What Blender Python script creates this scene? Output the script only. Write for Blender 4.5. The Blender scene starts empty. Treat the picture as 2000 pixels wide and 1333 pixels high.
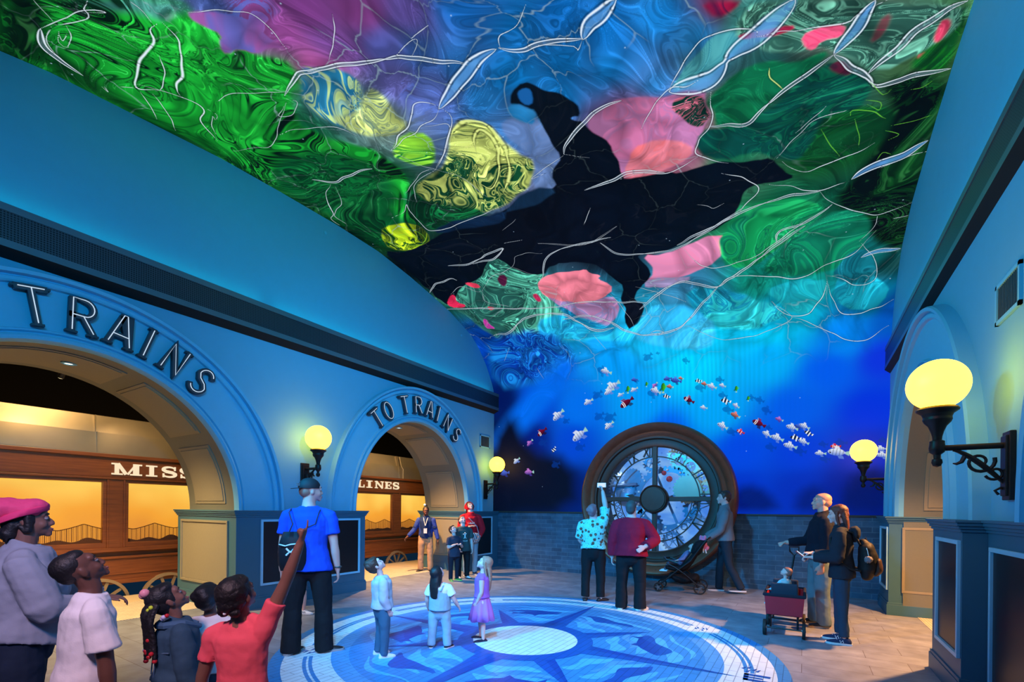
import bpy, bmesh, math, random
import numpy as np
from math import sin, cos, pi, radians, sqrt, atan2
from mathutils import Vector, Matrix, Quaternion

random.seed(7)
SC = bpy.context.scene
COL = SC.collection

# ------------------------------------------------------------------ camera
EYE = 1.55
YAW = 0.5629
cam_d = bpy.data.cameras.new('camera')
cam_d.sensor_fit = 'HORIZONTAL'
cam_d.sensor_width = 36.0
cam_d.lens = 901.2 / 2000 * 36.0
cam_d.shift_x = 0.0
cam_d.shift_y = (996.0 - 666.5) / 2000
cam_d.clip_start = 0.05
cam = bpy.data.objects.new('camera', cam_d)
COL.objects.link(cam)
f_ = Vector((-sin(YAW), cos(YAW), 0)); r_ = Vector((cos(YAW), sin(YAW), 0)); u_ = Vector((0, 0, 1))
ro = 0.0098
rr = r_ * cos(ro) + u_ * sin(ro); uu = u_ * cos(ro) - r_ * sin(ro)
cam.matrix_world = Matrix(((rr.x, uu.x, -f_.x, 0), (rr.y, uu.y, -f_.y, 0), (rr.z, uu.z, -f_.z, EYE), (0, 0, 0, 1)))
SC.camera = cam

# ------------------------------------------------------------------ exposure, world
SC.view_settings.view_transform = 'Standard'
SC.view_settings.look = 'None'
SC.view_settings.exposure = 0.0
SC.view_settings.gamma = 1.0
SC.view_settings.use_curve_mapping = False
w = bpy.data.worlds.new('world'); SC.world = w; w.use_nodes = True
w.node_tree.nodes['Background'].inputs[0].default_value = (0.01, 0.05, 0.12, 1)
w.node_tree.nodes['Background'].inputs[1].default_value = 0.3

# ------------------------------------------------------------------ lamps
def aim(o, target):
    d = Vector(target) - o.location
    o.rotation_euler = d.to_track_quat('-Z', 'Y').to_euler()
def lamp_spot(name, loc, target, color, power, size=80, blend=0.8, radius=0.25):
    l = bpy.data.lights.new(name, 'SPOT'); l.color = color; l.energy = power
    l.spot_size = radians(size); l.spot_blend = blend; l.shadow_soft_size = radius
    o = bpy.data.objects.new(name, l); COL.objects.link(o); o.location = loc; aim(o, target); return o
def lamp_area(name, loc, target, color, power, sx, sy):
    l = bpy.data.lights.new(name, 'AREA'); l.color = color; l.energy = power
    l.shape = 'RECTANGLE'; l.size = sx; l.size_y = sy
    o = bpy.data.objects.new(name, l); COL.objects.link(o); o.location = loc; aim(o, target); return o
BLUE = (0.0, 0.36, 1.0); CYAN = (0.0, 0.46, 1.0); TEAL = (0.0, 0.62, 0.72)
# added blue and teal fill spots out of view, washing the walls
lamp_spot('fill_spot', (0.9, -1.5, 4.6), (-7.2, 3.0, 2.2), BLUE, 950, 62, 0.9)
lamp_spot('fill_spot', (0.9, 2.0, 5.2), (-7.2, 7.5, 2.2), BLUE, 1150, 58, 0.9)
lamp_spot('fill_spot', (0.8, 0.2, 4.7), (-7.2, 2.2, 5.5), TEAL, 420, 70, 0.9)
lamp_spot('fill_spot', (0.8, 2.2, 4.9), (-7.2, 7.0, 5.5), TEAL, 620, 60, 0.9)
lamp_spot('fill_spot', (-6.8, 1.0, 4.8), (1.3, 6.0, 5.0), TEAL, 1300, 60, 0.9)
# added blue fill spot out of view at left, washing the right wall
lamp_spot('fill_spot', (-6.9, -0.8, 4.9), (1.3, 7.0, 2.6), BLUE, 760, 60, 0.9)
# added cyan fill spots out of view, turning the floor blue
lamp_spot('fill_spot', (-1.0, 0.4, 5.2), (-3.0, 5.6, 0), CYAN, 2500, 62, 0.9, 0.3)
lamp_spot('fill_spot', (-4.6, -0.5, 5.1), (-3.2, 8.3, 0), CYAN, 3300, 60, 0.9, 0.3)
# added rose fill spots out of view, aimed at the visitors
lamp_spot('fill_spot', (-0.6, -1.2, 4.2), (-2.9, 1.5, 1.1), (1.0, 0.60, 0.66), 650, 55, 0.9, 0.3)
lamp_spot('fill_spot', (0.6, 0.8, 5.0), (-2.6, 5.0, 0.6), (1.0, 0.55, 0.70), 420, 50, 0.9, 0.3)
lamp_spot('fill_spot', (-1.0, 1.0, 5.0), (0.2, 7.2, 0.6), (1.0, 0.55, 0.65), 150, 40, 0.9, 0.3)

# ------------------------------------------------------------------ material helpers
def new_mat(name):
    m = bpy.data.materials.new(name); m.use_nodes = True
    nt = m.node_tree; b = nt.nodes['Principled BSDF']
    return m, nt, b
def N(nt, t, **kw):
    n = nt.nodes.new(t)
    for k, v in kw.items():
        if k.startswith('i_'):
            n.inputs[int(k[2:]) if k[2:].isdigit() else k[2:].replace('_', ' ')].default_value = v
        else: setattr(n, k, v)
    return n
def srgb(r, g, b):
    f = lambda c: (c / 255 / 12.92) if c / 255 <= 0.04045 else ((c / 255 + 0.055) / 1.055) ** 2.4
    return (f(r), f(g), f(b), 1.0)
MATS = {}
def paint(name, col, rough=0.6, metal=0.0, noise=0.08, scale=6.0, bump=0.0, bscale=60.0, spec=0.5, sheen=0.0):
    """plain procedural surface: colour with a little value noise and optional grain bump"""
    if name in MATS: return MATS[name]
    m, nt, b = new_mat(name)
    b.inputs['Roughness'].default_value = rough; b.inputs['Metallic'].default_value = metal
    b.inputs['Specular IOR Level'].default_value = spec
    if sheen: b.inputs['Sheen Weight'].default_value = sheen
    tc = N(nt, 'ShaderNodeTexCoord'); no = N(nt, 'ShaderNodeTexNoise'); no.inputs['Scale'].default_value = scale
    no.inputs['Detail'].default_value = 3
    mp = N(nt, 'ShaderNodeMapRange'); mp.inputs[3].default_value = 1 - noise; mp.inputs[4].default_value = 1 + noise
    mx = N(nt, 'ShaderNodeMix', data_type='RGBA', blend_type='MULTIPLY'); mx.inputs[0].default_value = 1
    mx.inputs[6].default_value = (col[0], col[1], col[2], 1)
    nt.links.new(tc.outputs['Object'], no.inputs['Vector']); nt.links.new(no.outputs[0], mp.inputs[0])
    nt.links.new(mp.outputs[0], mx.inputs[7]); nt.links.new(mx.outputs[2], b.inputs['Base Color'])
    if bump:
        n2 = N(nt, 'ShaderNodeTexNoise'); n2.inputs['Scale'].default_value = bscale; n2.inputs['Detail'].default_value = 4
        bp = N(nt, 'ShaderNodeBump'); bp.inputs['Strength'].default_value = bump; bp.inputs['Distance'].default_value = 0.01
        nt.links.new(tc.outputs['Object'], n2.inputs['Vector']); nt.links.new(n2.outputs[0], bp.inputs['Height'])
        nt.links.new(bp.outputs[0], b.inputs['Normal'])
    MATS[name] = m; return m
def glow(name, col, strength=1.0):
    if name in MATS: return MATS[name]
    m, nt, b = new_mat(name)
    b.inputs['Base Color'].default_value = (0.02, 0.02, 0.02, 1)
    b.inputs['Emission Color'].default_value = (col[0], col[1], col[2], 1); b.inputs['Emission Strength'].default_value = strength
    MATS[name] = m; return m

# ------------------------------------------------------------------ mesh helpers
class MB:
    def __init__(s): s.v = []; s.f = []; s.mi = []
    def add(s, vs, fs, mi=0):
        o = len(s.v); s.v += [tuple(v) for v in vs]; s.f += [tuple(i + o for i in f) for f in fs]; s.mi += [mi] * len(fs)
    def box(s, x0, x1, y0, y1, z0, z1, mi=0):
        s.add([(x0, y0, z0), (x1, y0, z0), (x1, y1, z0), (x0, y1, z0), (x0, y0, z1), (x1, y0, z1), (x1, y1, z1), (x0, y1, z1)],
              [(0, 3, 2, 1), (4, 5, 6, 7), (0, 1, 5, 4), (1, 2, 6, 5), (2, 3, 7, 6), (3, 0, 4, 7)], mi)
    def obox(s, c, ax, ay, az, mi=0):
        """oriented box: centre and three half-extent vectors"""
        c, ax, ay, az = map(Vector, (c, ax, ay, az)); vs = []
        for k in (-1, 1):
            for j, i in ((-1, -1), (-1, 1), (1, 1), (1, -1)): vs.append(c + i * ax + j * ay + k * az)
        s.add(vs, [(0, 3, 2, 1), (4, 5, 6, 7), (0, 1, 5, 4), (1, 2, 6, 5), (2, 3, 7, 6), (3, 0, 4, 7)], mi)
    def grid(s, rows, closed_u=False, closed_v=False, cap=False, mi=0):
        """rows: list of rings (lists of points)"""
        n = len(rows[0]); m = len(rows); vs = [p for r in rows for p in r]; fs = []
        for i in range(m if closed_v else m - 1):
            i2 = (i + 1) % m
            for j in range(n if closed_u else n - 1):
                j2 = (j + 1) % n
                fs.append((i * n + j, i * n + j2, i2 * n + j2, i2 * n + j))
        if cap and closed_u:
            fs.append(tuple(range(n - 1, -1, -1))); fs.append(tuple((m - 1) * n + j for j in range(n)))
        s.add(vs, fs, mi)
    def tube(s, pts, rad, seg=8, closed=False, mi=0):
        """round tube through pts; rad a number or a list"""
        pts = [Vector(p) for p in pts]; n = len(pts)
        if not hasattr(rad, '__len__'): rad = [rad] * n
        rows = []; up = None
        for i, p in enumerate(pts):
            if closed: t = pts[(i + 1) % n] - pts[i - 1]
            else: t = pts[min(i + 1, n - 1)] - pts[max(i - 1, 0)]
            if t.length < 1e-9: t = Vector((0, 0, 1))
            t.normalize()
            if up is None:
                up = Vector((0, 0, 1)) if abs(t.z) < 0.9 else Vector((1, 0, 0))
            a = up - t * up.dot(t)
            if a.length < 1e-6: a = t.orthogonal()
            a.normalize(); b = t.cross(a); up = a
            rows.append([p + (a * cos(2 * pi * k / seg) + b * sin(2 * pi * k / seg)) * rad[i] for k in range(seg)])
        s.grid(rows, closed_u=True, closed_v=closed, cap=not closed, mi=mi)
    def lathe(s, prof, c=(0, 0, 0), axis='z', seg=24, mi=0, sx=1.0, sy=1.0):
        """prof: list of (radius, height)"""
        rows = []
        for r, h in prof:
            ring = []
            for k in range(seg):
                a = 2 * pi * k / seg; x, y = r * cos(a) * sx, r * sin(a) * sy
                if axis == 'z': q = (x, y, h)
                elif axis == 'y': q = (x, -h, y)
                else: q = (h, x, y)
                ring.append((q[0] + c[0], q[1] + c[1], q[2] + c[2]))
            rows.append(ring)
        s.grid(rows, closed_u=True, cap=True, mi=mi)
    def sphere(s, c, rx, ry=None, rz=None, seg=20, rings=12, mi=0, cut=(0, pi)):
        ry = rx if ry is None else ry; rz = rx if rz is None else rz
        rows = []
        for i in range(rings + 1):
            t = cut[0] + (cut[1] - cut[0]) * i / rings
            st = max(sin(t), 1e-3)
            rows.append([(c[0] + rx * st * cos(2 * pi * k / seg), c[1] + ry * st * sin(2 * pi * k / seg), c[2] - rz * cos(t)) for k in range(seg)])
        s.grid(rows, closed_u=True, cap=True, mi=mi)
    def prism(s, poly, fn, d0, d1, mi=0):
        """extrude a 2D polygon: fn(a, b, d) -> point"""
        n = len(poly); vs = [fn(a, b, d0) for a, b in poly] + [fn(a, b, d1) for a, b in poly]
        fs = [tuple(range(n - 1, -1, -1)), tuple(range(n, 2 * n))] + [(i, (i + 1) % n, n + (i + 1) % n, n + i) for i in range(n)]
        s.add(vs, fs, mi)
    def build(s, name, mats, parent=None, smooth=False, bevel=0, angle=40, fixn=True):
        me = bpy.data.meshes.new(name); me.from_pydata(s.v, [], s.f)
        if not isinstance(mats, (list, tuple)): mats = [mats]
        for m in mats: me.materials.append(m)
        if len(mats) > 1: me.polygons.foreach_set('material_index', s.mi)
        if fixn:
            bm = bmesh.new(); bm.from_mesh(me); bmesh.ops.recalc_face_normals(bm, faces=bm.faces); bm.to_mesh(me); bm.free()
        if smooth:
            me.polygons.foreach_set('use_smooth', [True] * len(me.polygons))
            if angle < 180:
                bm = bmesh.new(); bm.from_mesh(me)
                for e in bm.edges:
                    if len(e.link_faces) == 2 and e.calc_face_angle(0) > radians(angle): e.smooth = False
                bm.to_mesh(me); bm.free()
        me.update()
        o = bpy.data.objects.new(name, me); COL.objects.link(o)
        if parent is not None: o.parent = parent
        if bevel:
            md = o.modifiers.new('bevel', 'BEVEL'); md.width = bevel; md.segments = 2; md.limit_method = 'ANGLE'
        return o
def tag(o, label=None, cat=None, group=None, kind=None):
    if label: o['label'] = label
    if cat: o['category'] = cat
    if group: o['group'] = group
    if kind: o['kind'] = kind
    return o
def empty(name, loc=(0, 0, 0), rz=0.0, label=None, cat=None, group=None):
    o = bpy.data.objects.new(name, None); COL.objects.link(o); o.location = loc; o.rotation_euler = (0, 0, rz)
    o.empty_display_size = 0.1
    return tag(o, label, cat, group)
def struct(mb, name, mats, **kw):
    return tag(mb.build(name, mats, **kw), kind='structure')

# ------------------------------------------------------------------ materials of the room
WALL = paint('wall_paint', (0.15, 0.42, 0.60), 0.6, noise=0.03, spec=0.25, bump=0.05, bscale=220)
TRIM = paint('trim_paint', (0.17, 0.51, 0.72), 0.55, noise=0.03, spec=0.25)
PANELP = paint('panel_paint', (0.25, 0.24, 0.17), 0.6, noise=0.06, scale=40)
SOFFIT = paint('soffit_paint', (0.15, 0.17, 0.14), 0.55, noise=0.05, scale=40)
WAIN = paint('wainscot_paint', (0.04, 0.14, 0.21), 0.5, noise=0.04)
BLACKP = paint('black_panel', (0.004, 0.004, 0.006), 0.35, noise=0.2, scale=200)
FRAME = paint('frame_trim', (0.30, 0.62, 0.80), 0.4)
DARK = paint('dark_void', (0.004, 0.004, 0.005), 0.9)
CORN = paint('cornice_metal', (0.11, 0.17, 0.20), 0.35, metal=0.3)
IRON = paint('cast_iron', (0.035, 0.02, 0.018), 0.45, metal=0.6, noise=0.2, scale=30)
def perforated():
    m, nt, b = new_mat('perforated_metal')
    tc = N(nt, 'ShaderNodeTexCoord'); mp = N(nt, 'ShaderNodeMapping'); mp.inputs['Scale'].default_value = (1, 40, 40)
    v = N(nt, 'ShaderNodeTexVoronoi'); v.inputs['Scale'].default_value = 1; v.inputs['Randomness'].default_value = 0
    cr = N(nt, 'ShaderNodeValToRGB'); cr.color_ramp.elements[0].position = 0.25; cr.color_ramp.elements[1].position = 0.35
    cr.color_ramp.elements[0].color = (0.002, 0.002, 0.004, 1); cr.color_ramp.elements[1].color = (0.05, 0.07, 0.09, 1)
    nt.links.new(tc.outputs['Object'], mp.inputs[0]); nt.links.new(mp.outputs[0], v.inputs['Vector'])
    nt.links.new(v.outputs['Distance'], cr.inputs[0]); nt.links.new(cr.outputs[0], b.inputs['Base Color'])
    b.inputs['Roughness'].default_value = 0.4; b.inputs['Metallic'].default_value = 0.4
    return m
PERF = perforated()
def brick_mat(name, c1, c2, mortar, sc, bw, rh, ms, coords='YZ', rough=0.6, bump=0.4, noise=0.25, offset=0.5, spec=0.5):
    m, nt, b = new_mat(name)
    tc = N(nt, 'ShaderNodeTexCoord'); sp = N(nt, 'ShaderNodeSeparateXYZ'); cb = N(nt, 'ShaderNodeCombineXYZ')
    nt.links.new(tc.outputs['Object'], sp.inputs[0])
    nt.links.new(sp.outputs['XYZ'.index(coords[0])], cb.inputs[0]); nt.links.new(sp.outputs['XYZ'.index(coords[1])], cb.inputs[1])
    br = N(nt, 'ShaderNodeTexBrick'); br.offset = offset
    br.inputs['Color1'].default_value = c1; br.inputs['Color2'].default_value = c2; br.inputs['Mortar'].default_value = mortar
    br.inputs['Scale'].default_value = sc; br.inputs['Brick Width'].default_value = bw; br.inputs['Row Height'].default_value = rh
    br.inputs['Mortar Size'].default_value = ms; br.inputs['Mortar Smooth'].default_value = 0.1
    no = N(nt, 'ShaderNodeTexNoise'); no.inputs['Scale'].default_value = 5; no.inputs['Detail'].default_value = 5
    mr = N(nt, 'ShaderNodeMapRange'); mr.inputs[1].default_value = 0.3; mr.inputs[2].default_value = 0.7
    mr.inputs[3].default_value = 1 - noise; mr.inputs[4].default_value = 1 + noise
    mx = N(nt, 'ShaderNodeMix', data_type='RGBA', blend_type='MULTIPLY'); mx.inputs[0].default_value = 1
    nt.links.new(cb.outputs[0], br.inputs['Vector']); nt.links.new(tc.outputs['Object'], no.inputs['Vector'])
    nt.links.new(no.outputs[0], mr.inputs[0]); nt.links.new(br.outputs[0], mx.inputs[6]); nt.links.new(mr.outputs[0], mx.inputs[7])
    nt.links.new(mx.outputs[2], b.inputs['Base Color'])
    if bump:
        bp = N(nt, 'ShaderNodeBump'); bp.inputs['Strength'].default_value = bump; bp.inputs['Distance'].default_value = 0.01; bp.invert = True
        nt.links.new(br.outputs['Fac'], bp.inputs['Height']); nt.links.new(bp.outputs[0], b.inputs['Normal'])
    b.inputs['Roughness'].default_value = rough; b.inputs['Specular IOR Level'].default_value = spec
    return m
BRICK = brick_mat('glazed_brick', (0.05, 0.12, 0.19, 1), (0.025, 0.07, 0.12, 1), (0.08, 0.16, 0.22, 1), 1, 0.30, 0.10, 0.006, 'XZ', 0.45)
PLANK = brick_mat('plank_tile', (0.22, 0.26, 0.32, 1), (0.17, 0.20, 0.26, 1), (0.08, 0.08, 0.09, 1), 1, 0.92, 0.31, 0.003, 'XY', 0.5, 0.2, 0.22, 0.37)
RIB = brick_mat('ribbed_tile', (0.72, 0.66, 0.52, 1), (0.66, 0.6, 0.48, 1), (0.30, 0.26, 0.2, 1), 1, 0.035, 0.035, 0.004, 'XY', 0.5, 0.5, 0.1, 0.0)

# ------------------------------------------------------------------ room numbers (metres, from the photograph's perspective)
XL, XR, YB, YN = -7.2, 1.28, 10.44, -2.6
WZ = 1.5
ARCH1 = dict(yc=1.80, z0=1.5, a=1.82, b=1.87, A=2.54, B=2.62)
ARCH2 = dict(yc=7.48, z0=1.5, a=1.70, b=1.93, A=2.30, B=2.68)
ARCHR2 = dict(yc=7.60, z0=1.5, a=1.42, b=1.80, A=2.40, B=2.50)
ARCHR1 = dict(yc=1.75, z0=1.5, a=1.70, b=1.87, A=2.50, B=2.50)
SCREEN_L = [(10.44, 1.51), (10.44, 4.60), (10.40, 4.84), (10.25, 5.10), (10.06, 5.39), (9.70, 5.77), (9.37, 5.99), (8.56, 6.28), (7.84, 6.43), (7.2, 6.55), (6.34, 6.67), (5.38, 6.69), (4.3, 6.66), (3.4, 6.62), (2.6, 6.53), (1.6, 6.42), (0.9, 6.27), (0.0, 6.02), (-1.2, 5.6), (-2.6, 5.0)]
SCREEN_R = [(10.44, 1.51), (10.44, 4.25), (10.40, 4.46), (10.30, 4.79), (10.12, 5.10), (9.75, 5.50), (9.375, 5.76), (8.66, 6.00), (7.9, 6.10), (7.2, 6.18), (6.34, 6.24), (5.38, 6.25), (4.3, 6.24), (3.4, 6.22), (2.6, 6.15), (1.6, 6.05), (0.9, 5.95), (0.0, 5.75), (-1.2, 5.35), (-2.6, 4.8)]

def ell(c, a, b, t): return (c['yc'] + a * cos(t), c['z0'] + b * sin(t))
def side_wall(name, x, xo, arches, top, mat, upper=True):
    """wall sheet with arched openings, xo = direction of its thickness"""
    mb = MB(); cur = YN
    def quad(ya, yb, za0, zb0): mb.add([(x, ya, za0), (x, yb, zb0), (x, yb, top), (x, ya, top)], [(0, 1, 2, 3)])
    for c in sorted(arches, key=lambda q: q['yc']):
        P = [ell(c, c['a'], c['b'], pi - pi * k / 48) for k in range(49)]
        if P[0][0] > cur: quad(cur, P[0][0], 0, 0)
        for p, q in zip(P, P[1:]):
            if q[0] <= YN: continue
            quad(max(p[0], YN), q[0], p[1], q[1])
        cur = P[-1][0]
    quad(cur, YB, 0, 0)
    return struct(mb, name, mat)
side_wall('wall_left', XL, -1, [ARCH1, ARCH2], 4.4, WALL)
side_wall('wall_right', XR, 1, [ARCHR1, ARCHR2], 4.3, WALL)
for nm, x, prof, z0 in (('wall_left_upper', XL, SCREEN_L, 4.4), ('wall_right_upper', XR, SCREEN_R, 4.3)):
    mb = MB(); up = [(y, max(z, z0)) for y, z in prof if z > z0]
    n = len(up); rows = [[(x, y, z0) for y, z in up], [(x, y, z) for y, z in up]]
    mb.grid(rows); mb.add([(x, YB, z0), (x, YB, up[0][1]), (x, up[0][0], up[0][1]), (x, up[0][0], z0)], [(0, 1, 2, 3)])
    struct(mb, nm, WALL)
# floor slab, platform floors behind the left arches, rear wall behind the camera
mb = MB(); mb.box(XL - 1.0, XR + 0.25, YN, YB + 0.1, -0.1, 0.0); struct(mb, 'floor', PLANK)
mb = MB(); mb.box(-9.86, XL - 1.0, YN, 16.0, -0.1, 0.0); mb.box(XR + .25, 5.0, YN, YB + .1, -0.1, 0.0); struct(mb, 'floor_passage', paint('platform_floor', (0.62, 0.52, 0.36), 0.45, noise=0.12, scale=3))
mb = MB()
mb.box(-9.1, -7.75, 0.02, 3.60, 0.0, 0.006); mb.box(-9.1, -7.75, 5.8, 9.16, 0.0, 0.006); mb.box(1.45, 2.6, 5.9, 9.1, 0.0, 0.006)
struct(mb, 'floor_ribbed_tile', RIB)
mb = MB(); mb.box(XL, XR, YN - .1, YN, 0, 4.8); struct(mb, 'wall_rear', WALL)

# soffits and jambs of the arched passages
def passage(name, c, x0, x1, sgn):
    """intrados from x0 (room face) to x1, raised panels, jambs"""
    mb = MB(); n = 48
    ts = [pi * k / n for k in range(n + 1)]
    path = [(c['yc'] + c['a'], 0.0)] + [ell(c, c['a'], c['b'], t) for t in ts] + [(c['yc'] - c['a'], 0.0)]
    mb.grid([[(x0, y, z) for y, z in path], [(x1, y, z) for y, z in path]], mi=0)
    # panels between ribs
    for t0, t1 in ((3, 31), (37, 65), (71, 109), (115, 143), (149, 177)):
        t0, t1 = radians(t0), radians(t1); m = 10
        xa, xb = x0 + (x1 - x0) * 0.16, x0 + (x1 - x0) * 0.84
        for inset, h in ((0, 0.012), (0.045, 0.022)):
            rows = []; sg = 1 if xb > xa else -1
            ta, tb = t0 + inset / c['b'], t1 - inset / c['b']
            for k in range(m + 1):
                t = ta + (tb - ta) * k / m
                y, z = ell(c, c['a'] - h, c['b'] - h, t); y2, z2 = ell(c, c['a'] + .01, c['b'] + .01, t)
                rows.append([(xa + inset * sg, y2, z2), (xa + inset * sg, y, z), (xb - inset * sg, y, z), (xb - inset * sg, y2, z2)])
            mb.grid(rows, mi=1)
            for r in (rows[0], rows[-1]): mb.add(r, [(0, 1, 2, 3)], 1)
    return struct(mb, name, [SOFFIT, PANELP], smooth=True, angle=20)
passage('wall_arch_soffit', ARCH1, XL, -8.60, -1)
passage('wall_arch_soffit', ARCH2, XL, -8.52, -1)
passage('wall_arch_soffit', ARCHR1, XR, 2.70, 1)
passage('wall_arch_soffit', ARCHR2, XR, 2.70, 1)

# archivolts: a moulded band swept round each arch
PROF = [(0, 0.0), (0, .06), (.025, .105), (.07, .115), (.10, .10), (.115, .06), (.13, .06), (.15, .085), (.175, .085), (.195, .04), (.80, .04), (.815, .075), (.84, .085), (.885, .085), (.905, .06), (.92, .06), (.935, .12), (.985, .13), (1.0, .11), (1.0, 0)]
def archivolt(name, c, x, sgn, mat):
    mb = MB(); n = 56; rows = []
    for wf, pr in PROF:
        row = []
        for k in range(n + 1):
            t = pi * k / n
            yi, zi = ell(c, c['a'], c['b'], t); yo, zo = ell(c, c['A'], c['B'], t)
            row.append((x + sgn * pr, yi + (yo - yi) * wf, zi + (zo - zi) * wf))
        rows.append(row)
    mb.grid(rows)
    return struct(mb, name, mat, smooth=True, angle=25)
archivolt('trim_arch_left_near', ARCH1, XL, 1, TRIM); archivolt('trim_arch_left_far', ARCH2, XL, 1, TRIM)
archivolt('trim_arch_right_near', ARCHR1, XR, -1, TRIM); archivolt('trim_arch_right_far', ARCHR2, XR, -1, TRIM)

# pedestals (panelled wainscot blocks that the arches stand on)
def frame_panel(mb, plane, p, a0, a1, z0, z1, out, w=0.035, d=0.025, mi_frame=1, mi_panel=2):
    """raised frame with a panel; plane 'x' at x=p spanning y, or 'y' at y=p spanning x; out = +1/-1"""
    def B(u0, u1, v0, v1, t0, t1, mi):
        lo, hi = sorted((p + out * t0, p + out * t1))
        if plane == 'x': mb.box(lo, hi, min(u0, u1), max(u0, u1), v0, v1, mi)
        else: mb.box(min(u0, u1), max(u0, u1), lo, hi, v0, v1, mi)
    B(a0, a1, z1 - w, z1, 0, d, mi_frame); B(a0, a1, z0, z0 + w, 0, d, mi_frame)
    B(a0, a0 + w, z0 + w, z1 - w, 0, d, mi_frame); B(a1 - w, a1, z0 + w, z1 - w, 0, d, mi_frame)
    B(a0 + w, a1 - w, z0 + w, z1 - w, 0, 0.006, mi_panel)
def pedestal(name, x0, x1, y0, y1, fronts, sides, cap=0.04, base=0.19, sidemat=3):
    """x0..x1, y0..y1 footprint. fronts: list of (side, y-range) ; sides: list of ('y', yplane, out, xa, xb)"""
    mb = MB()
    mb.box(x0, x1, y0, y1, 0, WZ - 0.05, 0)
    for h0, h1, o in ((WZ - .10, WZ - .075, .014), (WZ - .075, WZ - .05, .026), (WZ - .05, WZ - .022, cap), (WZ - .022, WZ, cap + .012)):
        mb.box(x0 - o, x1 + o, y0 - o, y1 + o, h0, h1, 0)
    mb.box(x0 - .022, x1 + .022, y0 - .022, y1 + .022, 0, base - .03, 0)
    mb.box(x0 - .014, x1 + .014, y0 - .014, y1 + .014, base - .03, base, 0)
    for side, a0, a1, z0, z1 in fronts:
        frame_panel(mb, 'x', x1 if side > 0 else x0, a0, a1, z0, z1, side, mi_frame=1, mi_panel=2)
    for plane, out, a0, a1, z0, z1 in sides:
        frame_panel(mb, 'y', plane, a0, a1, z0, z1, out, mi_frame=3, mi_panel=3)
    return struct(mb, name, [WAIN, FRAME, BLACKP, PANELP], bevel=0.004)
pedestal('trim_wainscot_left_middle', -8.90, -7.04, 3.57, 5.93, [(1, 3.93, 5.80, .34, 1.36)], [(3.57, -1, -8.75, -7.25, .34, 1.34), (5.93, 1, -8.75, -7.25, .34, 1.34)])
pedestal('trim_wainscot_left_far', -8.64, -7.04, 9.10, YB, [(1, 9.40, 10.15, .36, 1.36)], [(9.10, -1, -8.5, -7.3, .36, 1.34)])
pedestal('trim_wainscot_left_near', -8.90, -7.04, YN, 0.04, [(1, -1.9, -.2, .34, 1.36)], [])
pedestal('trim_wainscot_right_pilaster', 1.11, 2.70, 5.20, 6.20, [(-1, 5.20 + .02, 5.98, .35, 1.33)], [])
pedestal('trim_wainscot_right_far', 1.11, 2.70, 9.04, 9.98, [(-1, 9.06, 9.82, .375, 1.34)], [(9.04, -1, 1.265, 2.55, .35, 1.335)])
pedestal('trim_wainscot_right_recess', 1.262, 2.70, 3.30, 5.19, [(-1, 3.5, 5.08, .2, 1.29)], [])
pedestal('trim_wainscot_right_near', 1.11, 2.70, YN, 0.06, [], [])
# ------------------------------------------------------------------ cornices
def cornice(name, xw, xf, zb, zt, sgn):
    mb = MB(); y0, y1 = YN, YB - 0.005
    def B(xa, xb, z0, z1, mi): mb.box(min(xa, xb), max(xa, xb), y0, y1, z0, z1, mi)
    B(xw, xf - sgn * .02, zb + .01, zt - .01, 0)
    h = zt - zb
    B(xf - sgn * .03, xf, zb, zb + h * .17, 0); B(xf - sgn * .03, xf, zt - h * .17, zt, 0)
    B(xf - sgn * .03, xf - sgn * .008, zb + h * .17, zt - h * .17, 1)
    # sloped cornice underside, black to put the shade there into the colour
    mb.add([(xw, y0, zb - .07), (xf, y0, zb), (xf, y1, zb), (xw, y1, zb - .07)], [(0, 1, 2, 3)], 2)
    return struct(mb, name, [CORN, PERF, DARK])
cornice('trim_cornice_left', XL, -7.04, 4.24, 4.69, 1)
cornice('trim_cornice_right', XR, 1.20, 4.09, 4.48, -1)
# blue uplights behind the cornice lips, washing the upper walls
for x, z, dx in ((-7.10, 4.72, .3), (1.24, 4.52, -.3)):
    for y, ln in ((1.0, 6.0), (7.2, 6.0)):
        l = lamp_area('cove_lamp', (x, y, z), (x, y, z + 3), TEAL, 4, .05, ln); l.rotation_euler = (pi, radians(8 if dx < 0 else -8), 0)

# ------------------------------------------------------------------ back wall: brick dado, clock opening
CX, CZ, CR = -2.81, 1.815, 1.70
HOLE = 1.42
def back_brick():
    mb = MB(); y = YB; n = 48
    x0, x1, zt = XL - .05, XR + .05, 1.49
    def quad(xa, xb, a0, b0, a1, b1): mb.add([(xa, y, a0), (xb, y, b0), (xb, y, b1), (xa, y, a1)], [(0, 1, 2, 3)])
    quad(x0, CX - HOLE, 0, 0, zt, zt); quad(CX + HOLE, x1, 0, 0, zt, zt)
    for k in range(96):
        xa, xb = CX - HOLE + 2 * HOLE * k / 96, CX - HOLE + 2 * HOLE * (k + 1) / 96
        za, zb = (CZ - sqrt(max(HOLE ** 2 - (q - CX) ** 2, 0)) for q in (xa, xb))
        quad(xa, xb, 0, 0, min(za, zt), min(zb, zt))
    struct(mb, 'wall_back', BRICK)
    mb = MB()
    sx = sqrt(HOLE * HOLE - (1.5 - CZ) ** 2)
    for xa, xb in ((XL, CX - sx), (CX + sx, XR)): mb.box(xa, xb, y - .035, y + .01, 1.475, 1.51)
    struct(mb, 'trim_brick_cap', paint('brick_cap', (0.03, 0.035, 0.03), 0.5))
back_brick()

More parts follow.
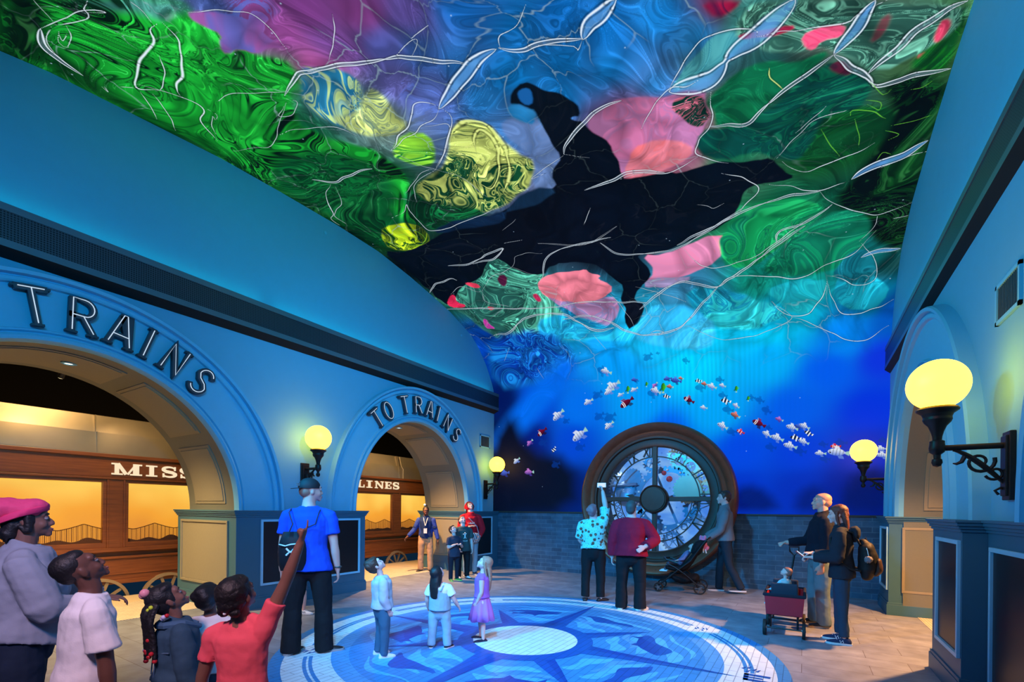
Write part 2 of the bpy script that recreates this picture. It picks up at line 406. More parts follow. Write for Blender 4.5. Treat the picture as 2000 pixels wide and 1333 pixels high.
# ------------------------------------------------------------------ the big station clock
def clock():
    BR = paint('clock_bronze', (0.24, 0.08, 0.042), 0.38, metal=0.3, noise=0.25, scale=9, bump=0.15, bscale=40)
    BRD = paint('clock_dark_bronze', (0.08, 0.032, 0.02), 0.45, metal=0.2, noise=0.2, scale=14)
    root = empty('wall_clock', (CX, YB, 0), 0, 'giant round bronze clock with roman numerals and lit gears in the back wall', 'clock')
    y = 0.0
    mb = MB()   # moulded rim; local frame: x, y (room depth), z absolute
    prof = [(1.40, .10), (1.40, -.10), (1.44, -.13), (1.47, -.14), (1.50, -.13), (1.53, -.17), (1.60, -.235), (1.64, -.25), (1.67, -.235), (1.69, -.20), (1.70, -.14), (1.70, .0), (1.66, .02)]
    seg = 96
    rows = [[(r * cos(2 * pi * k / seg), d, CZ + r * sin(2 * pi * k / seg)) for k in range(seg)] for r, d in prof]
    mb.grid(rows, closed_u=True)
    rim = mb.build('rim', BR, root, smooth=True, angle=35)
    mb = MB()
    prof = [(1.42, -.105), (1.38, -.12), (1.35, -.115), (1.33, -.06), (1.20, -.045), (1.18, -.055), (1.16, -.045), (1.16, .05), (1.42, .05)]
    rows = [[(r * cos(2 * pi * k / seg), d, CZ + r * sin(2 * pi * k / seg)) for k in range(seg)] for r, d in prof]
    mb.grid(rows, closed_u=True); mb.build('inner_bezel', BRD, root, smooth=True, angle=35)
    # rivets on the rim
    for k in range(36):
        mb = MB(); a = 2 * pi * k / 36 + .05
        mb.sphere((1.555 * cos(a), -.188, CZ + 1.555 * sin(a)), .017, seg=8, rings=5)
        mb.build('rivet', BR, rim, smooth=True)
    def bar(mb, a, r0, r1, w, off=0.0, d=.035):
        ca, sa = cos(a), sin(a); e = Vector((ca, 0, sa)); t = Vector((-sa, 0, ca))
        c = e * ((r0 + r1) / 2) + t * off + Vector((0, 0, CZ))
        mb.obox(c, e * ((r1 - r0) / 2), Vector((0, d, 0)), t * w)
    # four heavy spokes
    for nm, a in (('spoke', 0), ('spoke', pi / 2), ('spoke', pi), ('spoke', -pi / 2)):
        mb = MB(); bar(mb, a, .25, 1.20, .05, 0, .05); mb.build(nm, BRD, root, bevel=.008)
    mb = MB()
    def ring(mb, r, w, t0=0, t1=2 * pi, d=.012):
        n = 96; rows = []
        for k in range(n + 1):
            a = t0 + (t1 - t0) * k / n; e = (cos(a), sin(a))
            rows.append([((r - w) * e[0], -d, CZ + (r - w) * e[1]), ((r + w) * e[0], -d, CZ + (r + w) * e[1]), ((r + w) * e[0], d, CZ + (r + w) * e[1]), ((r - w) * e[0], d, CZ + (r - w) * e[1])])
        mb.grid(rows, closed_u=True)
    ring(mb, .95, .013); ring(mb, .79, .009, -pi, 0)
    mb.build('chapter_ring', BRD, root)
    # numeral bars, clockwise hours
    num = {1: [('b', 0)], 2: [('b', -.045), ('b', .045)], 3: [('b', -.10), ('b', .10)], 4: [('b', .09), ('v', -.04)], 5: [('v', 0)], 6: [('v', -.08), ('b', .08)],
           7: [('v', -.10), ('b', .03), ('b', .10)], 8: [('v', -.13), ('b', 0), ('b', .07), ('b', .14)], 9: [('b', -.10), ('x', .08)], 10: [('x', 0)], 11: [('x', -.06), ('b', .07)], 12: [('x', .2), ('b', .12), ('b', .07)]}
    for h, gl in num.items():
        mb = MB(); a = pi / 2 - h * pi / 6
        e = Vector((cos(a), 0, sin(a))); t = Vector((-sin(a), 0, cos(a)))
        def seg_(r0, o0, r1, o1, w):
            p0 = e * r0 + t * o0; p1 = e * r1 + t * o1; dv = (p1 - p0); L = dv.length; dv.normalize(); nn = Vector((0, 1, 0)).cross(dv)
            mb.obox((p0 + p1) / 2 + Vector((0, 0, CZ)), dv * (L / 2), Vector((0, .015, 0)), nn * w)
        for g, o in gl:
            mb = MB()
            if g == 'b': seg_(.94, o, 1.18, o, .013)
            elif g == 'v': seg_(.95, o, 1.18, o + .06, .013); seg_(.95, o, 1.18, o - .06, .018)
            else: seg_(.95, o - .06, 1.18, o + .06, .013); seg_(.95, o + .06, 1.18, o - .06, .018)
            mb.build('numeral_stroke', BRD, root)
    # hub
    mb = MB(); mb.lathe([(.02, -.05), (.30, -.05), (.315, .0), (.315, .10), (.29, .14), (.27, .12), (.255, .12), (.25, .15), (.02, .155)], (0, 0, CZ), 'y', 48)
    mb.build('hub', BRD, root, smooth=True, angle=30)
    # hands
    for nm, a, L in (('hour_hand', radians(172), .66), ('minute_hand', radians(232), .80)):
        mb = MB(); e = Vector((cos(a), 0, sin(a))); t = Vector((-sin(a), 0, cos(a))); c = Vector((0, .03, CZ))
        mb.obox(c + e * L * .5, e * L * .5, Vector((0, .006, 0)), t * .009)
        p = [c + e * (L * .72) + t * .0, c + e * (L * .8) + t * .045, c + e * (L * 1.05), c + e * (L * .8) - t * .045]
        q = [v + Vector((0, .012, 0)) for v in p]
        mb.add(p + q, [(0, 1, 2, 3), (7, 6, 5, 4), (0, 1, 5, 4), (1, 2, 6, 5), (2, 3, 7, 6), (3, 0, 4, 7)])
        mb.build(nm, BRD, root)
    # lettering in the lower band
    for i, chx in enumerate('UNIONS'):
        a = radians(-80 + i * 12.2)
        e = Vector((cos(a), 0, sin(a))); t = Vector((-sin(a), 0, cos(a)))
        mb = MB(); h = .125
        for line in LETTERS[chx]:
            pts = [e * (.80 + 0.0 + h * (1 - v_) * 1.0 + .01) + t * ((u_2 - .5) * .125) + Vector((0, 0, CZ)) for u_2, v_ in line]
            pts = [e * (.935 - (v_) * h) + t * ((u_2 - .5) * .13) + Vector((0, 0, CZ)) for u_2, v_ in [(p[0], p[1]) for p in line]]
            mb.tube(pts, .008, 6)
        mb.build('letter', BRD, root)
    # slots of the band further round
    for i, a in enumerate((-2, -10, 188, 196, 204, 212, 220)):
        mb = MB(); a = radians(a); pts = []
        e = Vector((cos(a), 0, sin(a))); t = Vector((-sin(a), 0, cos(a)))
        for k in range(16):
            q = 2 * pi * k / 16; pts.append(e * (.87 + .05 * cos(q)) + t * (.045 * sin(q)) + Vector((0, 0, CZ)))
        mb.tube(pts, .008, 6, closed=True); mb.build('band_link', BRD, root)
    # glass
    m, nt, b = new_mat('clock_glass')
    out = nt.nodes['Material Output']; tr = N(nt, 'ShaderNodeBsdfTransparent'); gl_ = N(nt, 'ShaderNodeBsdfGlossy'); gl_.inputs['Roughness'].default_value = 0.03
    fr = N(nt, 'ShaderNodeFresnel'); fr.inputs[0].default_value = 1.25; mx = N(nt, 'ShaderNodeMixShader')
    nt.links.new(fr.outputs[0], mx.inputs[0]); nt.links.new(tr.outputs[0], mx.inputs[1]); nt.links.new(gl_.outputs[0], mx.inputs[2]); nt.links.new(mx.outputs[0], out.inputs[0])
    mb = MB(); n = 64
    mb.lathe([(.01, -.064), (1.17, -.064), (1.17, -.058), (.01, -.058)], (0, 0, CZ), 'y', n); mb.build('glass_pane', m, root)
    # chamber
    ch = paint('chamber_dark', (0.02, 0.02, 0.03), 0.6)
    mb = MB(); D = .75
    rows = [[(r * cos(2 * pi * k / seg), d, CZ + r * sin(2 * pi * k / seg)) for k in range(seg)] for r, d in ((1.30, .05), (1.30, D + .02))]
    mb.grid(rows, closed_u=True); mb.build('chamber', ch, root)
    # luminous back plate: a screen of pale blue with darker dapples
    m, nt, b = new_mat('clock_backlight')
    tc = N(nt, 'ShaderNodeTexCoord'); no = N(nt, 'ShaderNodeTexNoise'); no.inputs['Scale'].default_value = 1.6; no.inputs['Detail'].default_value = 3; no.inputs['Distortion'].default_value = 1.2
    cr = N(nt, 'ShaderNodeValToRGB'); el = cr.color_ramp.elements
    el[0].position = .30; el[0].color = srgb(45, 115, 235); el[1].position = .70; el[1].color = srgb(150, 200, 250)
    e2 = el.new(.5); e2.color = srgb(95, 160, 245)
    vo = N(nt, 'ShaderNodeTexVoronoi'); vo.inputs['Scale'].default_value = 5.5
    c2 = N(nt, 'ShaderNodeValToRGB'); c2.color_ramp.elements[0].position = .10; c2.color_ramp.elements[1].position = .16
    c2.color_ramp.elements[0].color = (.45, .62, .8, 1); c2.color_ramp.elements[1].color = (1, 1, 1, 1)
    mx = N(nt, 'ShaderNodeMix', data_type='RGBA', blend_type='MULTIPLY'); mx.inputs[0].default_value = .8
    nt.links.new(tc.outputs['Object'], no.inputs['Vector']); nt.links.new(no.outputs[0], cr.inputs[0])
    nt.links.new(tc.outputs['Object'], vo.inputs['Vector']); nt.links.new(vo.outputs['Distance'], c2.inputs[0])
    nt.links.new(cr.outputs[0], mx.inputs[6]); nt.links.new(c2.outputs[0], mx.inputs[7]); nt.links.new(mx.outputs[2], b.inputs['Emission Color'])
    b.inputs['Emission Strength'].default_value = .85; b.inputs['Base Color'].default_value = (0.02, .03, .05, 1)
    mb = MB(); mb.lathe([(.01, -D), (1.30, -D), (1.30, -D - .02), (.01, -D - .02)], (0, 0, CZ), 'y', n)
    mb.build('backlight', m, root)
    # gears
    G1 = paint('gear_steel', (0.16, 0.27, 0.45), 0.3, metal=.3); G2 = paint('gear_brass', (0.42, 0.45, 0.34), 0.3, metal=.3); G3 = paint('gear_bright', (0.85, 0.92, 1.0), .3, metal=.2)
    def gear(x, z, R, teeth, w, d0, mat, spokes=5, hub=.15, th=.05, name='gear', tooth=.045, bolts=0):
        mb = MB(); ns = teeth * 4
        outer = []; inner = []
        for k in range(ns):
            a = 2 * pi * k / ns; r = R + (tooth if (k % 4) in (1, 2) else 0); outer.append((r * cos(a), r * sin(a)))
            inner.append(((R - w) * cos(a), (R - w) * sin(a)))
        rows = [[(x + p[0], d, CZ + z + p[1]) for p in ringp] for ringp, d in ((inner, d0), (outer, d0), (outer, d0 + th), (inner, d0 + th))]
        mb.grid(rows, closed_u=True, closed_v=True)
        hr = R * hub
        if spokes: mb.lathe([(.005, -d0 + .02), (hr, -d0 + .02), (hr, -d0 - th), (.005, -d0 - th)], (x, 0, CZ + z), 'y', 20)
        for k in range(spokes):
            a = 2 * pi * k / spokes + .4; e = Vector((cos(a), 0, sin(a))); t = Vector((-sin(a), 0, cos(a)))
            mb.obox(Vector((x, d0 + th / 2, CZ + z)) + e * (R - w / 2) / 2, e * (R - w / 2) / 2, Vector((0, th * .35, 0)), t * R * .035)
        g = mb.build(name, mat, root, smooth=True, angle=30)
        for k in range(bolts):
            a = 2 * pi * k / bolts + .2; m2 = MB(); m2.sphere((x + (R - w / 2) * cos(a), d0 - .012, CZ + z + (R - w / 2) * sin(a)), .028, seg=10, rings=6)
            m2.build('bolt', G3, g, smooth=True)
        return g
    gear(.18, .02, .70, 44, .10, .30, G1, 4, .12, .05, bolts=14)
    gear(.66, .22, .30, 24, .30, .22, G2, 0, .2, .05, tooth=.03)
    gear(.86, -.22, .30, 18, .07, .36, G1, 4)
    gear(.88, -.46, .12, 14, .12, .2, G1, 0, tooth=.02)
    gear(-.35, -.62, .40, 26, .07, .4, G1, 5)
    gear(-.86, .30, .34, 30, .05, .42, G1, 6)
    gear(-.62, .52, .20, 18, .2, .34, G1, 0, tooth=.025)
    gear(.45, .86, .16, 14, .06, .3, G2, 4); gear(.70, .72, .17, 14, .06, .26, G2, 4); gear(.92, .50, .15, 14, .05, .3, G2, 4)
    gear(1.0, .24, .12, 12, .05, .25, G2, 3); gear(.52, .62, .10, 12, .10, .34, G2, 0, tooth=.02); gear(.30, 1.0, .10, 12, .04, .36, G2, 3)
    gear(-.2, .85, .16, 16, .05, .4, G1, 5); gear(-.48, -.15, .16, 16, .05, .3, G3, 4); gear(.3, -.95, .2, 18, .05, .4, G1, 5)
    for x, z, r in ((.13, .60, .055), (.25, .46, .07)):
        mb = MB(); mb.sphere((x, .26, CZ + z), r, seg=16, rings=10); mb.build('red_ball', paint('ball_red', (.75, .06, .08), .25), root, smooth=True)  # plain red balls for the two red dots in the clock
    # shaft with springs at left
    mb = MB(); mb.tube([(-1.15, .35, CZ + .34), (-.50, .28, CZ + .36)], .035, 12); mb.build('shaft', G1, root, smooth=True)
    mb = MB()
    for k in range(7): mb.lathe([(.16 + .012 * k, -.30 - .015 * k), (.18 + .012 * k, -.31 - .015 * k)], (-.80, 0, CZ + .02 + .03 * k), 'y', 28)
    mb.build('spring', G1, root, smooth=True)
    for k in range(6):  # added point lamps hidden behind the bezel to light the gears
        a = 2 * pi * k / 6 + .5; l = bpy.data.lights.new('case_fill_lamp', 'POINT'); l.color = (.75, .88, 1); l.energy = 4; l.shadow_soft_size = .04
        o = bpy.data.objects.new('case_fill_lamp', l); COL.objects.link(o); o.location = (CX + 1.25 * cos(a), YB + .10, CZ + 1.25 * sin(a))
# stroke letters, unit box: x right 0..1, y up 0..1
def _arc(cx, cy, rx, ry, a0, a1, n=10): return [(cx + rx * cos(radians(a0 + (a1 - a0) * k / n)), cy + ry * sin(radians(a0 + (a1 - a0) * k / n))) for k in range(n + 1)]
LETTERS = {
    'T': [[(0, 1), (1, 1)], [(.5, 1), (.5, 0)]],
    'O': [_arc(.5, .5, .5, .5, 90, 450, 24)],
    'R': [[(.05, 0), (.05, 1), (.55, 1)] + _arc(.55, .74, .40, .26, 90, -90, 10)[1:] + [(.05, .48)], [(.50, .48), (.95, 0)]],
    'A': [[(0, 0), (.42, 1), (.58, 1), (1, 0)], [(.14, .30), (.86, .30)]],
    'I': [[(.5, 0), (.5, 1)]],
    'N': [[(.05, 0), (.05, 1), (.95, 0), (.95, 1)]],
    'S': [[(.92, .84)] + _arc(.5, .75, .42, .25, 35, 200, 10) + [(.2, .60), (.8, .42)] + _arc(.5, .25, .44, .25, 30, -150, 10) + [(.06, .14)]],
    'U': [[(.05, 1), (.05, .35)] + _arc(.5, .35, .45, .35, 180, 360, 10) + [(.95, 1)]],
    'M': [[(.05, 0), (.05, 1), (.5, .2), (.95, 1), (.95, 0)]],
    'L': [[(.1, 1), (.1, 0), (.9, 0)]],
    'E': [[(.9, 1), (.1, 1), (.1, 0), (.9, 0)], [(.1, .5), (.75, .5)]],
}
LETTERS['S'] = [_arc(.5, .745, .40, .255, 30, 190, 12) + [(.16, .66), (.30, .55), (.70, .45), (.86, .34)] + _arc(.5, .255, .42, .255, 10, -150, 12)]
clock()

# ------------------------------------------------------------------ arch lettering: raised dark letters with a thin white tube
def arch_letters(c, x, word, angs, h, wd, group, where, rm=None):
    LB = paint('letter_metal', (0.045, 0.055, 0.075), 0.45, metal=.3)
    NE = glow('letter_tube', (0.62, 0.80, 1.0), 0.9)
    for i, (chx, adeg) in enumerate(zip(word, angs)):
        if chx == ' ': continue
        t = radians(adeg)
        am, bm_ = (c['a'] + c['A']) / 2, (c['b'] + c['B']) / 2
        y0, z0 = ell(c, am, bm_, t)
        # outward normal of the mid ellipse and tangent (clockwise, reading direction)
        nv = Vector((0, cos(t) / am, sin(t) / bm_)).normalized(); tv = Vector((0, nv.z, -nv.y))
        root = empty('sign_letter', (x, y0, z0), 0, f'dark neon-stroked letter {chx}, {where[i]}', 'letter', group)
        wl = wd * (.62 if chx == 'I' else 1.0)
        def P(u, v, d): return Vector((d, 0, 0)) + tv * ((u - .5) * wl) + nv * ((v - .5) * h)
        mb = MB(); sw = h * .085
        for li_, line in enumerate(LETTERS[chx]):
            closed = chx == 'O'
            L = [P(u, v, .0015 * li_) for u, v in line]
            n = len(L); rows = []
            for k in range(n):
                if closed: tt = L[(k + 1) % (n - 1)] - L[(k - 1) % (n - 1)]
                else: tt = L[min(k + 1, n - 1)] - L[max(k - 1, 0)]
                tt.normalize(); nn = Vector((1, 0, 0)).cross(tt)
                p = L[k]
                if not closed and k == 0: p = p - tt * sw * .9
                if not closed and k == n - 1: p = p + tt * sw * .9
                # mitre
                m_ = 1.0
                if 0 < k < n - 1:
                    d1 = (L[k] - L[k - 1]).normalized(); m_ = 1 / max(.45, abs(d1.dot(tt)))
                rows.append([p + nn * sw * m_ + Vector((.02, 0, 0)), p + nn * sw * m_ + Vector((.085, 0, 0)), p - nn * sw * m_ + Vector((.085, 0, 0)), p - nn * sw * m_ + Vector((.02, 0, 0))])
            mb.grid(rows, closed_u=True, cap=True)
        # little serifs
        ends = [q for line in LETTERS[chx] for q in (line[0], line[-1])] if chx != 'O' else []
        for u, v in ends:
            if v in (0, 1): mb.obox(P(u, v, .05) + nv * (sw * .5 if v == 0 else -sw * .2) * -1, Vector((.034, 0, 0)), tv * sw * 1.7, nv * sw * .35)
        mb.build('letter_body', LB, root)
        mb = MB()
        for line in LETTERS[chx]: mb.tube([P(u, v, .10) for u, v in line], h * .014, 6)
        mb.build('neon_stroke', NE, root, smooth=True)
arch_letters(ARCH1, XL + .04, 'TO TRAINS', [137, 125, 112, 99, 88.4, 78.8, 71.5, 63, 53], .37, .21, 'raised letters over the near arch', ['first letter over the near arch', 'second letter over the near arch', '', 'leftmost full letter over the big near arch', 'after the T over the big near arch', 'middle of the word over the big near arch', 'narrow stroke after the A over the big near arch', 'second last over the big near arch', 'rightmost over the big near arch'])
arch_letters(ARCH2, XL + .04, 'TO TRAINS', [128, 118.7, 111, 104.5, 93, 82.5, 74.4, 64.3, 53], .34, .20, 'raised letters over the far arch', ['leftmost over the smaller far arch', 'round one near the left over the far arch', '', 'first of the second word over the far arch', 'at the crown of the far arch', 'just right of the crown of the far arch', 'narrow stroke after the A over the far arch', 'second last over the far arch', 'last and lowest over the far arch'])

# ------------------------------------------------------------------ globe lamps on scrolled iron brackets
GLOBE = glow('globe_glass', (1.0, 0.54, 0.022), 12.0)
def globe_lamp(x, y, zg, xw, label, scale=1.0, ztop=None):
    """x, zg: globe centre; xw: wall plane"""
    d = 1 if x > xw else -1
    root = empty('wall_lamp', (xw, y, zg), 0, label, 'lamp', 'globe wall lamps between the arches')
    r = .205 * scale; gx = x - xw
    zb = -r - .30                                       # arm height below the globe centre
    mb = MB(); mb.sphere((gx, 0, 0), r, seg=40, rings=24, cut=(.32, pi)); mb.build('lamp_globe', GLOBE, root, smooth=True)
    mb = MB(); mb.lathe([(.075, -r * .90), (.118, -r * .93), (.122, -r * .97), (.128, -r - .0), (.126, -r - .012), (.095, -r - .035), (.085, -r - .06), (.088, -r - .08), (.08, -r - .10), (.055, -r - .13), (.04, -r - .17), (.030, -r - .21), (.028, -r - .235), (.045, -r - .245), (.045, -r - .26), (.02, -r - .27)], (gx, 0, 0), 'z', 28)
    mb.build('gallery', IRON, root, smooth=True, angle=30)
    mb = MB(); mb.lathe([(.02, zb + .05), (.045, zb + .04), (.05, zb), (.045, zb - .03), (.022, zb - .05), (.02, zb - .08), (.03, zb - .085), (.034, zb - .11), (.024, zb - .135), (.004, zb - .145)], (gx, 0, 0), 'z', 18)
    mb.build('finial', IRON, root, smooth=True, angle=40)
    mb = MB(); mb.tube([(gx, 0, zb), (gx * .8, 0, zb), (.02 * d, 0, zb)], .022, 10); arm = mb.build('arm', IRON, root, smooth=True)
    mb = MB()   # scrollwork
    L = abs(gx)
    def sc(pts, rad): mb.tube([(d * a, 0, zb - b) for a, b in pts], rad, 8)
    q = []
    for k in range(15):
        t = k / 14; q.append((L * (.78 - .70 * t), .02 + .30 * (t ** 1.4) * (1 if t < .9 else 1)))
    sc([(a, b * .9) for a, b in q], [.010 + .010 * sin(pi * k / 14) for k in range(15)])
    sp = []
    for k in range(26):
        a = radians(200 - k * 21); rr_ = .085 * (1 - k / 30); sp.append((L * .42 + rr_ * cos(a), .115 - rr_ * sin(a) * -1))
    sc(sp, [.013 - .0002 * k for k in range(26)])
    sp = []
    for k in range(20):
        a = radians(20 + k * 22); rr_ = .055 * (1 - k / 24); sp.append((L * .22 + rr_ * cos(a), .20 + rr_ * sin(a)))
    sc(sp, .010)
    sc([(L * .62, .07), (L * .66, .11), (L * .73, .125), (L * .78, .12)], [.016, .014, .010, .004])
    sc([(.02, .33), (.06, .31), (.09, .33), (.07, .36)], .010)
    mb.build('scroll_bracket', IRON, root, smooth=True)
    mb = MB(); mb.box(*sorted((0, d * .035)), -.075, .075, zb - .40, zb + .10); mb.box(*sorted((0, d * .05)), -.055, .055, zb - .37, zb + .07)
    mb.build('wall_plate', IRON, root, bevel=.006)
globe_lamp(-6.82, 4.76, 2.71, XL, 'glowing yellow globe lamp on iron bracket on the left wall between both arches')
globe_lamp(-6.82, 10.05, 2.73, XL, 'small glowing globe lamp at the far left corner beside the blue screen')
globe_lamp(0.87, 4.76, 2.545, XR, 'largest glowing yellow globe lamp, on the near right wall', .93)
globe_lamp(0.88, 10.05, 2.63, XR, 'glowing orange globe lamp at the far right, before the blue screen', .95)

# ------------------------------------------------------------------ wall vents
def vent(x, sgn, y0, y1, z0, z1, label):
    root = empty('wall_vent', (x, (y0 + y1) / 2, (z0 + z1) / 2), 0, label, 'vent', 'square wall vents')
    hy, hz = (y1 - y0) / 2, (z1 - z0) / 2; w = .03
    def bx(mb, a, b, c, d, t0, t1): lo, hi = sorted((sgn * t0, sgn * t1)); mb.box(lo, hi, a, b, c, d)
    mb = MB(); bx(mb, -hy, hy, hz - w, hz, 0, .02); bx(mb, -hy, hy, -hz, -hz + w, 0, .02); bx(mb, -hy, -hy + w, -hz, hz, 0, .02); bx(mb, hy - w, hy, -hz, hz, 0, .02)
    mb.build('vent_frame', TRIM, root)
    mb = MB(); bx(mb, -hy + w, hy - w, -hz + w, hz - w, .001, .004)
    n = 14
    for k in range(n):
        yy = -hy + w + (2 * hy - 2 * w) * (k + .5) / n; bx(mb, yy - .005, yy + .005, -hz + w, hz - w, .004, .012)
    mb.build('grille', paint('vent_dark', (0.05, 0.07, 0.08), .5), root)
vent(XL, 1, 9.79, 10.23, 3.19, 3.52, 'small square wall vent high beside the far left arch')
vent(XR, -1, 4.60, 5.08, 3.02, 3.33, 'large square wall vent high on the near right wall')
vent(XR, -1, 9.92, 10.30, 3.05, 3.36, 'narrow looking wall vent at the far right corner behind the globe lamp')
# sprinkler / fixing discs high on the left wall
for p in ((XL, 5.118, 6.42), (XL, 8.975, 5.86)):
    mb = MB(); mb.lathe([(.003, .0), (.028, .0), (.028, .012), (.003, .014)], (0, 0, 0), 'x', 16); o = mb.build('fixing_disc', TRIM); o.location = p
    tag(o, 'tiny round pale disc high on the upper left wall ' + ('above the lamp' if p[1] < 6 else 'near the screen corner'), 'fixture', 'fixing discs')

# ------------------------------------------------------------------ the train beyond the left arches
def train():
    WD = None
    m, nt, b = new_mat('train_wood')
    tc = N(nt, 'ShaderNodeTexCoord'); mp = N(nt, 'ShaderNodeMapping'); mp.inputs['Scale'].default_value = (2, 1.2, 22)
    no = N(nt, 'ShaderNodeTexNoise'); no.inputs['Scale'].default_value = 2; no.inputs['Detail'].default_value = 5
    cr = N(nt, 'ShaderNodeValToRGB'); cr.color_ramp.elements[0].color = (0.17, 0.05, 0.016, 1); cr.color_ramp.elements[1].color = (0.27, 0.085, 0.024, 1)
    cr.color_ramp.elements[0].position = .3; cr.color_ramp.elements[1].position = .7
    nt.links.new(tc.outputs['Object'], mp.inputs[0]); nt.links.new(mp.outputs[0], no.inputs['Vector']); nt.links.new(no.outputs[0], cr.inputs[0]); nt.links.new(cr.outputs[0], b.inputs['Base Color'])
    b.inputs['Roughness'].default_value = .4; WOOD = m
    # window blind: emissive amber picture, brighter near the top, with a painted bridge
    m, nt, b = new_mat('train_window_blind')
    tc = N(nt, 'ShaderNodeTexCoord'); sp = N(nt, 'ShaderNodeSeparateXYZ'); no = N(nt, 'ShaderNodeTexNoise'); no.inputs['Scale'].default_value = .9
    mr = N(nt, 'ShaderNodeMapRange'); mr.inputs[1].default_value = .9; mr.inputs[2].default_value = 1.95
    ad = N(nt, 'ShaderNodeMath', operation='MULTIPLY_ADD'); ad.inputs[1].default_value = .9; ad.inputs[2].default_value = -.28
    a2 = N(nt, 'ShaderNodeMath', operation='ADD')
    cr = N(nt, 'ShaderNodeValToRGB'); el = cr.color_ramp.elements
    el[0].position = 0; el[0].color = srgb(205, 120, 45); el[1].position = 1; el[1].color = srgb(255, 215, 95); q = el.new(.5); q.color = srgb(240, 160, 45)
    nt.links.new(tc.outputs['Object'], no.inputs['Vector']); nt.links.new(tc.outputs['Object'], sp.inputs[0]); nt.links.new(sp.outputs[2], mr.inputs[0])
    nt.links.new(no.outputs[0], ad.inputs[0]); nt.links.new(ad.outputs[0], a2.inputs[0])
    m3 = N(nt, 'ShaderNodeMath', operation='MULTIPLY'); m3.inputs[1].default_value = .65; nt.links.new(mr.outputs[0], m3.inputs[0]); nt.links.new(m3.outputs[0], a2.inputs[1])
    nt.links.new(a2.outputs[0], cr.inputs[0]); nt.links.new(cr.outputs[0], b.inputs['Emission Color']); b.inputs['Emission Strength'].default_value = 1.0
    b.inputs['Base Color'].default_value = (.1, .05, .02, 1); BLIND = m
    SIL = paint('bridge_silhouette', (0.10, 0.035, 0.01), .7)
    ROOF = paint('train_roof_metal', (0.42, 0.36, 0.27), 0.36, metal=.6, noise=.25, scale=1.5)
    root = empty('railway_carriage', (-10.0, 6.5, 0), 0, 'long brown wooden railway carriage with glowing amber windows beyond the left arches', 'train')
    def W(mb, x0, x1, y0, y1, z0, z1, mi=0): mb.box(x0 + 10, x1 + 10, y0 - 6.5, y1 - 6.5, z0, z1, mi)
    Y0, Y1 = -2.0, 15.6
    mb = MB(); W(mb, -11.2, -10.03, Y0, Y1, .22, .80); W(mb, -10.03, -10.0, Y0, Y1, .24, .64)
    W(mb, -10.04, -9.95, Y0, Y1, .76, .83); W(mb, -10.04, -9.97, Y0, Y1, .64, .68); W(mb, -10.04, -9.975, Y0, Y1, .20, .27); W(mb, -10.04, -9.985, Y0, Y1, .36, .385)
    body = mb.build('body_panel', WOOD, root, bevel=.006)
    mb = MB(); W(mb, -10.3, -10.0, Y0, Y1, 2.04, 2.38); W(mb, -10.3, -9.96, Y0, Y1, 2.37, 2.43); W(mb, -10.3, -9.965, Y0, Y1, 2.0, 2.035)
    mb.build('letter_board', WOOD, root, bevel=.006)
    # windows: pitch taken from the posts at y = 3.08 and 9.56
    pitch = 1.63; posts = [3.075 + pitch * k for k in range(-3, 8)]
    posts = [3.075 - 1.62 * 2, 3.075 - 1.62, 3.075, 4.695, 6.315, 7.935, 9.555, 11.175, 12.795]
    for k, y in enumerate(posts):
        mb = MB(); W(mb, -10.10, -9.985, y - .10, y + .10, .83, 2.0); W(mb, -10.06, -9.97, y - .125, y - .10, .83, 2.0); W(mb, -10.06, -9.97, y + .10, y + .125, .83, 2.0)
        mb.build('window_post', WOOD, root, bevel=.004)
        if k == len(posts) - 1: break
        a, b2 = y + .125, posts[k + 1] - .125
        mb = MB()
        W(mb, -10.09, -9.99, a, b2, .83, .915); W(mb, -10.09, -9.99, a, b2, 1.945, 2.0); W(mb, -10.09, -9.99, a, a + .05, .915, 1.945); W(mb, -10.09, -9.99, b2 - .05, b2, .915, 1.945)
        fr = mb.build('window_frame', WOOD, root, bevel=.004)
        mb = MB(); W(mb, -10.10, -10.07, a + .04, b2 - .04, .90, 1.95); mb.build('window_blind', BLIND, fr)
        mb = MB(); n = 40                                   # painted skyline and suspension bridge on the blind
        ya, yb = a + .05 - 6.5, b2 - .05 - 6.5
        def bridge(t): u = (t * 2 + .35) % 1.0; return 1.24 - .10 * (1 - abs(2 * u - 1) ** 1.3) + .0
        top = [];
        for i in range(n + 1):
            t = i / n; yy = ya + (yb - ya) * t; h = .965 + .035 * abs(sin(t * 11 + k)) * (sin(t * 5 + k * 2) > -.3) + .02 * sin(t * 23 + k)
            top.append((yy, h))
        mb.add([(-.066, yy, .915) for yy, h in top] + [(-.066, yy, h) for yy, h in top], [(i, i + 1, n + 2 + i, n + 1 + i) for i in range(n)])
        mb.tube([(-.064, ya + (yb - ya) * i / 60, bridge(i / 60)) for i in range(61)], .007, 5)
        for i in range(60):
            t = (i + .5) / 60; yy = ya + (yb - ya) * t; mb.box(-.066, -.062, yy - (.0022 if i % 3 else .005), yy + (.0022 if i % 3 else .005), .95, bridge(t))
        mb.box(-.066, -.064, ya, yb, 1.40, 1.402) if False else None
        mb.build('bridge_picture', SIL, fr)
    # metal roof sides
    mb = MB(); W(mb, -10.45, -10.10, Y0, Y1, 2.43, 2.46)
    mb.add([(-.10, Y0 - 6.5, 2.43), (-.10, Y1 - 6.5, 2.43), (-.13, Y1 - 6.5, 2.80), (-.13, Y0 - 6.5, 2.80)], [(0, 1, 2, 3)])
    mb.add([(-.24, Y0 - 6.5, 2.80), (-.24, Y1 - 6.5, 2.80), (-.13, Y1 - 6.5, 2.80), (-.13, Y0 - 6.5, 2.80)], [(0, 1, 2, 3)])
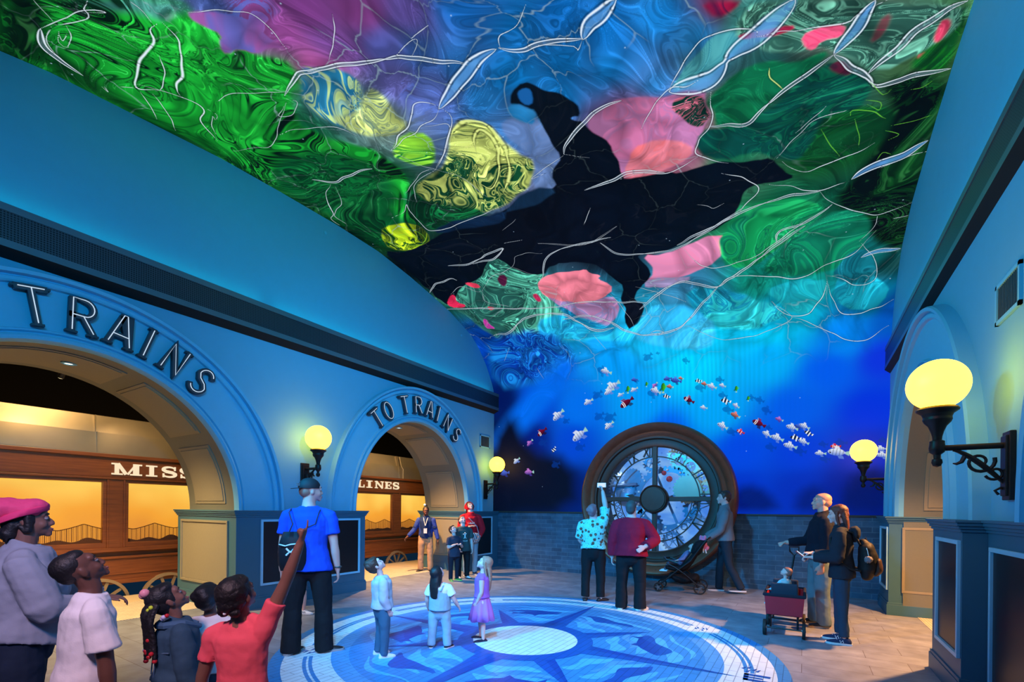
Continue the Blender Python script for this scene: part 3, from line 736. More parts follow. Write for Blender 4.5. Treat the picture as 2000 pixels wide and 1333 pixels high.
    mb.add([(-.20, Y0 - 6.5, 2.80), (-.20, Y1 - 6.5, 2.80), (-.26, Y1 - 6.5, 3.10), (-.26, Y0 - 6.5, 3.10)], [(0, 1, 2, 3)])
    mb.add([(-.26, Y0 - 6.5, 3.10), (-.26, Y1 - 6.5, 3.10), (-1.2, Y1 - 6.5, 3.25), (-1.2, Y0 - 6.5, 3.25)], [(0, 1, 2, 3)])
    for y in (-.6, 2.85, 6.3, 9.75, 13.2): mb.box(-.135, -.095, y - 6.5 - .006, y - 6.5 + .006, 2.43, 2.80); mb.box(-.265, -.19, y - 6.5 - .006, y - 6.5 + .006, 2.80, 3.10)
    mb.build('roof', ROOF, root)
    mb = MB(); mb.tube([(-.10, 9.90 - 6.5, 2.43), (-.10, 9.90 - 6.5, 2.72), (-.14, 9.86 - 6.5, 2.80), (-.2, 9.84 - 6.5, 3.08)], .018, 8); mb.build('roof_pipe', paint('pipe_paint', (.5, .42, .3), .4), root, smooth=True)
    # wheels with spokes
    for y in (2.85, 3.85, 7.9, 9.55):
        mb = MB(); R_ = .42; c = (.03, y - 6.5, -.10)
        rows = []
        for rr_, dx in ((R_, -.03), (R_, .03), (R_ - .05, .035), (R_ - .05, -.03)):
            rows.append([(c[0] + dx, c[1] + rr_ * cos(2 * pi * k / 40), c[2] + rr_ * sin(2 * pi * k / 40)) for k in range(40)])
        mb.grid(rows, closed_u=True, closed_v=True); mb.lathe([(.01, -.03), (.07, -.03), (.07, .05), (.01, .05)], c, 'x', 16)
        for k in range(10):
            a = 2 * pi * k / 10; mb.obox((c[0], c[1] + .22 * cos(a), c[2] + .22 * sin(a)), (0.015, 0, 0), (0, .17 * cos(a), .17 * sin(a)), (0, -.022 * sin(a), .022 * cos(a)))
        mb.build('wheel', paint('wheel_paint', (.30, .22, .12), .5), root, smooth=True, angle=30)
    # slab letters on the letter board
    CR = glow('train_letter', (1.0, .80, .52), .95)
    def slab(ch, y, h, wl, zb):
        mb = MB(); th = h * (.12 if ch in 'MN' else .15)
        def P(u, v): return (y - 6.5 + u * wl, zb + v * h)
        def rect(u0, v0, u1, v1): a, b3 = P(u0, v0), P(u1, v1); mb.box(.001, .016, a[0], b3[0], a[1], b3[1])
        def stroke(pts, w):
            n = len(pts); rows = []
            for i in range(n):
                p = Vector((0,) + P(*pts[i])); a = Vector((0,) + P(*pts[max(i - 1, 0)])); c = Vector((0,) + P(*pts[min(i + 1, n - 1)])); t = (c - a).normalized(); nn = Vector((1, 0, 0)).cross(t)
                ww = w[i] if hasattr(w, '__len__') else w
                rows.append([p + nn * ww + Vector((.001, 0, 0)), p + nn * ww + Vector((.016, 0, 0)), p - nn * ww + Vector((.016, 0, 0)), p - nn * ww + Vector((.001, 0, 0))])
            mb.grid(rows, closed_u=True, cap=True)
        s = .13
        if ch == 'I': rect(.3, 0, .7, 1); rect(0, 0, 1, s); rect(0, 1 - s, 1, 1)
        if ch == 'M':
            rect(.10, 0, .24, 1); rect(.70, 0, .90, 1); rect(0, 0, .36, s); rect(.60, 0, 1, s); rect(0, 1 - s, .26, 1); rect(.74, 1 - s, 1, 1)
            stroke([(.20, .97), (.47, .06)], h * .13); stroke([(.80, .97), (.52, .06)], h * .07)
        if ch == 'L': rect(.12, 0, .42, 1); rect(0, 0, 1, s); rect(0, 1 - s, .55, 1); rect(.88, 0, 1, .40)
        if ch == 'N':
            rect(.10, 0, .22, 1); rect(.80, 0, .92, 1); rect(0, 0, .34, s); rect(0, 1 - s, .30, 1); rect(.66, 1 - s, 1, 1); stroke([(.16, .95), (.86, .05)], h * .13)
        if ch == 'E': rect(.12, 0, .42, 1); rect(0, 0, 1, s); rect(0, 1 - s, 1, 1); rect(.42, .44, .72, .56); rect(.88, 0, 1, .36); rect(.88, .68, 1, 1); rect(.64, .34, .74, .66)
        if ch == 'S':
            L = LETTERS['S'][0]; n = len(L); stroke([(u, .05 + v * .9) for u, v in L], [h * (.065 + .075 * sin(pi * i / (n - 1)) ** 2) for i in range(n)]); rect(.82, .64, .93, 1.0); rect(.06, 0, .17, .36)
        return mb.build('letter', CR, root)
    for ch, y, wl in (('M', 3.01, .43), ('I', 3.50, .17), ('S', 3.74, .24), ('S', 4.03, .24)): slab(ch, y, .20, wl, 2.085)
    for ch, y, wl in (('L', 8.16, .22), ('I', 8.45, .20), ('N', 8.74, .31), ('E', 9.10, .24), ('S', 9.40, .24)): slab(ch, y, .20, wl, 2.105)
train()
# black void round the platform, with warm spots
mb = MB(); mb.box(-13.4, -13.3, -2.6, 16.0, -.1, 6.0); mb.box(-13.4, -7.3, 16.0, 16.1, -.1, 6.0); mb.box(-13.4, -7.3, -2.7, -2.6, -.1, 6.0)
struct(mb, 'wall_platform', DARK)
mb = MB(); mb.box(-13.4, -7.22, -2.6, 16.0, 4.5, 4.6); struct(mb, 'ceiling_platform', DARK)
mb = MB(); mb.box(-7.5, -7.22, YB + .1, 16.0, 0, 4.5); struct(mb, 'wall_platform_side', DARK)
mb = MB(); mb.box(XR + .25, 5.1, YN, YB + .1, 4.35, 4.45); mb.box(5.0, 5.1, YN, YB + .1, 0, 4.4); struct(mb, 'wall_right_passage', SOFFIT)
WARM = (1.0, .62, .25)
def track_spot(loc, target, power, size, lab, vis=True):
    root = empty('track_spotlight', loc, 0, lab, 'spotlight', 'small ceiling spotlights over the train')
    d = (Vector(target) - Vector(loc)).normalized(); q = d.to_track_quat('Z', 'Y').to_matrix()
    mb = MB(); mb.lathe([(.02, -.10), (.035, -.09), (.04, 0), (.036, .0)], (0, 0, 0), 'z', 14)
    mb.v = [tuple(q @ Vector(v)) for v in mb.v]; mb.tube([(0, 0, 0), (0, 0, 4.5 - loc[2])], .008, 6)
    mb.build('lamp_housing', paint('fixture_black', (.01, .01, .01), .5), root, smooth=True)
    mb = MB(); mb.lathe([(.002, -.004), (.034, -.004), (.034, .004), (.002, .006)], (0, 0, 0), 'z', 14); mb.v = [tuple(q @ Vector(v)) for v in mb.v]
    mb.build('lamp_lens', glow('warm_lens', (1, .75, .4), 5), root)
    lamp_spot('track_lamp', tuple(Vector(loc) + d * .05), target, WARM, power, size, .7, .05)
track_spot((-9.1, 2.15, 3.40), (-10.1, 2.0, 2.2), 30, 80, 'tiny lit spotlight in the dark beyond the near arch, left one')
track_spot((-9.1, 3.16, 3.42), (-10.1, 3.6, 2.2), 30, 80, 'tiny lit spotlight in the dark beyond the near arch, right one')
track_spot((-9.1, 8.80, 3.42), (-10.1, 9.0, 2.2), 30, 80, 'tiny lit spotlight in the dark seen through the far arch')
def down_light(x, y, z, label, nrm):
    root = empty('recessed_downlight', (x, y, z), 0, label, 'downlight', 'recessed lights in the arch soffits')
    q = Vector(nrm).to_track_quat('Z', 'Y').to_matrix()
    mb = MB(); mb.lathe([(.045, -.0), (.075, 0), (.08, .012), (.05, .016), (.045, .004)], (0, 0, 0), 'z', 24); mb.v = [tuple(q @ Vector(v)) for v in mb.v]; mb.build('ring', TRIM, root, smooth=True)
    mb = MB(); mb.lathe([(.002, 0), (.048, 0), (.048, .006), (.002, .006)], (0, 0, 0), 'z', 24); mb.v = [tuple(q @ Vector(v)) for v in mb.v]; mb.build('lens', glow('down_lens', (1, .9, .7), 2.5), root)
down_light(-7.85, 1.93, 3.345, 'round recessed light in the crown of the near arch', (0, 0, -1))
down_light(-7.85, 7.55, 3.405, 'round recessed light in the crown of the far arch', (0, 0, -1))
# warm passage lights: down onto the passage floors
lamp_spot('passage_lamp', (-7.9, 1.9, 3.28), (-7.9, 2.3, 0), WARM, 1000, 105, .9, .06)
lamp_spot('passage_lamp', (-7.9, 7.5, 3.34), (-7.4, 7.9, 0), (1.0, .50, .18), 1300, 100, .9, .06)
lamp_spot('passage_lamp', (2.0, 7.5, 3.2), (1.0, 7.2, 0), (1.0, .42, .14), 1700, 110, .9, .08)
lamp_area('platform_lamp', (-8.6, 2.5, 4.3), (-9.6, 2.5, 0), WARM, 60, 1.0, 1.0)
lamp_area('platform_lamp', (-8.6, 9.0, 4.3), (-9.6, 9.0, 0), WARM, 60, 1.0, 1.0)

lamp_spot('clock_fill_spot', (-3.6, 6.4, 5.6), (CX - .4, YB, CZ + .3), (1.0, .60, .38), 130, 34, .8, .08)  # added warm fill spot on the clock, without a fixture

# ------------------------------------------------------------------ floor medallion (compass rose mosaic)
def medallion():
    c = Vector((-2.8, 4.76))
    cols = dict(w=(0.72, 0.86, 0.92), b=(0.05, 0.27, 0.62), m=(0.10, 0.36, 0.72), d=(0.015, 0.10, 0.42), l=(0.10, 0.48, 0.86), dd=(0.012, 0.07, 0.36))
    mats = []; idx = {}
    for i, (k, v) in enumerate(cols.items()):
        g = tuple(q * .45 for q in v) + (1,)
        mats.append(brick_mat('mosaic_' + 'white azure blue navy light deep'.split()[i], v + (1,), tuple(q * .95 for q in v) + (1,), g, 1, .30, .075, .004 if k == 'w' else .003, 'YX', .35, .15, .06)); idx[k] = i
    mb = MB()
    def disc(r, z, k, n=96): mb.add([(c.x + r * cos(2 * pi * i / n), c.y + r * sin(2 * pi * i / n), z) for i in range(n)], [tuple(range(n))], idx[k])
    def ringm(r0, r1, z, k, a0=0, a1=360, n=96):
        vs = []
        for i in range(n + 1):
            a = radians(a0 + (a1 - a0) * i / n); vs += [(c.x + r0 * cos(a), c.y + r0 * sin(a), z), (c.x + r1 * cos(a), c.y + r1 * sin(a), z)]
        mb.add(vs, [(2 * i, 2 * i + 1, 2 * i + 3, 2 * i + 2) for i in range(n)], idx[k])
    def poly(pts, z, k): mb.add([(c.x + p[0], c.y + p[1], z) for p in pts], [tuple(range(len(pts)))], idx[k])
    Z = .002
    ringm(2.62, 2.74, Z, 'b'); ringm(2.165, 2.62, Z, 'w'); ringm(1.95, 2.165, Z, 'm'); disc(1.95, Z, 'b')
    # double pin stripe in the white ring, broken at the eight marks
    for k in range(8):
        a0 = 45 * k + 5; a1 = 45 * k + 40
        ringm(2.34, 2.375, Z * 2, 'b', a0, a1, 24); ringm(2.395, 2.43, Z * 2, 'b', a0, a1, 24)
    P = lambda r, a: (r * cos(radians(a)), r * sin(radians(a)))
    # light swirls, dark fins and fish in every petal
    rnd = random.Random(4)
    for k in range(8):
        a = 45 * k
        def cres(r0, r1, a0, a1, w, z, col):
            n = 18; A = []; B = []
            for i in range(n + 1):
                t = i / n; r = r0 + (r1 - r0) * t + .05 * sin(t * 7 + k); ww = w * sin(pi * min(max(t, .02), .98)) ** .6 * (1 + .35 * sin(t * 9 + 2 * k))
                A.append(P(r + ww, a + a0 + (a1 - a0) * t)); B.append(P(r - ww, a + a0 + (a1 - a0) * t))
            vs = A + B
            mb.add([(c.x + p[0], c.y + p[1], z) for p in vs], [(i, i + 1, n + 2 + i, n + 1 + i) for i in range(n)], idx[col])
        cres(1.02, 1.10, 6, 39, .085, Z * 1.5, 'l'); cres(1.30, 1.42, 8, 42, .09, Z * 1.5, 'l'); cres(1.66, 1.60, 2, 36, .085, Z * 1.5, 'l'); cres(1.84, 1.80, 10, 40, .03, Z * 1.5, 'l')
        cres(1.52, 1.50, 10, 40, .10, Z * 1.7, 'd'); cres(1.20, 1.30, 16, 44, .05, Z * 1.7, 'm')
        if k % 2 == 0:   # fish silhouette
            fx, fy = P(1.42, a + 22); ang = a + 22 + 100
            pts = []
            for u, v in ((-.45, 0), (-.32, .07), (-.1, .14), (.02, .15), (.10, .25), (.16, .14), (.30, .08), (.42, .03), (.56, .12), (.52, 0), (.56, -.10), (.42, -.03), (.25, -.09), (.05, -.13), (-.05, -.22), (-.10, -.13), (-.3, -.08)):
                ca, sa = cos(radians(ang)), sin(radians(ang)); pts.append((fx + (u * ca - v * sa) * .75, fy + (u * sa + v * ca) * .75))
            poly(pts, Z * 1.9, 'dd')
    ringm(1.95, 1.99, Z * 1.5, 'b')
    for k in range(8):
        L = 2.30 if k % 2 == 0 else 1.65; a = 45 * k + (1 if k % 2 == 0 else 0); w = 14 if k % 2 == 0 else 10; r0 = .72
        poly([P(.55, a - w - 4), P(r0, a - w), P(1.1, a - w * .42), P(L, a), P(r0, a + 1), P(.55, a)], Z * 2.2, 'd')
        poly([P(.55, a), P(r0, a + 1), P(L, a), P(1.1, a + w * .42), P(r0, a + w), P(.55, a + w + 4)], Z * 2.2, 'dd')
    ringm(.58, .80, Z * 2.5, 'd'); disc(.62, Z * 3, 'w')
    # E mark and the small wave emblems in the white ring
    def letterE(r, a, s):
        er = Vector(P(1, a)); et = Vector((-er.y, er.x))
        def R(u0, v0, u1, v1): poly([tuple(er * (r + v) + et * u) for u, v in ((u0 * s, v0 * s), (u1 * s, v0 * s), (u1 * s, v1 * s), (u0 * s, v1 * s))], Z * 2.6, 'd')
        R(-.5, -.5, .5, -.3); R(-.5, -.5, -.25, .6); R(.25, -.5, .5, .6); R(-.08, -.5, .08, .3)
    for k in range(4): letterE(2.44, 90 * k + 2.0, .20) if k == 0 else None
    for k in range(8):
        a = 45 * k + (7 if k == 0 else 0)
        if k % 2 == 0 and k: continue
        for da, rr0 in ((-1.5, 2.36), (0, 2.42), (1.4, 2.38), (-.6, 2.45), (.8, 2.33)):
            p = P(rr0, a + da); q = P(rr0 + .035, a + da + 1.6); n_ = (q[0] - p[0], q[1] - p[1]); L_ = math.hypot(*n_); nx, ny = -n_[1] / L_ * .014, n_[0] / L_ * .014
            poly([(p[0] - nx, p[1] - ny), (q[0] - nx * .3, q[1] - ny * .3), (q[0] + nx * .3, q[1] + ny * .3), (p[0] + nx, p[1] + ny)], Z * 2.6, 'd')
    o = mb.build('floor_medallion', mats); tag(o, kind='structure')
medallion()
# content of the LED screen in metres on its surface: (across from the left wall, along from the brick cap)
SCREEN_BASE = [(0.33,4,0,60,170),(1.49,3.57,0,110,225),(3.46,3.34,0,150,240),(5.15,3.15,0,200,250),(6.59,3.19,0,170,245),(7.59,2.87,0,90,235),(8.34,2.97,10,50,220),(0.25,2.88,0,20,90),(1.36,2.67,0,70,210),(2.52,2.46,0,110,235),(4.03,2.47,0,150,240),(5.65,2.23,0,160,240),(7.03,2.12,0,90,230),(8.21,2.02,0,50,220),(0.09,1.83,0,15,60),(1.22,1.78,0,30,130),(2.39,1.73,0,70,210),(4.61,1.74,0,90,230),(6.14,1.33,0,70,225),(7.12,1.29,0,60,215),(8.21,1.24,0,40,190),(0.11,0.51,5,8,30),(1.54,0.5,0,12,60),(2.4,0.5,0,25,110),(4.62,0.48,0,40,180),(6.15,0.47,0,50,200),(7.12,0.47,0,45,185),(7.84,0.46,0,30,150),(8.36,0.36,0,25,130),(-0.05,-0.05,2,8,30),(8.51,0.07,0,20,120),(0.53,4.58,0,60,160),(1.41,5.06,10,110,150),(2.49,4.49,0,140,200),(4.17,4.06,10,170,225),(5.72,4.11,0,170,205),(7.02,4.07,0,160,190),(8.15,4.03,0,110,140),(8.45,3.63,0,80,180),(7.81,3.39,0,130,235),(6.59,3.62,0,190,235),(5.19,3.78,0,190,245),(0.27,5.93,20,90,80),(1.41,6.12,30,120,100),(2.01,5.39,50,140,130),(4.33,4.74,30,150,190),(5.17,4.91,60,150,200),(6.47,4.77,10,150,130),(7.4,4.72,10,150,140),(8.09,4.72,10,110,110),(8.38,4.48,5,50,50),(0.27,7.29,5,8,15),(1.5,7.15,3,5,15),(2.6,7.02,2,5,15),(3.65,7.02,2,6,20),(5.28,6.6,2,6,20),(4.24,6.08,3,8,25),(6.34,6.04,10,150,90),(7.11,6.17,10,120,80),(7.67,6.14,5,70,50),(8.32,5.45,3,30,20),(8.29,6.16,3,25,15),(8.36,6.94,3,25,10),(8.49,7.25,2,15,8),(0.23,8.57,3,30,10),(0.33,9.68,3,35,12),(0.55,10.63,4,60,18),(1.33,9.93,5,90,45),(1.74,9.32,8,100,50),(1.78,8.59,20,110,50),(0.5,8.07,10,70,20),(0.78,11.4,10,120,30),(0.89,11.98,10,110,30),(1.62,11.51,15,140,40),(1.75,11.16,15,150,50),(2.16,11.16,15,140,50),(1.63,10.55,10,100,60),(2.23,10.67,20,90,120),(2.51,10.51,60,120,140),(2.54,10.22,120,150,130),(0.98,12.47,8,80,25),(0.72,12.8,5,40,12),(0.46,13,3,12,6),(0.05,12.81,2,25,8),(-0.07,12.16,3,50,12),(0.15,11.6,3,50,12),(0.77,13.13,5,25,10),(1.61,12.45,15,70,35),(1.88,12.22,40,90,80),(2.37,12.02,60,90,160),(2.57,11.83,160,80,165),(3.07,11.51,155,75,170),(3.49,11.24,160,75,165),(3.87,10.93,110,90,180),(2.64,11.46,165,80,165),(2.99,11.16,140,85,175),(3.35,10.86,90,100,190),(2.58,11.05,170,80,150),(3.65,10.55,60,110,195),(3.11,10.49,110,110,195),(3.48,10.2,90,115,200),(3.99,10.28,40,115,195),(4.34,10.71,10,100,185),(4.69,10.33,5,110,190),(5.19,10.2,5,105,190),(5.55,9.76,10,120,210),(6.03,9.66,15,130,215),(6.26,9.36,25,140,215),(4.93,9.67,5,115,195),(5.4,9.33,10,130,215),(5.73,8.92,20,130,205),(4.38,9.84,5,120,200),(3.97,9.76,30,120,195),(4.76,9.31,10,130,215),(4.03,9.28,60,120,190),(4.12,8.63,95,120,185),(4.21,9.08,60,130,190),(4.06,8.22,120,140,190),(5.18,8.74,130,110,180),(5.61,8.68,170,110,170),(5.22,8.26,200,110,160),(5.67,8.21,190,110,160),(5.36,7.78,235,110,130),(5.83,7.75,200,120,160),(6,8.3,190,110,150),(6.41,8.33,15,120,80),(6.63,7.8,10,110,70),(6.36,7.5,15,130,90),(6.91,7.82,5,100,80),(7.12,8.31,8,70,60),(7.42,7.79,8,90,80),(7.34,7.11,10,110,40),(7.77,6.99,8,80,30),(6.85,8.66,30,90,90),(6.29,8.97,60,150,170),(6.67,9.3,60,150,140),(7.08,9.06,80,150,130),(7.51,8.66,120,120,110),(7.74,8.36,90,160,140),(8.04,8.47,110,180,150),(8.32,8.32,60,130,60),(8.32,7.91,40,90,40),(7.98,8.04,60,100,60),(8.37,8.45,90,160,110),(6.47,9.52,120,20,70)]
SCREEN_POLY = [
([(-0.03,6.34),(0.71,6.66),(2.08,6.92),(2.79,6.15),(2.56,5.23),(2.7,4.72),(1.94,4.45),(1.02,4.33),(0.54,4.75),(0.26,5.52)],(95, 205, 175),(4, 45, 50),0.9,0.06),
([(0.8,13.17),(2.14,12.23),(2.09,12.08),(2.12,11.65),(2.41,11.11),(1.88,10.98),(1.55,10.49),(2.22,9.67),(1.75,8.31),(0.13,7.86),(-0.27,9.27),(0.08,11.45),(-0.02,12.17),(-0.03,13.02)],(22, 165, 48),(2, 22, 8),1,0.05),
([(1.04,10.46),(1.84,9.89),(1.74,8.9),(1.1,8.63),(1.44,7.97),(0.03,7.91),(-0.27,9.27),(0.12,10.23)],(8, 100, 45),(2, 20, 12),0.8,0.12),
([(0.34,13.09),(0.47,12.66),(0.14,11.71),(0.12,10.23),(0.19,8.76),(0.1,7.71),(-0.27,9.27),(0.08,11.45),(-0.02,12.17),(-0.03,13.02)],(8, 70, 20),(1, 5, 3),0.9,0.12),
([(0.8,13.17),(1.2,12.87),(0.61,12.81),(0.14,12.83),(0.04,13.04)],(6, 50, 15),(1, 6, 3),0.9,0.1),
([(1.2,12.87),(2.18,12.21),(2.12,12.09),(1.76,12.3),(1.41,12.59)],(60, 130, 120),(5, 40, 20),1,0.06),
([(2.1,12.12),(2.35,11.96),(2.49,11.69),(2.49,11.35),(2.38,11.47),(2.2,11.53),(2.14,11.61),(1.9,11.65),(1.94,11.74),(2.11,11.8),(2.06,11.97),(2.04,12.08)],(150, 85, 160),(140, 80, 160),0.1,0.02),
([(2.37,11.11),(2.66,10.98),(2.8,10.75),(2.65,10.51),(2.38,10.21),(2.14,10.13),(1.95,10.47),(1.96,10.83)],(30, 110, 150),(195, 225, 140),0.9,0.04),
([(2.79,10.56),(2.87,10.39),(2.8,10.12),(2.85,9.9),(2.62,9.86),(2.14,10.13),(2.01,10.51),(2.4,10.35)],(205, 225, 130),(40, 90, 110),0.8,0.04),
([(3.36,9.66),(3.72,9.52),(3.82,9.21),(3.74,8.83),(3.95,8.56),(3.74,8.26),(3.22,8.01),(2.78,7.95),(2.23,8.07),(2.02,8.48),(2.02,8.9),(2.59,9.11),(2.99,9.25)],(220, 238, 125),(10, 70, 40),1,0.04),
([(2.29,9.69),(2.7,9.85),(2.98,9.66),(2.8,9.35),(2.49,9.23),(2.24,9.49)],(150, 230, 60),(15, 110, 40),1,0.03),
([(1.91,8.96),(2.02,8.48),(2.77,7.92),(2.05,7.85),(1.42,7.95),(1.45,8.61)],(20, 150, 80),(4, 50, 25),1,0.05),
([(0.75,8.48),(1.24,8.28),(1.35,7.93),(1.11,7.64),(0.63,7.67),(0.26,7.85),(0.4,8.21)],(190, 225, 30),(6, 60, 12),1,0.02),
([(4.05,9.32),(4.34,9.25),(4.35,8.91),(4.31,8.54),(4.2,8.15),(3.69,7.85),(3.66,8.18),(3.93,8.52),(3.85,8.88),(3.9,9.26)],(95, 130, 190),(120, 140, 185),0.3,0.03),
([(4.85,8.85),(5.14,8.97),(5.59,8.84),(5.87,8.77),(6.22,8.69),(6.25,8.41),(6.17,8.08),(5.98,7.81),(5.94,7.63),(5.51,7.53),(4.89,7.7),(4.86,8.25)],(205, 115, 165),(150, 120, 175),0.45,0.02),
([(4.94,7.73),(5.22,8.16),(5.58,8.11),(5.95,7.87),(5.94,7.63),(5.51,7.53),(5.09,7.6)],(245, 120, 130),(205, 140, 170),0.4,0.03),
([(5.86,8.7),(6.05,8.67),(6.25,8.55),(6.22,8.22),(6.13,8.08),(5.97,8.3),(5.81,8.53)],(235, 120, 150),(5, 50, 40),1,0.015),
([(5.84,8.8),(6.11,9.1),(6.38,9.26),(6.61,9.17),(6.73,9),(6.48,8.89),(6.2,8.74)],(90, 190, 200),(20, 120, 150),0.6,0.02),
([(6.27,8.52),(6.51,8.71),(6.85,8.72),(7.12,8.48),(7.43,8.44),(7.19,8.27),(6.81,8.11),(6.7,7.97),(6.47,7.88),(6.26,8.08)],(15, 140, 85),(5, 85, 60),0.7,0.03),
([(6.08,8.08),(6.47,7.92),(6.7,7.99),(7.12,8.17),(7.49,8.31),(7.78,7.91),(7.63,7.46),(7.28,7.05),(6.94,7.03),(6.48,7.44),(6.28,7.35),(5.98,7.68)],(10, 120, 85),(3, 60, 60),0.9,0.03),
([(7.11,6.95),(7.27,7.48),(7.57,7.6),(7.98,7.36),(8.07,7.01),(7.88,6.86),(7.46,6.75)],(16, 115, 45),(4, 55, 28),0.9,0.04),
([(7.78,7.91),(8.47,7.65),(8.48,7.03),(8.48,6.25),(8.48,5.4),(8.46,4.63),(8.06,5.04),(7.49,6.01),(7.81,6.55),(8.03,7.1)],(10, 70, 25),(1, 8, 6),1,0.08),
([(6.56,9.19),(6.8,9.38),(8.45,8.45),(8.47,8.13),(8.17,8.12),(7.78,7.95),(7.53,8.35),(7.21,8.62),(6.85,8.81),(6.68,9.01)],(140, 232, 202),(6, 60, 55),0.9,0.03),
([(6.35,9.64),(6.68,9.45),(6.63,9.38),(6.45,9.39)],(170, 20, 70),(10, 20, 70),0.9,0.03),
([(6.6,9.15),(6.82,9.04),(7.12,8.96),(7.15,8.88),(6.86,8.95),(6.62,9.05)],(225, 50, 100),(160, 20, 60),0.6,0.01),
([(7.19,8.79),(7.34,8.76),(7.51,8.69),(7.49,8.56),(7.32,8.6),(7.27,8.53),(7.22,8.63)],(245, 55, 115),(255, 120, 160),0.5,0.01),
([(7.68,8.47),(7.84,8.69),(7.87,8.62),(7.73,8.39)],(190, 60, 100),(60, 80, 70),0.7,0.02),
([(8.23,8.17),(8.27,8.36),(8.34,8.34),(8.35,8.19),(8.28,8.1)],(240, 80, 120),(190, 50, 80),0.6,0.015),
([(8.08,8.06),(8.18,8.08),(8.16,7.95)],(240, 90, 120),(220, 70, 100),0.4,0.01),
([(8.03,7.94),(8.17,8.12),(8.4,8.11),(8.42,8.37),(8.46,8.4),(8.46,7.69),(8.19,7.74)],(18, 120, 30),(8, 70, 30),0.9,0.04),
([(7.38,8.24),(7.49,8.28),(7.59,8.12),(7.57,8.01),(7.43,8.11)],(110, 30, 60),(40, 30, 50),0.7,0.02),
([(4.16,9.46),(4.29,9.65),(4.45,9.76),(4.56,9.57),(4.71,9.4),(4.77,9.32),(4.86,9.13),(4.85,8.95),(4.73,9.01),(4.69,8.99),(4.76,8.91),(4.85,8.89),(4.91,8.63),(4.99,8.38),(4.95,8.09),(4.89,7.71),(5.09,7.6),(5.51,7.53),(5.76,7.4),(6.16,7.42),(6.58,7.2),(6.76,7.19),(6.93,6.9),(7.12,6.72),(6.92,6.66),(6.68,6.79),(6.54,6.71),(6.42,6.47),(6.14,6.24),(5.74,6.1),(5.29,5.91),(4.91,5.81),(4.63,5.97),(4.68,5.6),(4.72,5.26),(4.38,5.12),(4.19,4.77),(4.41,4.63),(4.23,4.33),(3.92,4.18),(3.91,4.85),(4.11,5.23),(3.93,5.5),(3.92,5.89),(3.57,6.18),(3.09,6.29),(2.68,5.94),(2.31,6.33),(2.03,6.86),(1.51,6.46),(0.86,6.32),(0.14,5.76),(0.1,6.19),(0.13,7.16),(0.02,7.87),(0.61,7.64),(1.24,7.74),(1.79,7.81),(2.31,7.74),(3.01,7.84),(3.33,8.02),(3.66,8.03),(3.93,7.92),(4,8.25),(4.32,8.48),(4.31,8.84),(4.38,9.25),(4.31,9.44)],(2, 6, 18),(1, 8, 22),0.3,0.012),
([(4.33,9.62),(4.41,9.65),(4.45,9.57),(4.4,9.43),(4.33,9.41),(4.29,9.49)],(20, 90, 160),(20, 90, 160),0.1,0.01),
([(4.39,9.3),(4.25,9.11),(4.15,9.23),(4.08,9.48),(4.25,9.47)],(30, 130, 200),(60, 140, 190),0.3,0.02),
([(3.33,8.02),(3.63,8.14),(3.95,7.86),(3.64,7.75),(3.12,7.77),(2.94,7.8)],(20, 55, 90),(4, 20, 40),0.4,0.03),
([(1.47,7.99),(2.12,7.94),(3.01,7.84),(2.88,7.63),(2.27,7.68),(1.52,7.78)],(15, 50, 90),(3, 10, 30),0.6,0.03),
([(3.92,7.85),(4.26,7.74),(4.75,7.74),(4.92,7.68),(4.68,7.55),(4.15,7.7)],(2, 6, 18),(2, 6, 18),0.1,0.02),
([(2.53,5.87),(2.89,6),(3.45,5.91),(3.63,5.95),(3.63,5.81),(3.79,5.64),(3.68,5.53),(3.87,5.38),(3.82,5.1),(3.3,5),(3,5.11),(2.6,5.3),(2.43,5.58)],(240, 130, 148),(225, 120, 150),0.3,0.008),
([(2.45,5.5),(2.89,5.14),(3.31,5.02),(3.8,5.06),(3.85,4.79),(3.7,4.44),(3.31,4.32),(2.93,4.67),(2.77,5.02)],(190, 130, 180),(100, 150, 210),0.5,0.02),
([(4.73,5.91),(5.07,5.75),(5.45,5.88),(5.93,6.08),(6.07,5.7),(5.87,5.34),(5.41,5.23),(4.85,5.21),(4.57,5.17),(4.79,5.37)],(228, 118, 150),(185, 135, 185),0.5,0.02),
([(4.54,5.22),(4.96,5.25),(5.49,5.15),(4.9,4.99),(4.51,5.04)],(220, 120, 160),(80, 160, 210),0.6,0.02),
([(5.97,6.07),(6.44,6.35),(6.98,6.39),(7.49,6.01),(7.24,5.66),(6.89,5.35),(6.49,5.07),(6,5.11),(5.92,5.44)],(16, 160, 90),(4, 95, 75),0.8,0.03),
([(7.24,5.6),(7.62,5.9),(8.02,5.52),(8,4.95),(7.69,4.65),(7.1,4.61),(6.64,4.83),(6.69,5.18)],(10, 140, 95),(5, 85, 70),0.8,0.04),
([(6.62,4.53),(7.1,4.61),(7.53,4.44),(7.41,4.09),(7.14,3.91),(6.86,4.05)],(25, 175, 185),(5, 120, 150),0.5,0.015),
([(7.75,3.86),(7.53,4.39),(7.97,4.49),(8.26,4.3),(8.46,3.97),(8.16,3.82)],(20, 165, 190),(3, 90, 120),0.7,0.015),
([(7.53,4.51),(7.68,4.74),(7.96,4.97),(8.2,4.53),(8.16,4.3),(7.93,4.28)],(15, 130, 150),(3, 70, 90),0.7,0.015),
([(5.27,4.95),(5.87,4.71),(6.61,4.24),(6.94,3.93),(6.6,3.76),(5.88,3.82),(5.25,4.2)],(40, 195, 205),(8, 125, 170),0.9,0.04),
([(1.85,4.86),(2.6,4.87),(3.27,4.57),(3.65,4.26),(4.3,4.15),(4.03,3.9),(3.01,4.13),(1.84,4.19)],(30, 180, 225),(5, 110, 190),0.7,0.05),
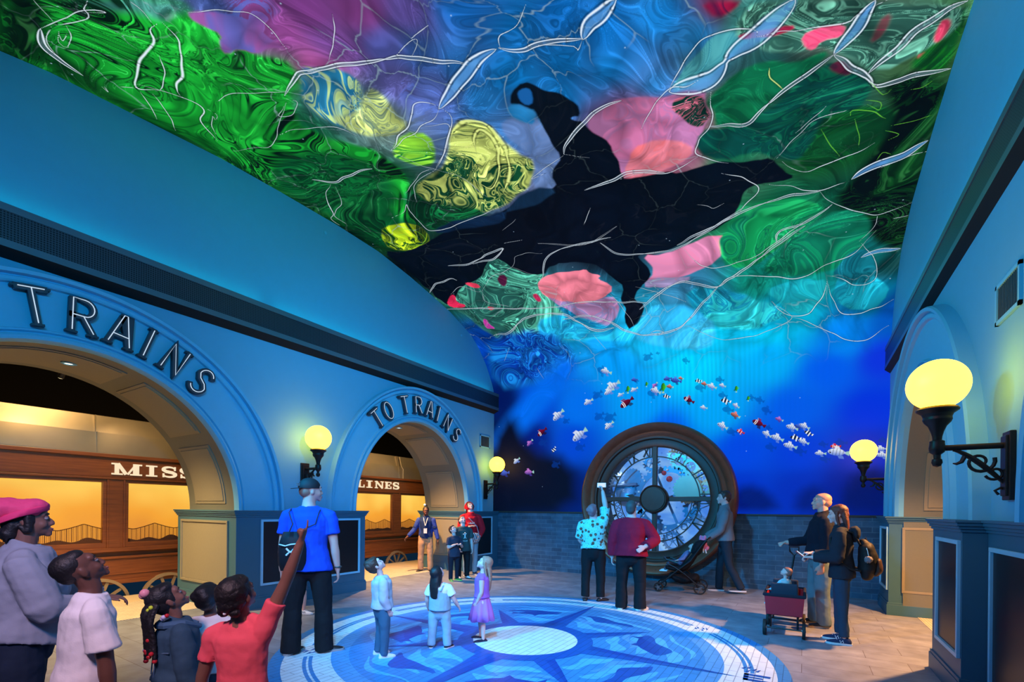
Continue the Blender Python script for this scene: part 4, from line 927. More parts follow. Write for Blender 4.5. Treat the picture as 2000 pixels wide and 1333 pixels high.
([(0.43,4.69),(2,4.59),(2.66,3.8),(2.42,3.33),(1.39,3.17),(0.02,3.16)],(20, 130, 220),(0, 30, 140),0.9,0.15),
([(4.5,4.58),(5.2,4.54),(5.7,3.91),(5.47,3.53),(4.55,3.66),(3.96,4.09)],(60, 190, 235),(10, 150, 225),0.5,0.06),
([(0.22,5.99),(0.44,6.14),(0.49,6.06),(0.36,5.86),(0.53,5.72),(0.23,5.64),(0.14,5.8)],(235, 45, 90),(180, 20, 60),0.5,0.01),
([(1.01,6.4),(1.15,6.42),(1.28,6.28),(1.23,6.13),(1.09,6.2)],(240, 70, 100),(180, 30, 60),0.5,0.012),
([(0.97,5.56),(1.16,5.5),(1.17,5.44),(1,5.42)],(220, 40, 80),(160, 20, 50),0.5,0.012),
([(0.64,5.26),(0.72,5.2),(0.69,5.03),(0.79,4.87),(0.58,4.88),(0.55,5.03)],(225, 60, 170),(160, 40, 160),0.5,0.012),
([(2.26,5.56),(2.38,5.56),(2.34,5.33),(2.21,5.33)],(200, 40, 90),(120, 20, 60),0.6,0.015),
([(1.8,6.35),(1.99,6.31),(1.86,6.06),(1.7,6.06)],(90, 20, 60),(40, 10, 40),0.6,0.02),
([(2.04,3.76),(2.72,3.48),(0.59,1.68),(-0.04,1.51),(-0.08,1.97)],(0, 105, 235),(0, 95, 225),0.1,0.22),
([(5.77,0.04),(5.87,0.37),(6.24,0.63),(6.61,0.47),(6.83,0.05)],(0, 25, 120),(0, 25, 120),0.1,0.15),
([(7.04,0.06),(7.12,0.47),(7.45,0.62),(7.61,0.26),(7.61,0.06)],(0, 28, 130),(0, 28, 130),0.1,0.15),
([(7.77,0.06),(7.84,0.66),(8.21,0.95),(8.5,0.75),(8.51,0.07)],(0, 20, 105),(0, 20, 105),0.1,0.15),
([(-0.05,-0.02),(-0.08,1.71),(0.58,2.59),(1.07,1.53),(2.39,1.24),(2.47,0)],(2, 8, 35),(2, 8, 35),0.1,0.25)]
SCREEN_LINES = [
('r',5,[(0.67,12.88),(0.44,12.8),(0.3,12.62),(0.26,12.43)]),
('l',3,[(0.67,12.88),(0.86,12.83),(1.28,12.66),(1.38,12.57),(1.24,12.65)]),
('l',3,[(0.83,12.82),(0.9,12.77),(1.16,12.62),(1.25,12.64),(1.27,12.68),(1.43,12.7)]),
('l',7,[(1.69,12.22),(1.55,12.23),(1.4,12.17),(1.01,12.14),(0.67,12.06),(0.55,11.98),(0.72,11.87)]),
('l',3,[(1.28,12.07),(1.06,11.93),(0.78,11.86),(0.67,11.88)]),
('l',6,[(1.74,12.2),(1.67,12.03),(1.51,11.95),(1.2,11.83),(0.87,11.73),(0.82,11.66)]),
('l',4,[(0.61,12.03),(0.72,11.87),(0.8,11.71),(0.84,11.47),(0.58,11.33),(0.36,11.03)]),
('l',2.5,[(0.87,11.42),(0.86,11.31),(0.75,11.27),(0.79,11.33),(0.49,11.12)]),
('l',2,[(0.4,12.14),(0.52,12.02)]),
('l',3,[(0.51,11.96),(0.33,11.81),(0.13,11.67)]),
('l',3,[(0.59,11.88),(0.41,11.68),(0.12,11.44)]),
('l',2,[(1.11,11.4),(1.38,11.36),(1.96,11.02)]),
('r',4,[(1.89,11),(2.23,11.1),(2.42,11.08),(2.98,10.82)]),
('l',2.5,[(1.86,10.96),(1.91,10.85),(1.69,10.78),(1.51,10.87),(1.72,10.91)]),
('l',2.5,[(1.8,10.92),(1.44,10.82),(1.21,10.7),(0.86,10.59),(0.67,10.69),(0.33,10.82)]),
('l',2.5,[(1.19,10.67),(1.47,10.62),(1.93,10.39),(2.11,10.11)]),
('r',3,[(0.74,9.85),(1.02,9.65),(1.53,9.63),(1.76,9.56)]),
('l',4,[(0.89,9.66),(0.58,9.51),(0.25,9.11),(0.08,9.03),(0.04,8.73)]),
('l',2.5,[(0.9,9.59),(0.64,9.26),(0.23,9.07),(0.2,8.77)]),
('l',2.5,[(1.05,12.99),(0.87,12.84)]),
('l',2,[(1.73,12.5),(1.72,12.39),(1.65,12.26)]),
('l',2.5,[(2.08,12.12),(2.36,11.98),(2.57,11.73),(2.5,11.36)]),
('l',2.5,[(3.26,11.37),(3.02,11.17),(2.74,11.01)]),
('l',2,[(0.78,12.82),(0.53,12.79),(0.37,12.68)]),
('l',2.5,[(0.76,12.77),(0.59,12.7),(0.58,12.62),(0.79,12.67),(0.9,12.74)]),
('l',2,[(0.73,12.75),(0.65,12.69),(0.79,12.7)]),
('l',2,[(0.22,12.25),(0.18,12.18),(0.25,12.24)]),
('r',4,[(2.43,11.08),(2.73,10.94),(3.1,10.79),(3.42,10.67),(3.54,10.58),(3.81,10.41),(4.01,10.18)]),
('l',3,[(3.44,10.68),(3.61,10.73),(3.76,10.7),(3.55,10.59)]),
('l',2,[(3.71,10.74),(3.96,10.75)]),
('t',9,[(3.37,9.91),(3.96,10.12),(4.19,10.22),(4.39,10.2)]),
('r',4,[(4.42,10.2),(4.62,10.04),(4.83,10.01),(5.24,9.86)]),
('t',9,[(5.23,9.85),(5.36,9.96),(5.53,9.98),(5.67,10.03)]),
('l',3,[(4.43,10.18),(4.51,10.3),(4.72,10.31),(4.92,10.44)]),
('l',3,[(4.82,10),(5.12,9.83),(5.14,9.77),(5.23,9.85)]),
('l',4,[(2.29,9.69),(2.92,9.96),(3.15,10.1),(3.36,10),(3.37,9.91)]),
('l',3,[(2.29,9.69),(2.9,9.8),(3.21,9.83),(3.37,9.91)]),
('l',3.5,[(3.03,9.77),(3.3,9.65),(3.03,9.36),(2.61,9.12)]),
('l',3.5,[(3.41,9.89),(3.37,9.67),(2.86,9.25),(2.59,9.1)]),
('l',3,[(2.59,9.1),(2.37,9.17),(2.14,9.06),(1.77,8.92)]),
('l',3,[(2.59,9.1),(2.08,9),(1.78,8.66)]),
('l',2,[(2.27,9.7),(2.45,9.26),(2.59,9.1)]),
('l',2,[(2.59,9.1),(2.8,8.8),(2.9,8.22)]),
('y',8,[(3.15,9.4),(3.32,9.56),(3.58,9.59),(3.74,9.33),(3.66,8.81),(3.45,8.43),(3.17,8.2)]),
('y',5,[(3.3,9.07),(3.44,9.32),(3.61,9.37),(3.63,9.11),(3.42,8.67),(3.07,8.36),(2.99,8.65)]),
('l',3,[(1.06,8.53),(1.42,8.57),(1.58,8.7),(1.51,8.52),(1.43,8.28),(1.43,7.98),(1.8,7.87),(2.2,7.89),(2.7,7.93),(3.12,7.98)]),
('l',2,[(2.67,7.44),(2.92,7.53),(3.03,7.59)]),
('l',2,[(4.03,7.01),(4.28,7.32)]),
('l',1.5,[(3.08,6.9),(3.68,6.61),(4.05,6.56),(4.52,6.76)]),
('r',4,[(4.36,8.49),(4.54,8.68),(4.85,8.85),(5.1,8.94),(5.33,8.93)]),
('l',1.5,[(4.36,8.49),(4.65,8.26)]),
('l',2,[(4.35,8.47),(3.74,8.28),(3.99,8.28)]),
('r',4,[(4.36,7.71),(4.74,7.73),(5.14,7.74),(5.51,7.54)]),
('t',14,[(5.84,8.79),(6.03,8.74),(6.27,8.71),(6.53,8.93),(6.78,9.02),(7.1,9.21)]),
('l',3,[(5.41,8.42),(5.8,8.81),(6.03,8.74),(6.19,8.76)]),
('l',3,[(5.84,8.81),(6.11,9.1),(6.38,9.26),(6.75,9.12),(6.78,9.04)]),
('l',3,[(6.78,9.02),(7.15,8.86),(7.5,8.73),(7.6,8.76),(7.83,8.8)]),
('t',8,[(7.43,8.44),(7.51,8.54),(7.61,8.67),(7.72,8.84)]),
('r',5,[(7.43,8.44),(7.56,8.23),(7.76,7.95),(7.84,7.8),(8.06,7.77),(8.46,7.69)]),
('r',7,[(7.77,7.99),(8.07,8.32),(8.28,8.44),(8.45,8.45)]),
('r',4,[(6.18,8.07),(6.51,7.9),(6.7,8.01),(6.9,8.16),(7.19,8.31),(7.43,8.44)]),
('l',3,[(6.26,8.56),(6.23,8.29),(6.18,8.05),(5.99,7.85),(5.95,7.64),(6.28,7.36)]),
('l',3,[(4.89,7.7),(5.19,7.68),(5.56,7.51),(5.95,7.62)]),
('l',2.5,[(6.86,7.16),(7.15,7.49),(7.32,7.59),(7.64,7.59)]),
('l',3,[(7.39,7.77),(7.32,7.67),(7.07,7.48)]),
('l',3,[(6.92,7.07),(7.15,6.78),(7.4,6.79),(7.7,6.84),(7.93,6.92)]),
('t',7,[(7.73,6.38),(7.9,6.51),(8.25,6.59),(8.46,6.7)]),
('l',2.5,[(8.02,6.45),(8.24,6.53),(8.48,6.52)]),
('l',3,[(6.75,6.76),(7.08,6.52),(7.37,6.36),(7.73,6.36)]),
('l',3,[(6.21,7.2),(6.53,6.88),(6.61,6.69),(6.45,6.5),(6.32,6.3)]),
('l',3,[(7.37,6.36),(7.51,6.04),(7.78,5.78),(8.1,5.53),(8.47,5.63)]),
('r',3,[(7.51,6),(7.2,5.73),(6.85,5.7),(6.79,5.44)]),
('r',3.5,[(5.31,5.94),(5.94,6.17),(6.38,6.33),(6.83,6.41),(7.37,6.34)]),
('l',2,[(8.29,5.39),(8.49,5.38)]),
('l',2,[(8.1,5.53),(8.08,5.32),(7.92,5.07)]),
('y',2.5,[(6.83,8.58),(6.86,8.44),(6.98,8.22)]),
('g',2.5,[(7.62,7.47),(7.64,7.56),(7.85,7.43),(7.98,7.29)]),
('g',2,[(7.67,7.41),(7.75,7.08),(7.75,6.93)]),
('g',2,[(7.34,7.43),(7.47,7.07),(7.56,6.87)]),
('g',2,[(7.98,6.62),(8.03,6.72),(8.11,6.66)]),
('g',2,[(7.78,7.88),(7.92,7.64),(7.98,7.68)]),
('g',2,[(7.76,7.65),(7.91,7.54),(7.9,7.44),(7.79,7.57)]),
('g',2,[(8.01,7.07),(8.15,6.95),(8.06,6.9)]),
('g',2.5,[(8.16,7.59),(8.26,7.57),(8.32,7.61)]),
('g',2,[(8.05,7.13),(8.29,7.09),(8.44,7.09)]),
('g',2,[(0.69,8.25),(1.12,8.16),(1.19,7.84),(0.89,7.72),(0.61,7.98)]),
('g',2,[(0.69,8.13),(1.01,8.05),(1.02,7.86)]),
('l',1.5,[(5.79,6.73),(5.93,6.64),(6,6.57),(6.15,6.62)]),
('r',3,[(0.01,6.37),(0.3,6.56),(0.8,6.63),(0.93,6.53)]),
('r',3,[(1.07,6.98),(1.46,6.88),(1.83,6.94),(2.37,7.01),(2.07,6.84),(1.59,6.86)]),
('l',2.5,[(1.23,6.04),(1.67,6.34),(2.27,6.48),(2.55,6.75),(3.05,6.63)]),
('l',1.5,[(2.5,7.13),(2.86,7.08)]),
('l',2,[(3.08,6.89),(3.81,6.55),(4.51,6.76)]),
('r',2.5,[(2.69,5.97),(3.09,6.49),(3.62,6.59),(4.35,6.55)]),
('r',3,[(4.13,6.49),(4.33,6.09),(4.63,5.97),(5.38,5.88),(6.41,6.42)]),
('r',2.5,[(-0.08,5.75),(0.87,5.47),(2.33,5.12),(3.18,5.05),(4.47,4.69)]),
('r',4,[(0.63,4.65),(1.09,4.63),(1.79,4.97),(2.59,4.84),(3.15,4.29),(3.64,4.27)]),
('r',4,[(4.29,4.58),(5.15,5.01),(5.81,4.74),(6.7,5.33),(7.21,5.66)]),
('l',3,[(5.37,5.82),(5.66,5.26),(6.29,5.2),(6.7,5.39),(7.47,5.96)]),
('l',3,[(5.81,4.74),(6.18,4.88),(7.07,4.59),(7.52,4.72),(7.9,4.85),(8.1,5.23)]),
('l',3,[(6.65,4.24),(6.91,3.96),(7.23,3.9),(7.46,4.17),(7.53,4.44)]),
('l',3,[(7.53,4.39),(7.75,3.85),(8.23,3.81),(8.46,3.93)]),
('l',3,[(7.96,5),(8.2,4.55),(8.19,4.29),(7.94,4.26),(7.6,4.51)]),
('t',4,[(7.98,4.73),(8.14,4.77),(8.47,4.76)]),
('l',3,[(3.12,4.17),(3.34,3.76)]),
('r',3,[(2.53,4.71),(3.31,4.6),(4.16,4),(5.05,4.07),(5.81,4.74)]),
('l',2.5,[(5.05,4.07),(5.85,3.63),(6.64,3.7),(6.99,3.89),(6.65,4.24)]),
('l',2.5,[(6.99,3.89),(7.48,3.62),(7.99,3.29),(8.46,3.51)]),
('l',3,[(4.41,4),(4.53,4.03),(4.65,3.98),(4.54,3.93),(4.41,4)]),
('l',1.5,[(0.89,4.21),(0.59,3.88)]),
('l',1.5,[(1.46,3.59),(1.59,3.29)]),
('l',2,[(4.34,5.16),(4.85,4.79),(5.2,4.54)]),
('l',2,[(0.46,6.17),(0.86,6.32),(1.09,6.05),(1.23,6.04)]),
('l',2,[(1.23,6.04),(1.09,5.65),(1.58,5.34)]),
('l',2,[(2.27,6.48),(2.62,6.05),(2.69,5.97)]),
('l',2,[(3.82,5.1),(3.94,4.71),(4.09,4.19)]),
('l',2,[(3.7,4.25),(3.48,4.49),(3.12,4.5)])]
SCREEN_FISH = [(3.4,2.94,0.38,29,'w'),(3.3,2.82,0.27,24,'w'),(2.78,2.62,0.26,25,'w'),(1.97,2.36,0.38,40,'w'),(1.51,1.97,0.32,35,'r'),(1.15,1.72,0.23,43,'v'),(1.85,1.52,0.17,57,'b'),(1.14,0.98,0.29,2,'v'),(0.75,1.28,0.24,35,'w'),(2.56,1.85,0.46,36,'w'),(3.31,2.03,0.27,39,'w'),(3.73,2.53,0.37,34,'r'),(3.75,2.82,0.18,-90,'g'),(3.9,2.81,0.19,25,'w'),(3.58,2.72,0.17,25,'w'),(3.91,3.03,0.16,-4,'B'),(4.18,2.9,0.12,-90,'g'),(4.37,2.87,0.16,47,'v'),(4.39,2.73,0.26,-25,'w'),(4.55,2.78,0.24,-90,'g'),(4.65,2.98,0.19,3,'B'),(4.83,2.92,0.25,-16,'B'),(4.7,2.8,0.16,-15,'o'),(4.93,2.96,0.12,-14,'o'),(4.63,2.59,0.17,-13,'b'),(5.1,2.47,0.26,-31,'r'),(5.4,2.28,0.16,-15,'w'),(5.29,2.87,0.15,-8,'b'),(5.41,2.79,0.15,-20,'o'),(5.56,2.72,0.21,-25,'w'),(5.76,2.72,0.15,-23,'w'),(6.02,2.62,0.14,-90,'g'),(5.83,2.39,0.21,-17,'b'),(6.02,2.27,0.16,-38,'w'),(6.01,2.07,0.21,-31,'o'),(5.77,1.86,0.24,-33,'w'),(6.11,1.72,0.17,-31,'c'),(6.24,2.4,0.11,-90,'g'),(6.44,1.87,0.28,-32,'r'),(6.79,1.93,0.16,-27,'v'),(7.01,1.75,0.23,-25,'w'),(7.12,1.76,0.17,-28,'B'),(7.21,1.76,0.2,-33,'w'),(7.28,1.62,0.17,-33,'b'),(6.58,1.64,0.2,-37,'w'),(6.76,1.55,0.25,-26,'w'),(7.07,1.54,0.2,-15,'b'),(7.2,1.45,0.2,-27,'w'),(6.98,1.38,0.25,-21,'w'),(7.47,1.21,0.19,-6,'w'),(7.7,1.34,0.17,-3,'c'),(7.75,1.22,0.35,-10,'w'),(8.37,1.26,0.19,-3,'w'),(8.39,1.14,0.21,-8,'w'),(0.03,0.94,0.19,-54,'g'),(0.38,0.97,0.3,6,'B'),(3.26,3.28,0.28,-21,'w')]
SCREEN_SHADE = [(3.01,2.77,0.28,35),(3.06,2.26,0.28,30),(3.33,2.22,0.32,26),(2.19,2.2,0.2,24),(1.54,1.71,0.28,15),(2.57,1.55,0.28,17),(5.71,2.85,0.18,-16),(5.33,2.72,0.23,-10),(6.3,2.42,0.16,-15),(6.45,2.35,0.18,-27),(6.57,2.13,0.21,-35),(5.87,2.2,0.23,-15),(5.95,1.73,0.21,-3),(6.65,1.37,0.21,-14),(7.14,1.27,0.23,-13),(1.91,1.15,0.26,18),(4.33,2.68,0.27,-15),(4.26,3.5,0.24,33),(4.48,3.55,0.09,-6),(5.05,3.32,0.17,-25),(7.51,1.39,0.16,-7),(7.78,1.4,0.21,-3),(7.54,1.1,0.18,-9),(8.4,1.42,0.16,0),(5.77,2.51,0.19,-18),(3.17,3.3,0.29,-36),(6.61,1.77,0.14,-30),(3.95,3,0.13,-9)]
# ------------------------------------------------------------------ LED screen: one curved sheet from the back wall over the room
def screen():
    SL, SR = np.array(SCREEN_L), np.array(SCREEN_R)
    al = np.concatenate([[0], np.cumsum(np.hypot(*np.diff(SL, axis=0).T))]); ar = np.concatenate([[0], np.cumsum(np.hypot(*np.diff(SR, axis=0).T))])
    S = (al + ar) / 2; LEN = float(S[-1]); W = XR - XL
    # --- sheet
    nu, ns = 72, 170
    us = np.linspace(0, W, nu + 1); ss = np.linspace(0, LEN, ns + 1)
    vs = []
    for s_ in ss:
        yl, zl, yr, zr = (np.interp(s_, S, q) for q in (SL[:, 0], SL[:, 1], SR[:, 0], SR[:, 1]))
        for u in us:
            w_ = u / W; vs.append((XL + u, yl * (1 - w_) + yr * w_, zl * (1 - w_) + zr * w_))
    fs = []; uv = []
    for j in range(ns):
        for i in range(nu):
            q = (j * (nu + 1) + i, j * (nu + 1) + i + 1, (j + 1) * (nu + 1) + i + 1, (j + 1) * (nu + 1) + i)
            cx = sum(vs[k][0] for k in q) / 4; cz = sum(vs[k][2] for k in q) / 4; cy = sum(vs[k][1] for k in q) / 4
            if cy > YB - .06 and math.hypot(cx - CX, cz - CZ) < HOLE + .02: continue
            fs.append(q)
    me = bpy.data.meshes.new('led_screen'); me.from_pydata(vs, [], fs)
    lay = me.uv_layers.new(name='UVMap')
    li = np.empty(len(me.loops), dtype=np.int32); me.loops.foreach_get('vertex_index', li)
    arr = np.empty((len(li), 2), dtype=np.float32); arr[:, 0] = us[li % (nu + 1)] / W; arr[:, 1] = ss[li // (nu + 1)] / LEN
    lay.data.foreach_set('uv', arr.ravel()); me.polygons.foreach_set('use_smooth', [True] * len(fs)); me.update()
    o = bpy.data.objects.new('led_screen', me); COL.objects.link(o)
    tag(o, 'huge curved LED screen over back wall and ceiling showing an orca and fish', 'screen')

    # --- its picture, computed texel by texel
    PPM = 165.0; w, h = int(W * PPM), int(LEN * PPM)
    rs = np.random.RandomState(11)
    def vnoise(x, y, sd):
        t = np.random.RandomState(sd).rand(128, 128).astype(np.float32)
        xi = np.floor(x).astype(np.int32); yi = np.floor(y).astype(np.int32); fx = x - xi; fy = y - yi
        fx = fx * fx * (3 - 2 * fx); fy = fy * fy * (3 - 2 * fy)
        a = t[yi & 127, xi & 127]; b = t[yi & 127, (xi + 1) & 127]; c = t[(yi + 1) & 127, xi & 127]; d = t[(yi + 1) & 127, (xi + 1) & 127]
        return (a + (b - a) * fx) * (1 - fy) + (c + (d - c) * fx) * fy
    f32 = np.float32
    lin = lambda c: np.where(np.array(c) / 255. <= .04045, np.array(c) / 255. / 12.92, ((np.array(c) / 255. + .055) / 1.055) ** 2.4)
    # low resolution fields
    q = 2; hw, hh = w // q, h // q
    U, V = np.meshgrid((np.arange(hw) + .5) / PPM * q, (np.arange(hh) + .5) / PPM * q); U = U.astype(f32); V = V.astype(f32)
    # gentle warp so that edges wander like refracted ones
    wu = (vnoise(U * 1.5, V * 1.5, 1) - .5) * .12 + (vnoise(U * 4.5, V * 4.5, 2) - .5) * .07; wv = (vnoise(U * 1.5, V * 1.5, 3) - .5) * .12 + (vnoise(U * 4.5, V * 4.5, 4) - .5) * .07
    calm = np.clip((V - 2.6) / 1.2, 0, 1); wu = wu * calm; wv = wv * calm
    Uw, Vw = U + wu, V + wv
    num = np.zeros((hh, hw, 3), f32); den = np.zeros((hh, hw), f32)
    for bu, bv, r, g, b in SCREEN_BASE:
        d2 = (Uw - bu) ** 2 + (Vw - bv) ** 2
        wt = 1 / (d2 + .02) ** 1.9 
        num += wt[..., None] * lin((r, g, b)).astype(f32); den += wt
    A = num / den[..., None]; del num
    B = A * .35; amp = np.clip((V - 3.6) / 1.5, 0, .55)
    def inside(poly, X, Y):
        r = np.zeros(X.shape, bool); n = len(poly)
        for i in range(n):
            x0, y0 = poly[i]; x1, y1 = poly[(i + 1) % n]
            if y0 == y1: continue
            c = ((y0 > Y) != (y1 > Y)) & (X < (x1 - x0) * (Y - y0) / (y1 - y0) + x0); r ^= c
        return r
    def segd(X, Y, x0, y0, x1, y1):
        dx, dy = x1 - x0, y1 - y0; L = dx * dx + dy * dy + 1e-9; t = np.clip(((X - x0) * dx + (Y - y0) * dy) / L, 0, 1)
        return np.hypot(X - x0 - t * dx, Y - y0 - t * dy), t
    def window(pts, pad, sc, H_, W_):
        xs = [p[0] for p in pts]; ys = [p[1] for p in pts]
        return (max(int((min(ys) - pad) * sc), 0), min(int((max(ys) + pad) * sc) + 1, H_), max(int((min(xs) - pad) * sc), 0), min(int((max(xs) + pad) * sc) + 1, W_))
    def smooth(poly, it=2):
        for _ in range(it):
            n = len(poly); out = []
            for i in range(n):
                a, b = poly[i], poly[(i + 1) % n]; out += [(a[0] * .75 + b[0] * .25, a[1] * .75 + b[1] * .25), (a[0] * .25 + b[0] * .75, a[1] * .25 + b[1] * .75)]
            poly = out
        return poly
    for poly, ca, cb, sw, fe in SCREEN_POLY:
        poly = smooth(poly, 1)
        y0, y1, x0, x1 = window(poly, fe + .15, PPM / q, hh, hw)
        if y1 <= y0 or x1 <= x0: continue
        X, Y = Uw[y0:y1, x0:x1], Vw[y0:y1, x0:x1]
        ins = inside(poly, X, Y); d = np.full(X.shape, 9., f32); n = len(poly)
        for i in range(n): d = np.minimum(d, segd(X, Y, *poly[i], *poly[(i + 1) % n])[0])
        sd = np.where(ins, d, -d); m = np.clip(sd / fe * .5 + .5, 0, 1); m = m * m * (3 - 2 * m)
        A[y0:y1, x0:x1] += (lin(ca).astype(f32) - A[y0:y1, x0:x1]) * m[..., None]; B[y0:y1, x0:x1] += (lin(cb).astype(f32) - B[y0:y1, x0:x1]) * m[..., None]
        amp[y0:y1, x0:x1] += (sw - amp[y0:y1, x0:x1]) * m
    def up(F):
        ys = np.clip((np.arange(h) + .5) / q - .5, 0, hh - 1.001); xs = np.clip((np.arange(w) + .5) / q - .5, 0, hw - 1.001)
        yi = ys.astype(int); xi = xs.astype(int); fy = (ys - yi).astype(f32); fx = (xs - xi).astype(f32)
        if F.ndim == 3: fy = fy[:, None, None]; fx = fx[None, :, None]
        else: fy = fy[:, None]; fx = fx[None, :]
        R0 = F[yi] * (1 - fy) + F[yi + 1] * fy
        return R0[:, xi] * (1 - fx) + R0[:, xi + 1] * fx
    A, B, amp = up(A), up(B), up(amp)
    U, V = np.meshgrid((np.arange(w) + .5) / PPM, (np.arange(h) + .5) / PPM); U = U.astype(f32); V = V.astype(f32)
    # marbled refraction
    X, Y = U * 1.0, V * 1.0
    for fr, am, sd in ((1.1, .70, 21), (2.4, .40, 23), (5.5, .20, 25), (12, .06, 27)):
        a = vnoise(X * fr, Y * fr, sd) - .5; b = vnoise(X * fr + 9.3, Y * fr + 4.1, sd + 1) - .5; X = X + a * am * 2; Y = Y + b * am * 2
    v = vnoise(X * 1.7, Y * 1.7, 31) * .62 + vnoise(X * 4.1, Y * 4.1, 32) * .38
    band = .5 + .5 * np.sin(v * 46); band = band * .6 + (.5 + .5 * np.sin(v * 113 + 1)) * .4 * vnoise(U * 2, V * 2, 41) * 1.6
    big = vnoise(X * .9 + 3, Y * .9, 33); band = np.clip((band - .5) * 1.6 + .68 + (big - .5) * 1.8, 0, 1); fine = vnoise(X * 6.5 + 2, Y * 6.5, 34)
    mx_ = band * np.clip(amp, 0, 1)
    img = A + (B - A) * mx_[..., None]; img *= (1 + (fine - .5) * .9 * np.clip(amp, 0, 1))[..., None]; hi = np.clip((fine - .66) * 6, 0, 1) * (1 - band) * np.clip(amp, 0, 1) * .55; img += hi[..., None] * (A * 1.2 + .02)
    # thin glints that follow the marbling
    gl_ = np.clip(1 - np.abs(((v * 17) % 1) - .5) * 26, 0, 1) * np.clip((vnoise(U * 1.3, V * 1.3, 51) - .5) * 5, 0, 1) * np.clip(amp - .25, 0, 1)
    img += gl_[..., None] * (img * 2.2 + np.array([.04, .10, .08], f32)) * .9
    # smooth tone swings in calmer water
    tone = 1 + (vnoise(X * 1.2 + 7, Y * 1.2, 61) - .5) * .8 * np.clip((V - 3.2) / 1.0, 0, 1); img *= tone[..., None]
    pk = np.clip((vnoise(X * .8, Y * .8, 63) - .62) * 4, 0, 1) * np.clip((V - 9.5) / .8, 0, 1) * (img[..., 2] > .25) * (img[..., 0] > .10)
    img = img * (1 - pk[..., None] * .8) + pk[..., None] * .8 * lin((70, 105, 195)).astype(f32)
    # vertical light curtains on the wall part
    ray = (.5 + .5 * np.sin(U * 62 + np.sin(U * 9) * 2)) * np.exp(-((U - 5.0) / 1.5) ** 2) * np.exp(-((V - 3.0) / 1.1) ** 2)
    img *= (1 + .22 * ray)[..., None]
    # lens-like cells: a jittered cell pattern, dark towards the seams, with faint bright seams
    cu, cv = X * .35 + U * 1.35 , Y * .35 + V * 1.35; jt = np.random.RandomState(5).rand(64, 64, 2).astype(f32)
    gi, gj = np.floor(cu).astype(np.int32), np.floor(cv).astype(np.int32); F1 = np.full(cu.shape, 9., f32); F2 = F1.copy()
    for di in (-1, 0, 1):
        for dj in (-1, 0, 1):
            j_ = jt[(gj + dj) & 63, (gi + di) & 63]; d = np.hypot(gi + di + j_[..., 0] - cu, gj + dj + j_[..., 1] - cv); F2 = np.minimum(F2, np.maximum(F1, d)); F1 = np.minimum(F1, d)
    e_ = F2 - F1; up_c = np.clip((V - 3.0) / .8, 0, 1); img *= (1 - up_c * (1 - (.66 + .5 * np.clip(e_ / .4, 0, 1))))[..., None]
    sm = np.clip(1 - e_ / .030, 0, 1) * np.clip((vnoise(U * 1.1 + 5, V * 1.1, 81) - .42) * 4, 0, 1) * up_c * .42 * np.clip(img.max(2) * 7 - .15, .12, 1)
    img += (lin((170, 205, 215)).astype(f32) - img) * sm[..., None]; del F1, F2, cu, cv
    # --- caustic lines
    def spline(pts, step=.03):
        P_ = [np.array(p, float) for p in pts]; P_ = [2 * P_[0] - P_[1]] + P_ + [2 * P_[-1] - P_[-2]]; out = []
        for i in range(1, len(P_) - 2):
            a, b, c, d = P_[i - 1:i + 3]; n = max(int(np.hypot(*(c - b)) / step), 2)
            for k in range(n):
                t = k / n; out.append(.5 * ((2 * b) + (c - a) * t + (2 * a - 5 * b + 4 * c - d) * t * t + (3 * b - a - 3 * c + d) * t ** 3))
        out.append(P_[-2]); return np.array(out)
    def stroke(P_, wd, col, edge=True, alpha=1.0, taper=True):
        """P_ (n,2), wd (n,) half widths in metres"""
        n = len(P_)
        for k0 in range(0, n - 1, 12):
            seg_ = P_[k0:min(k0 + 13, n)]; ww = wd[k0:min(k0 + 13, n)]
            pad = float(ww.max()) * 3.6 + .02
            y0, y1, x0, x1 = window(seg_, pad, PPM, h, w)
            if y1 <= y0 or x1 <= x0: continue
            X_, Y_ = U[y0:y1, x0:x1], V[y0:y1, x0:x1]; best = np.full(X_.shape, 9., f32); bw = np.full(X_.shape, .001, f32)
            for i in range(len(seg_) - 1):
                d, t = segd(X_, Y_, *seg_[i], *seg_[i + 1]); wi = ww[i] + (ww[i + 1] - ww[i]) * t; r = d / np.maximum(wi, .0015); mk = r < best; best = np.where(mk, r, best)
            sub = img[y0:y1, x0:x1]
            if edge:
                e = np.clip(1 - np.abs(best - 2.0) / 1.3, 0, 1) * .6 * alpha; sub *= (1 - e)[..., None]
            m = np.clip(1.35 - best, 0, 1) * alpha; sub += (np.array(col, f32) - sub) * m[..., None]
    white = lin((225, 238, 250)); 
    for kind, wc, pts in SCREEN_LINES:
        P_ = spline(pts); n = len(P_)
        jx = vnoise(P_[:, 0] * 5, P_[:, 1] * 5, 71) - .5; jy = vnoise(P_[:, 0] * 5, P_[:, 1] * 5, 72) - .5
        P_ = P_ + np.stack([jx, jy], 1) * .05 * (1 if wc > 2 else .5)
        tan = np.gradient(P_, axis=0); tan /= (np.hypot(tan[:, 0], tan[:, 1]) + 1e-9)[:, None]; nor = np.stack([-tan[:, 1], tan[:, 0]], 1)
        t = np.linspace(0, 1, n); var = .35 + .9 * vnoise(t * n * .09 + wc, t * 0 + wc * 3 + pts[0][0], 73)
        ends = np.clip(np.minimum(t, 1 - t) * 6, .15, 1)
        hwid = wc / 100 * .19 * var * ends
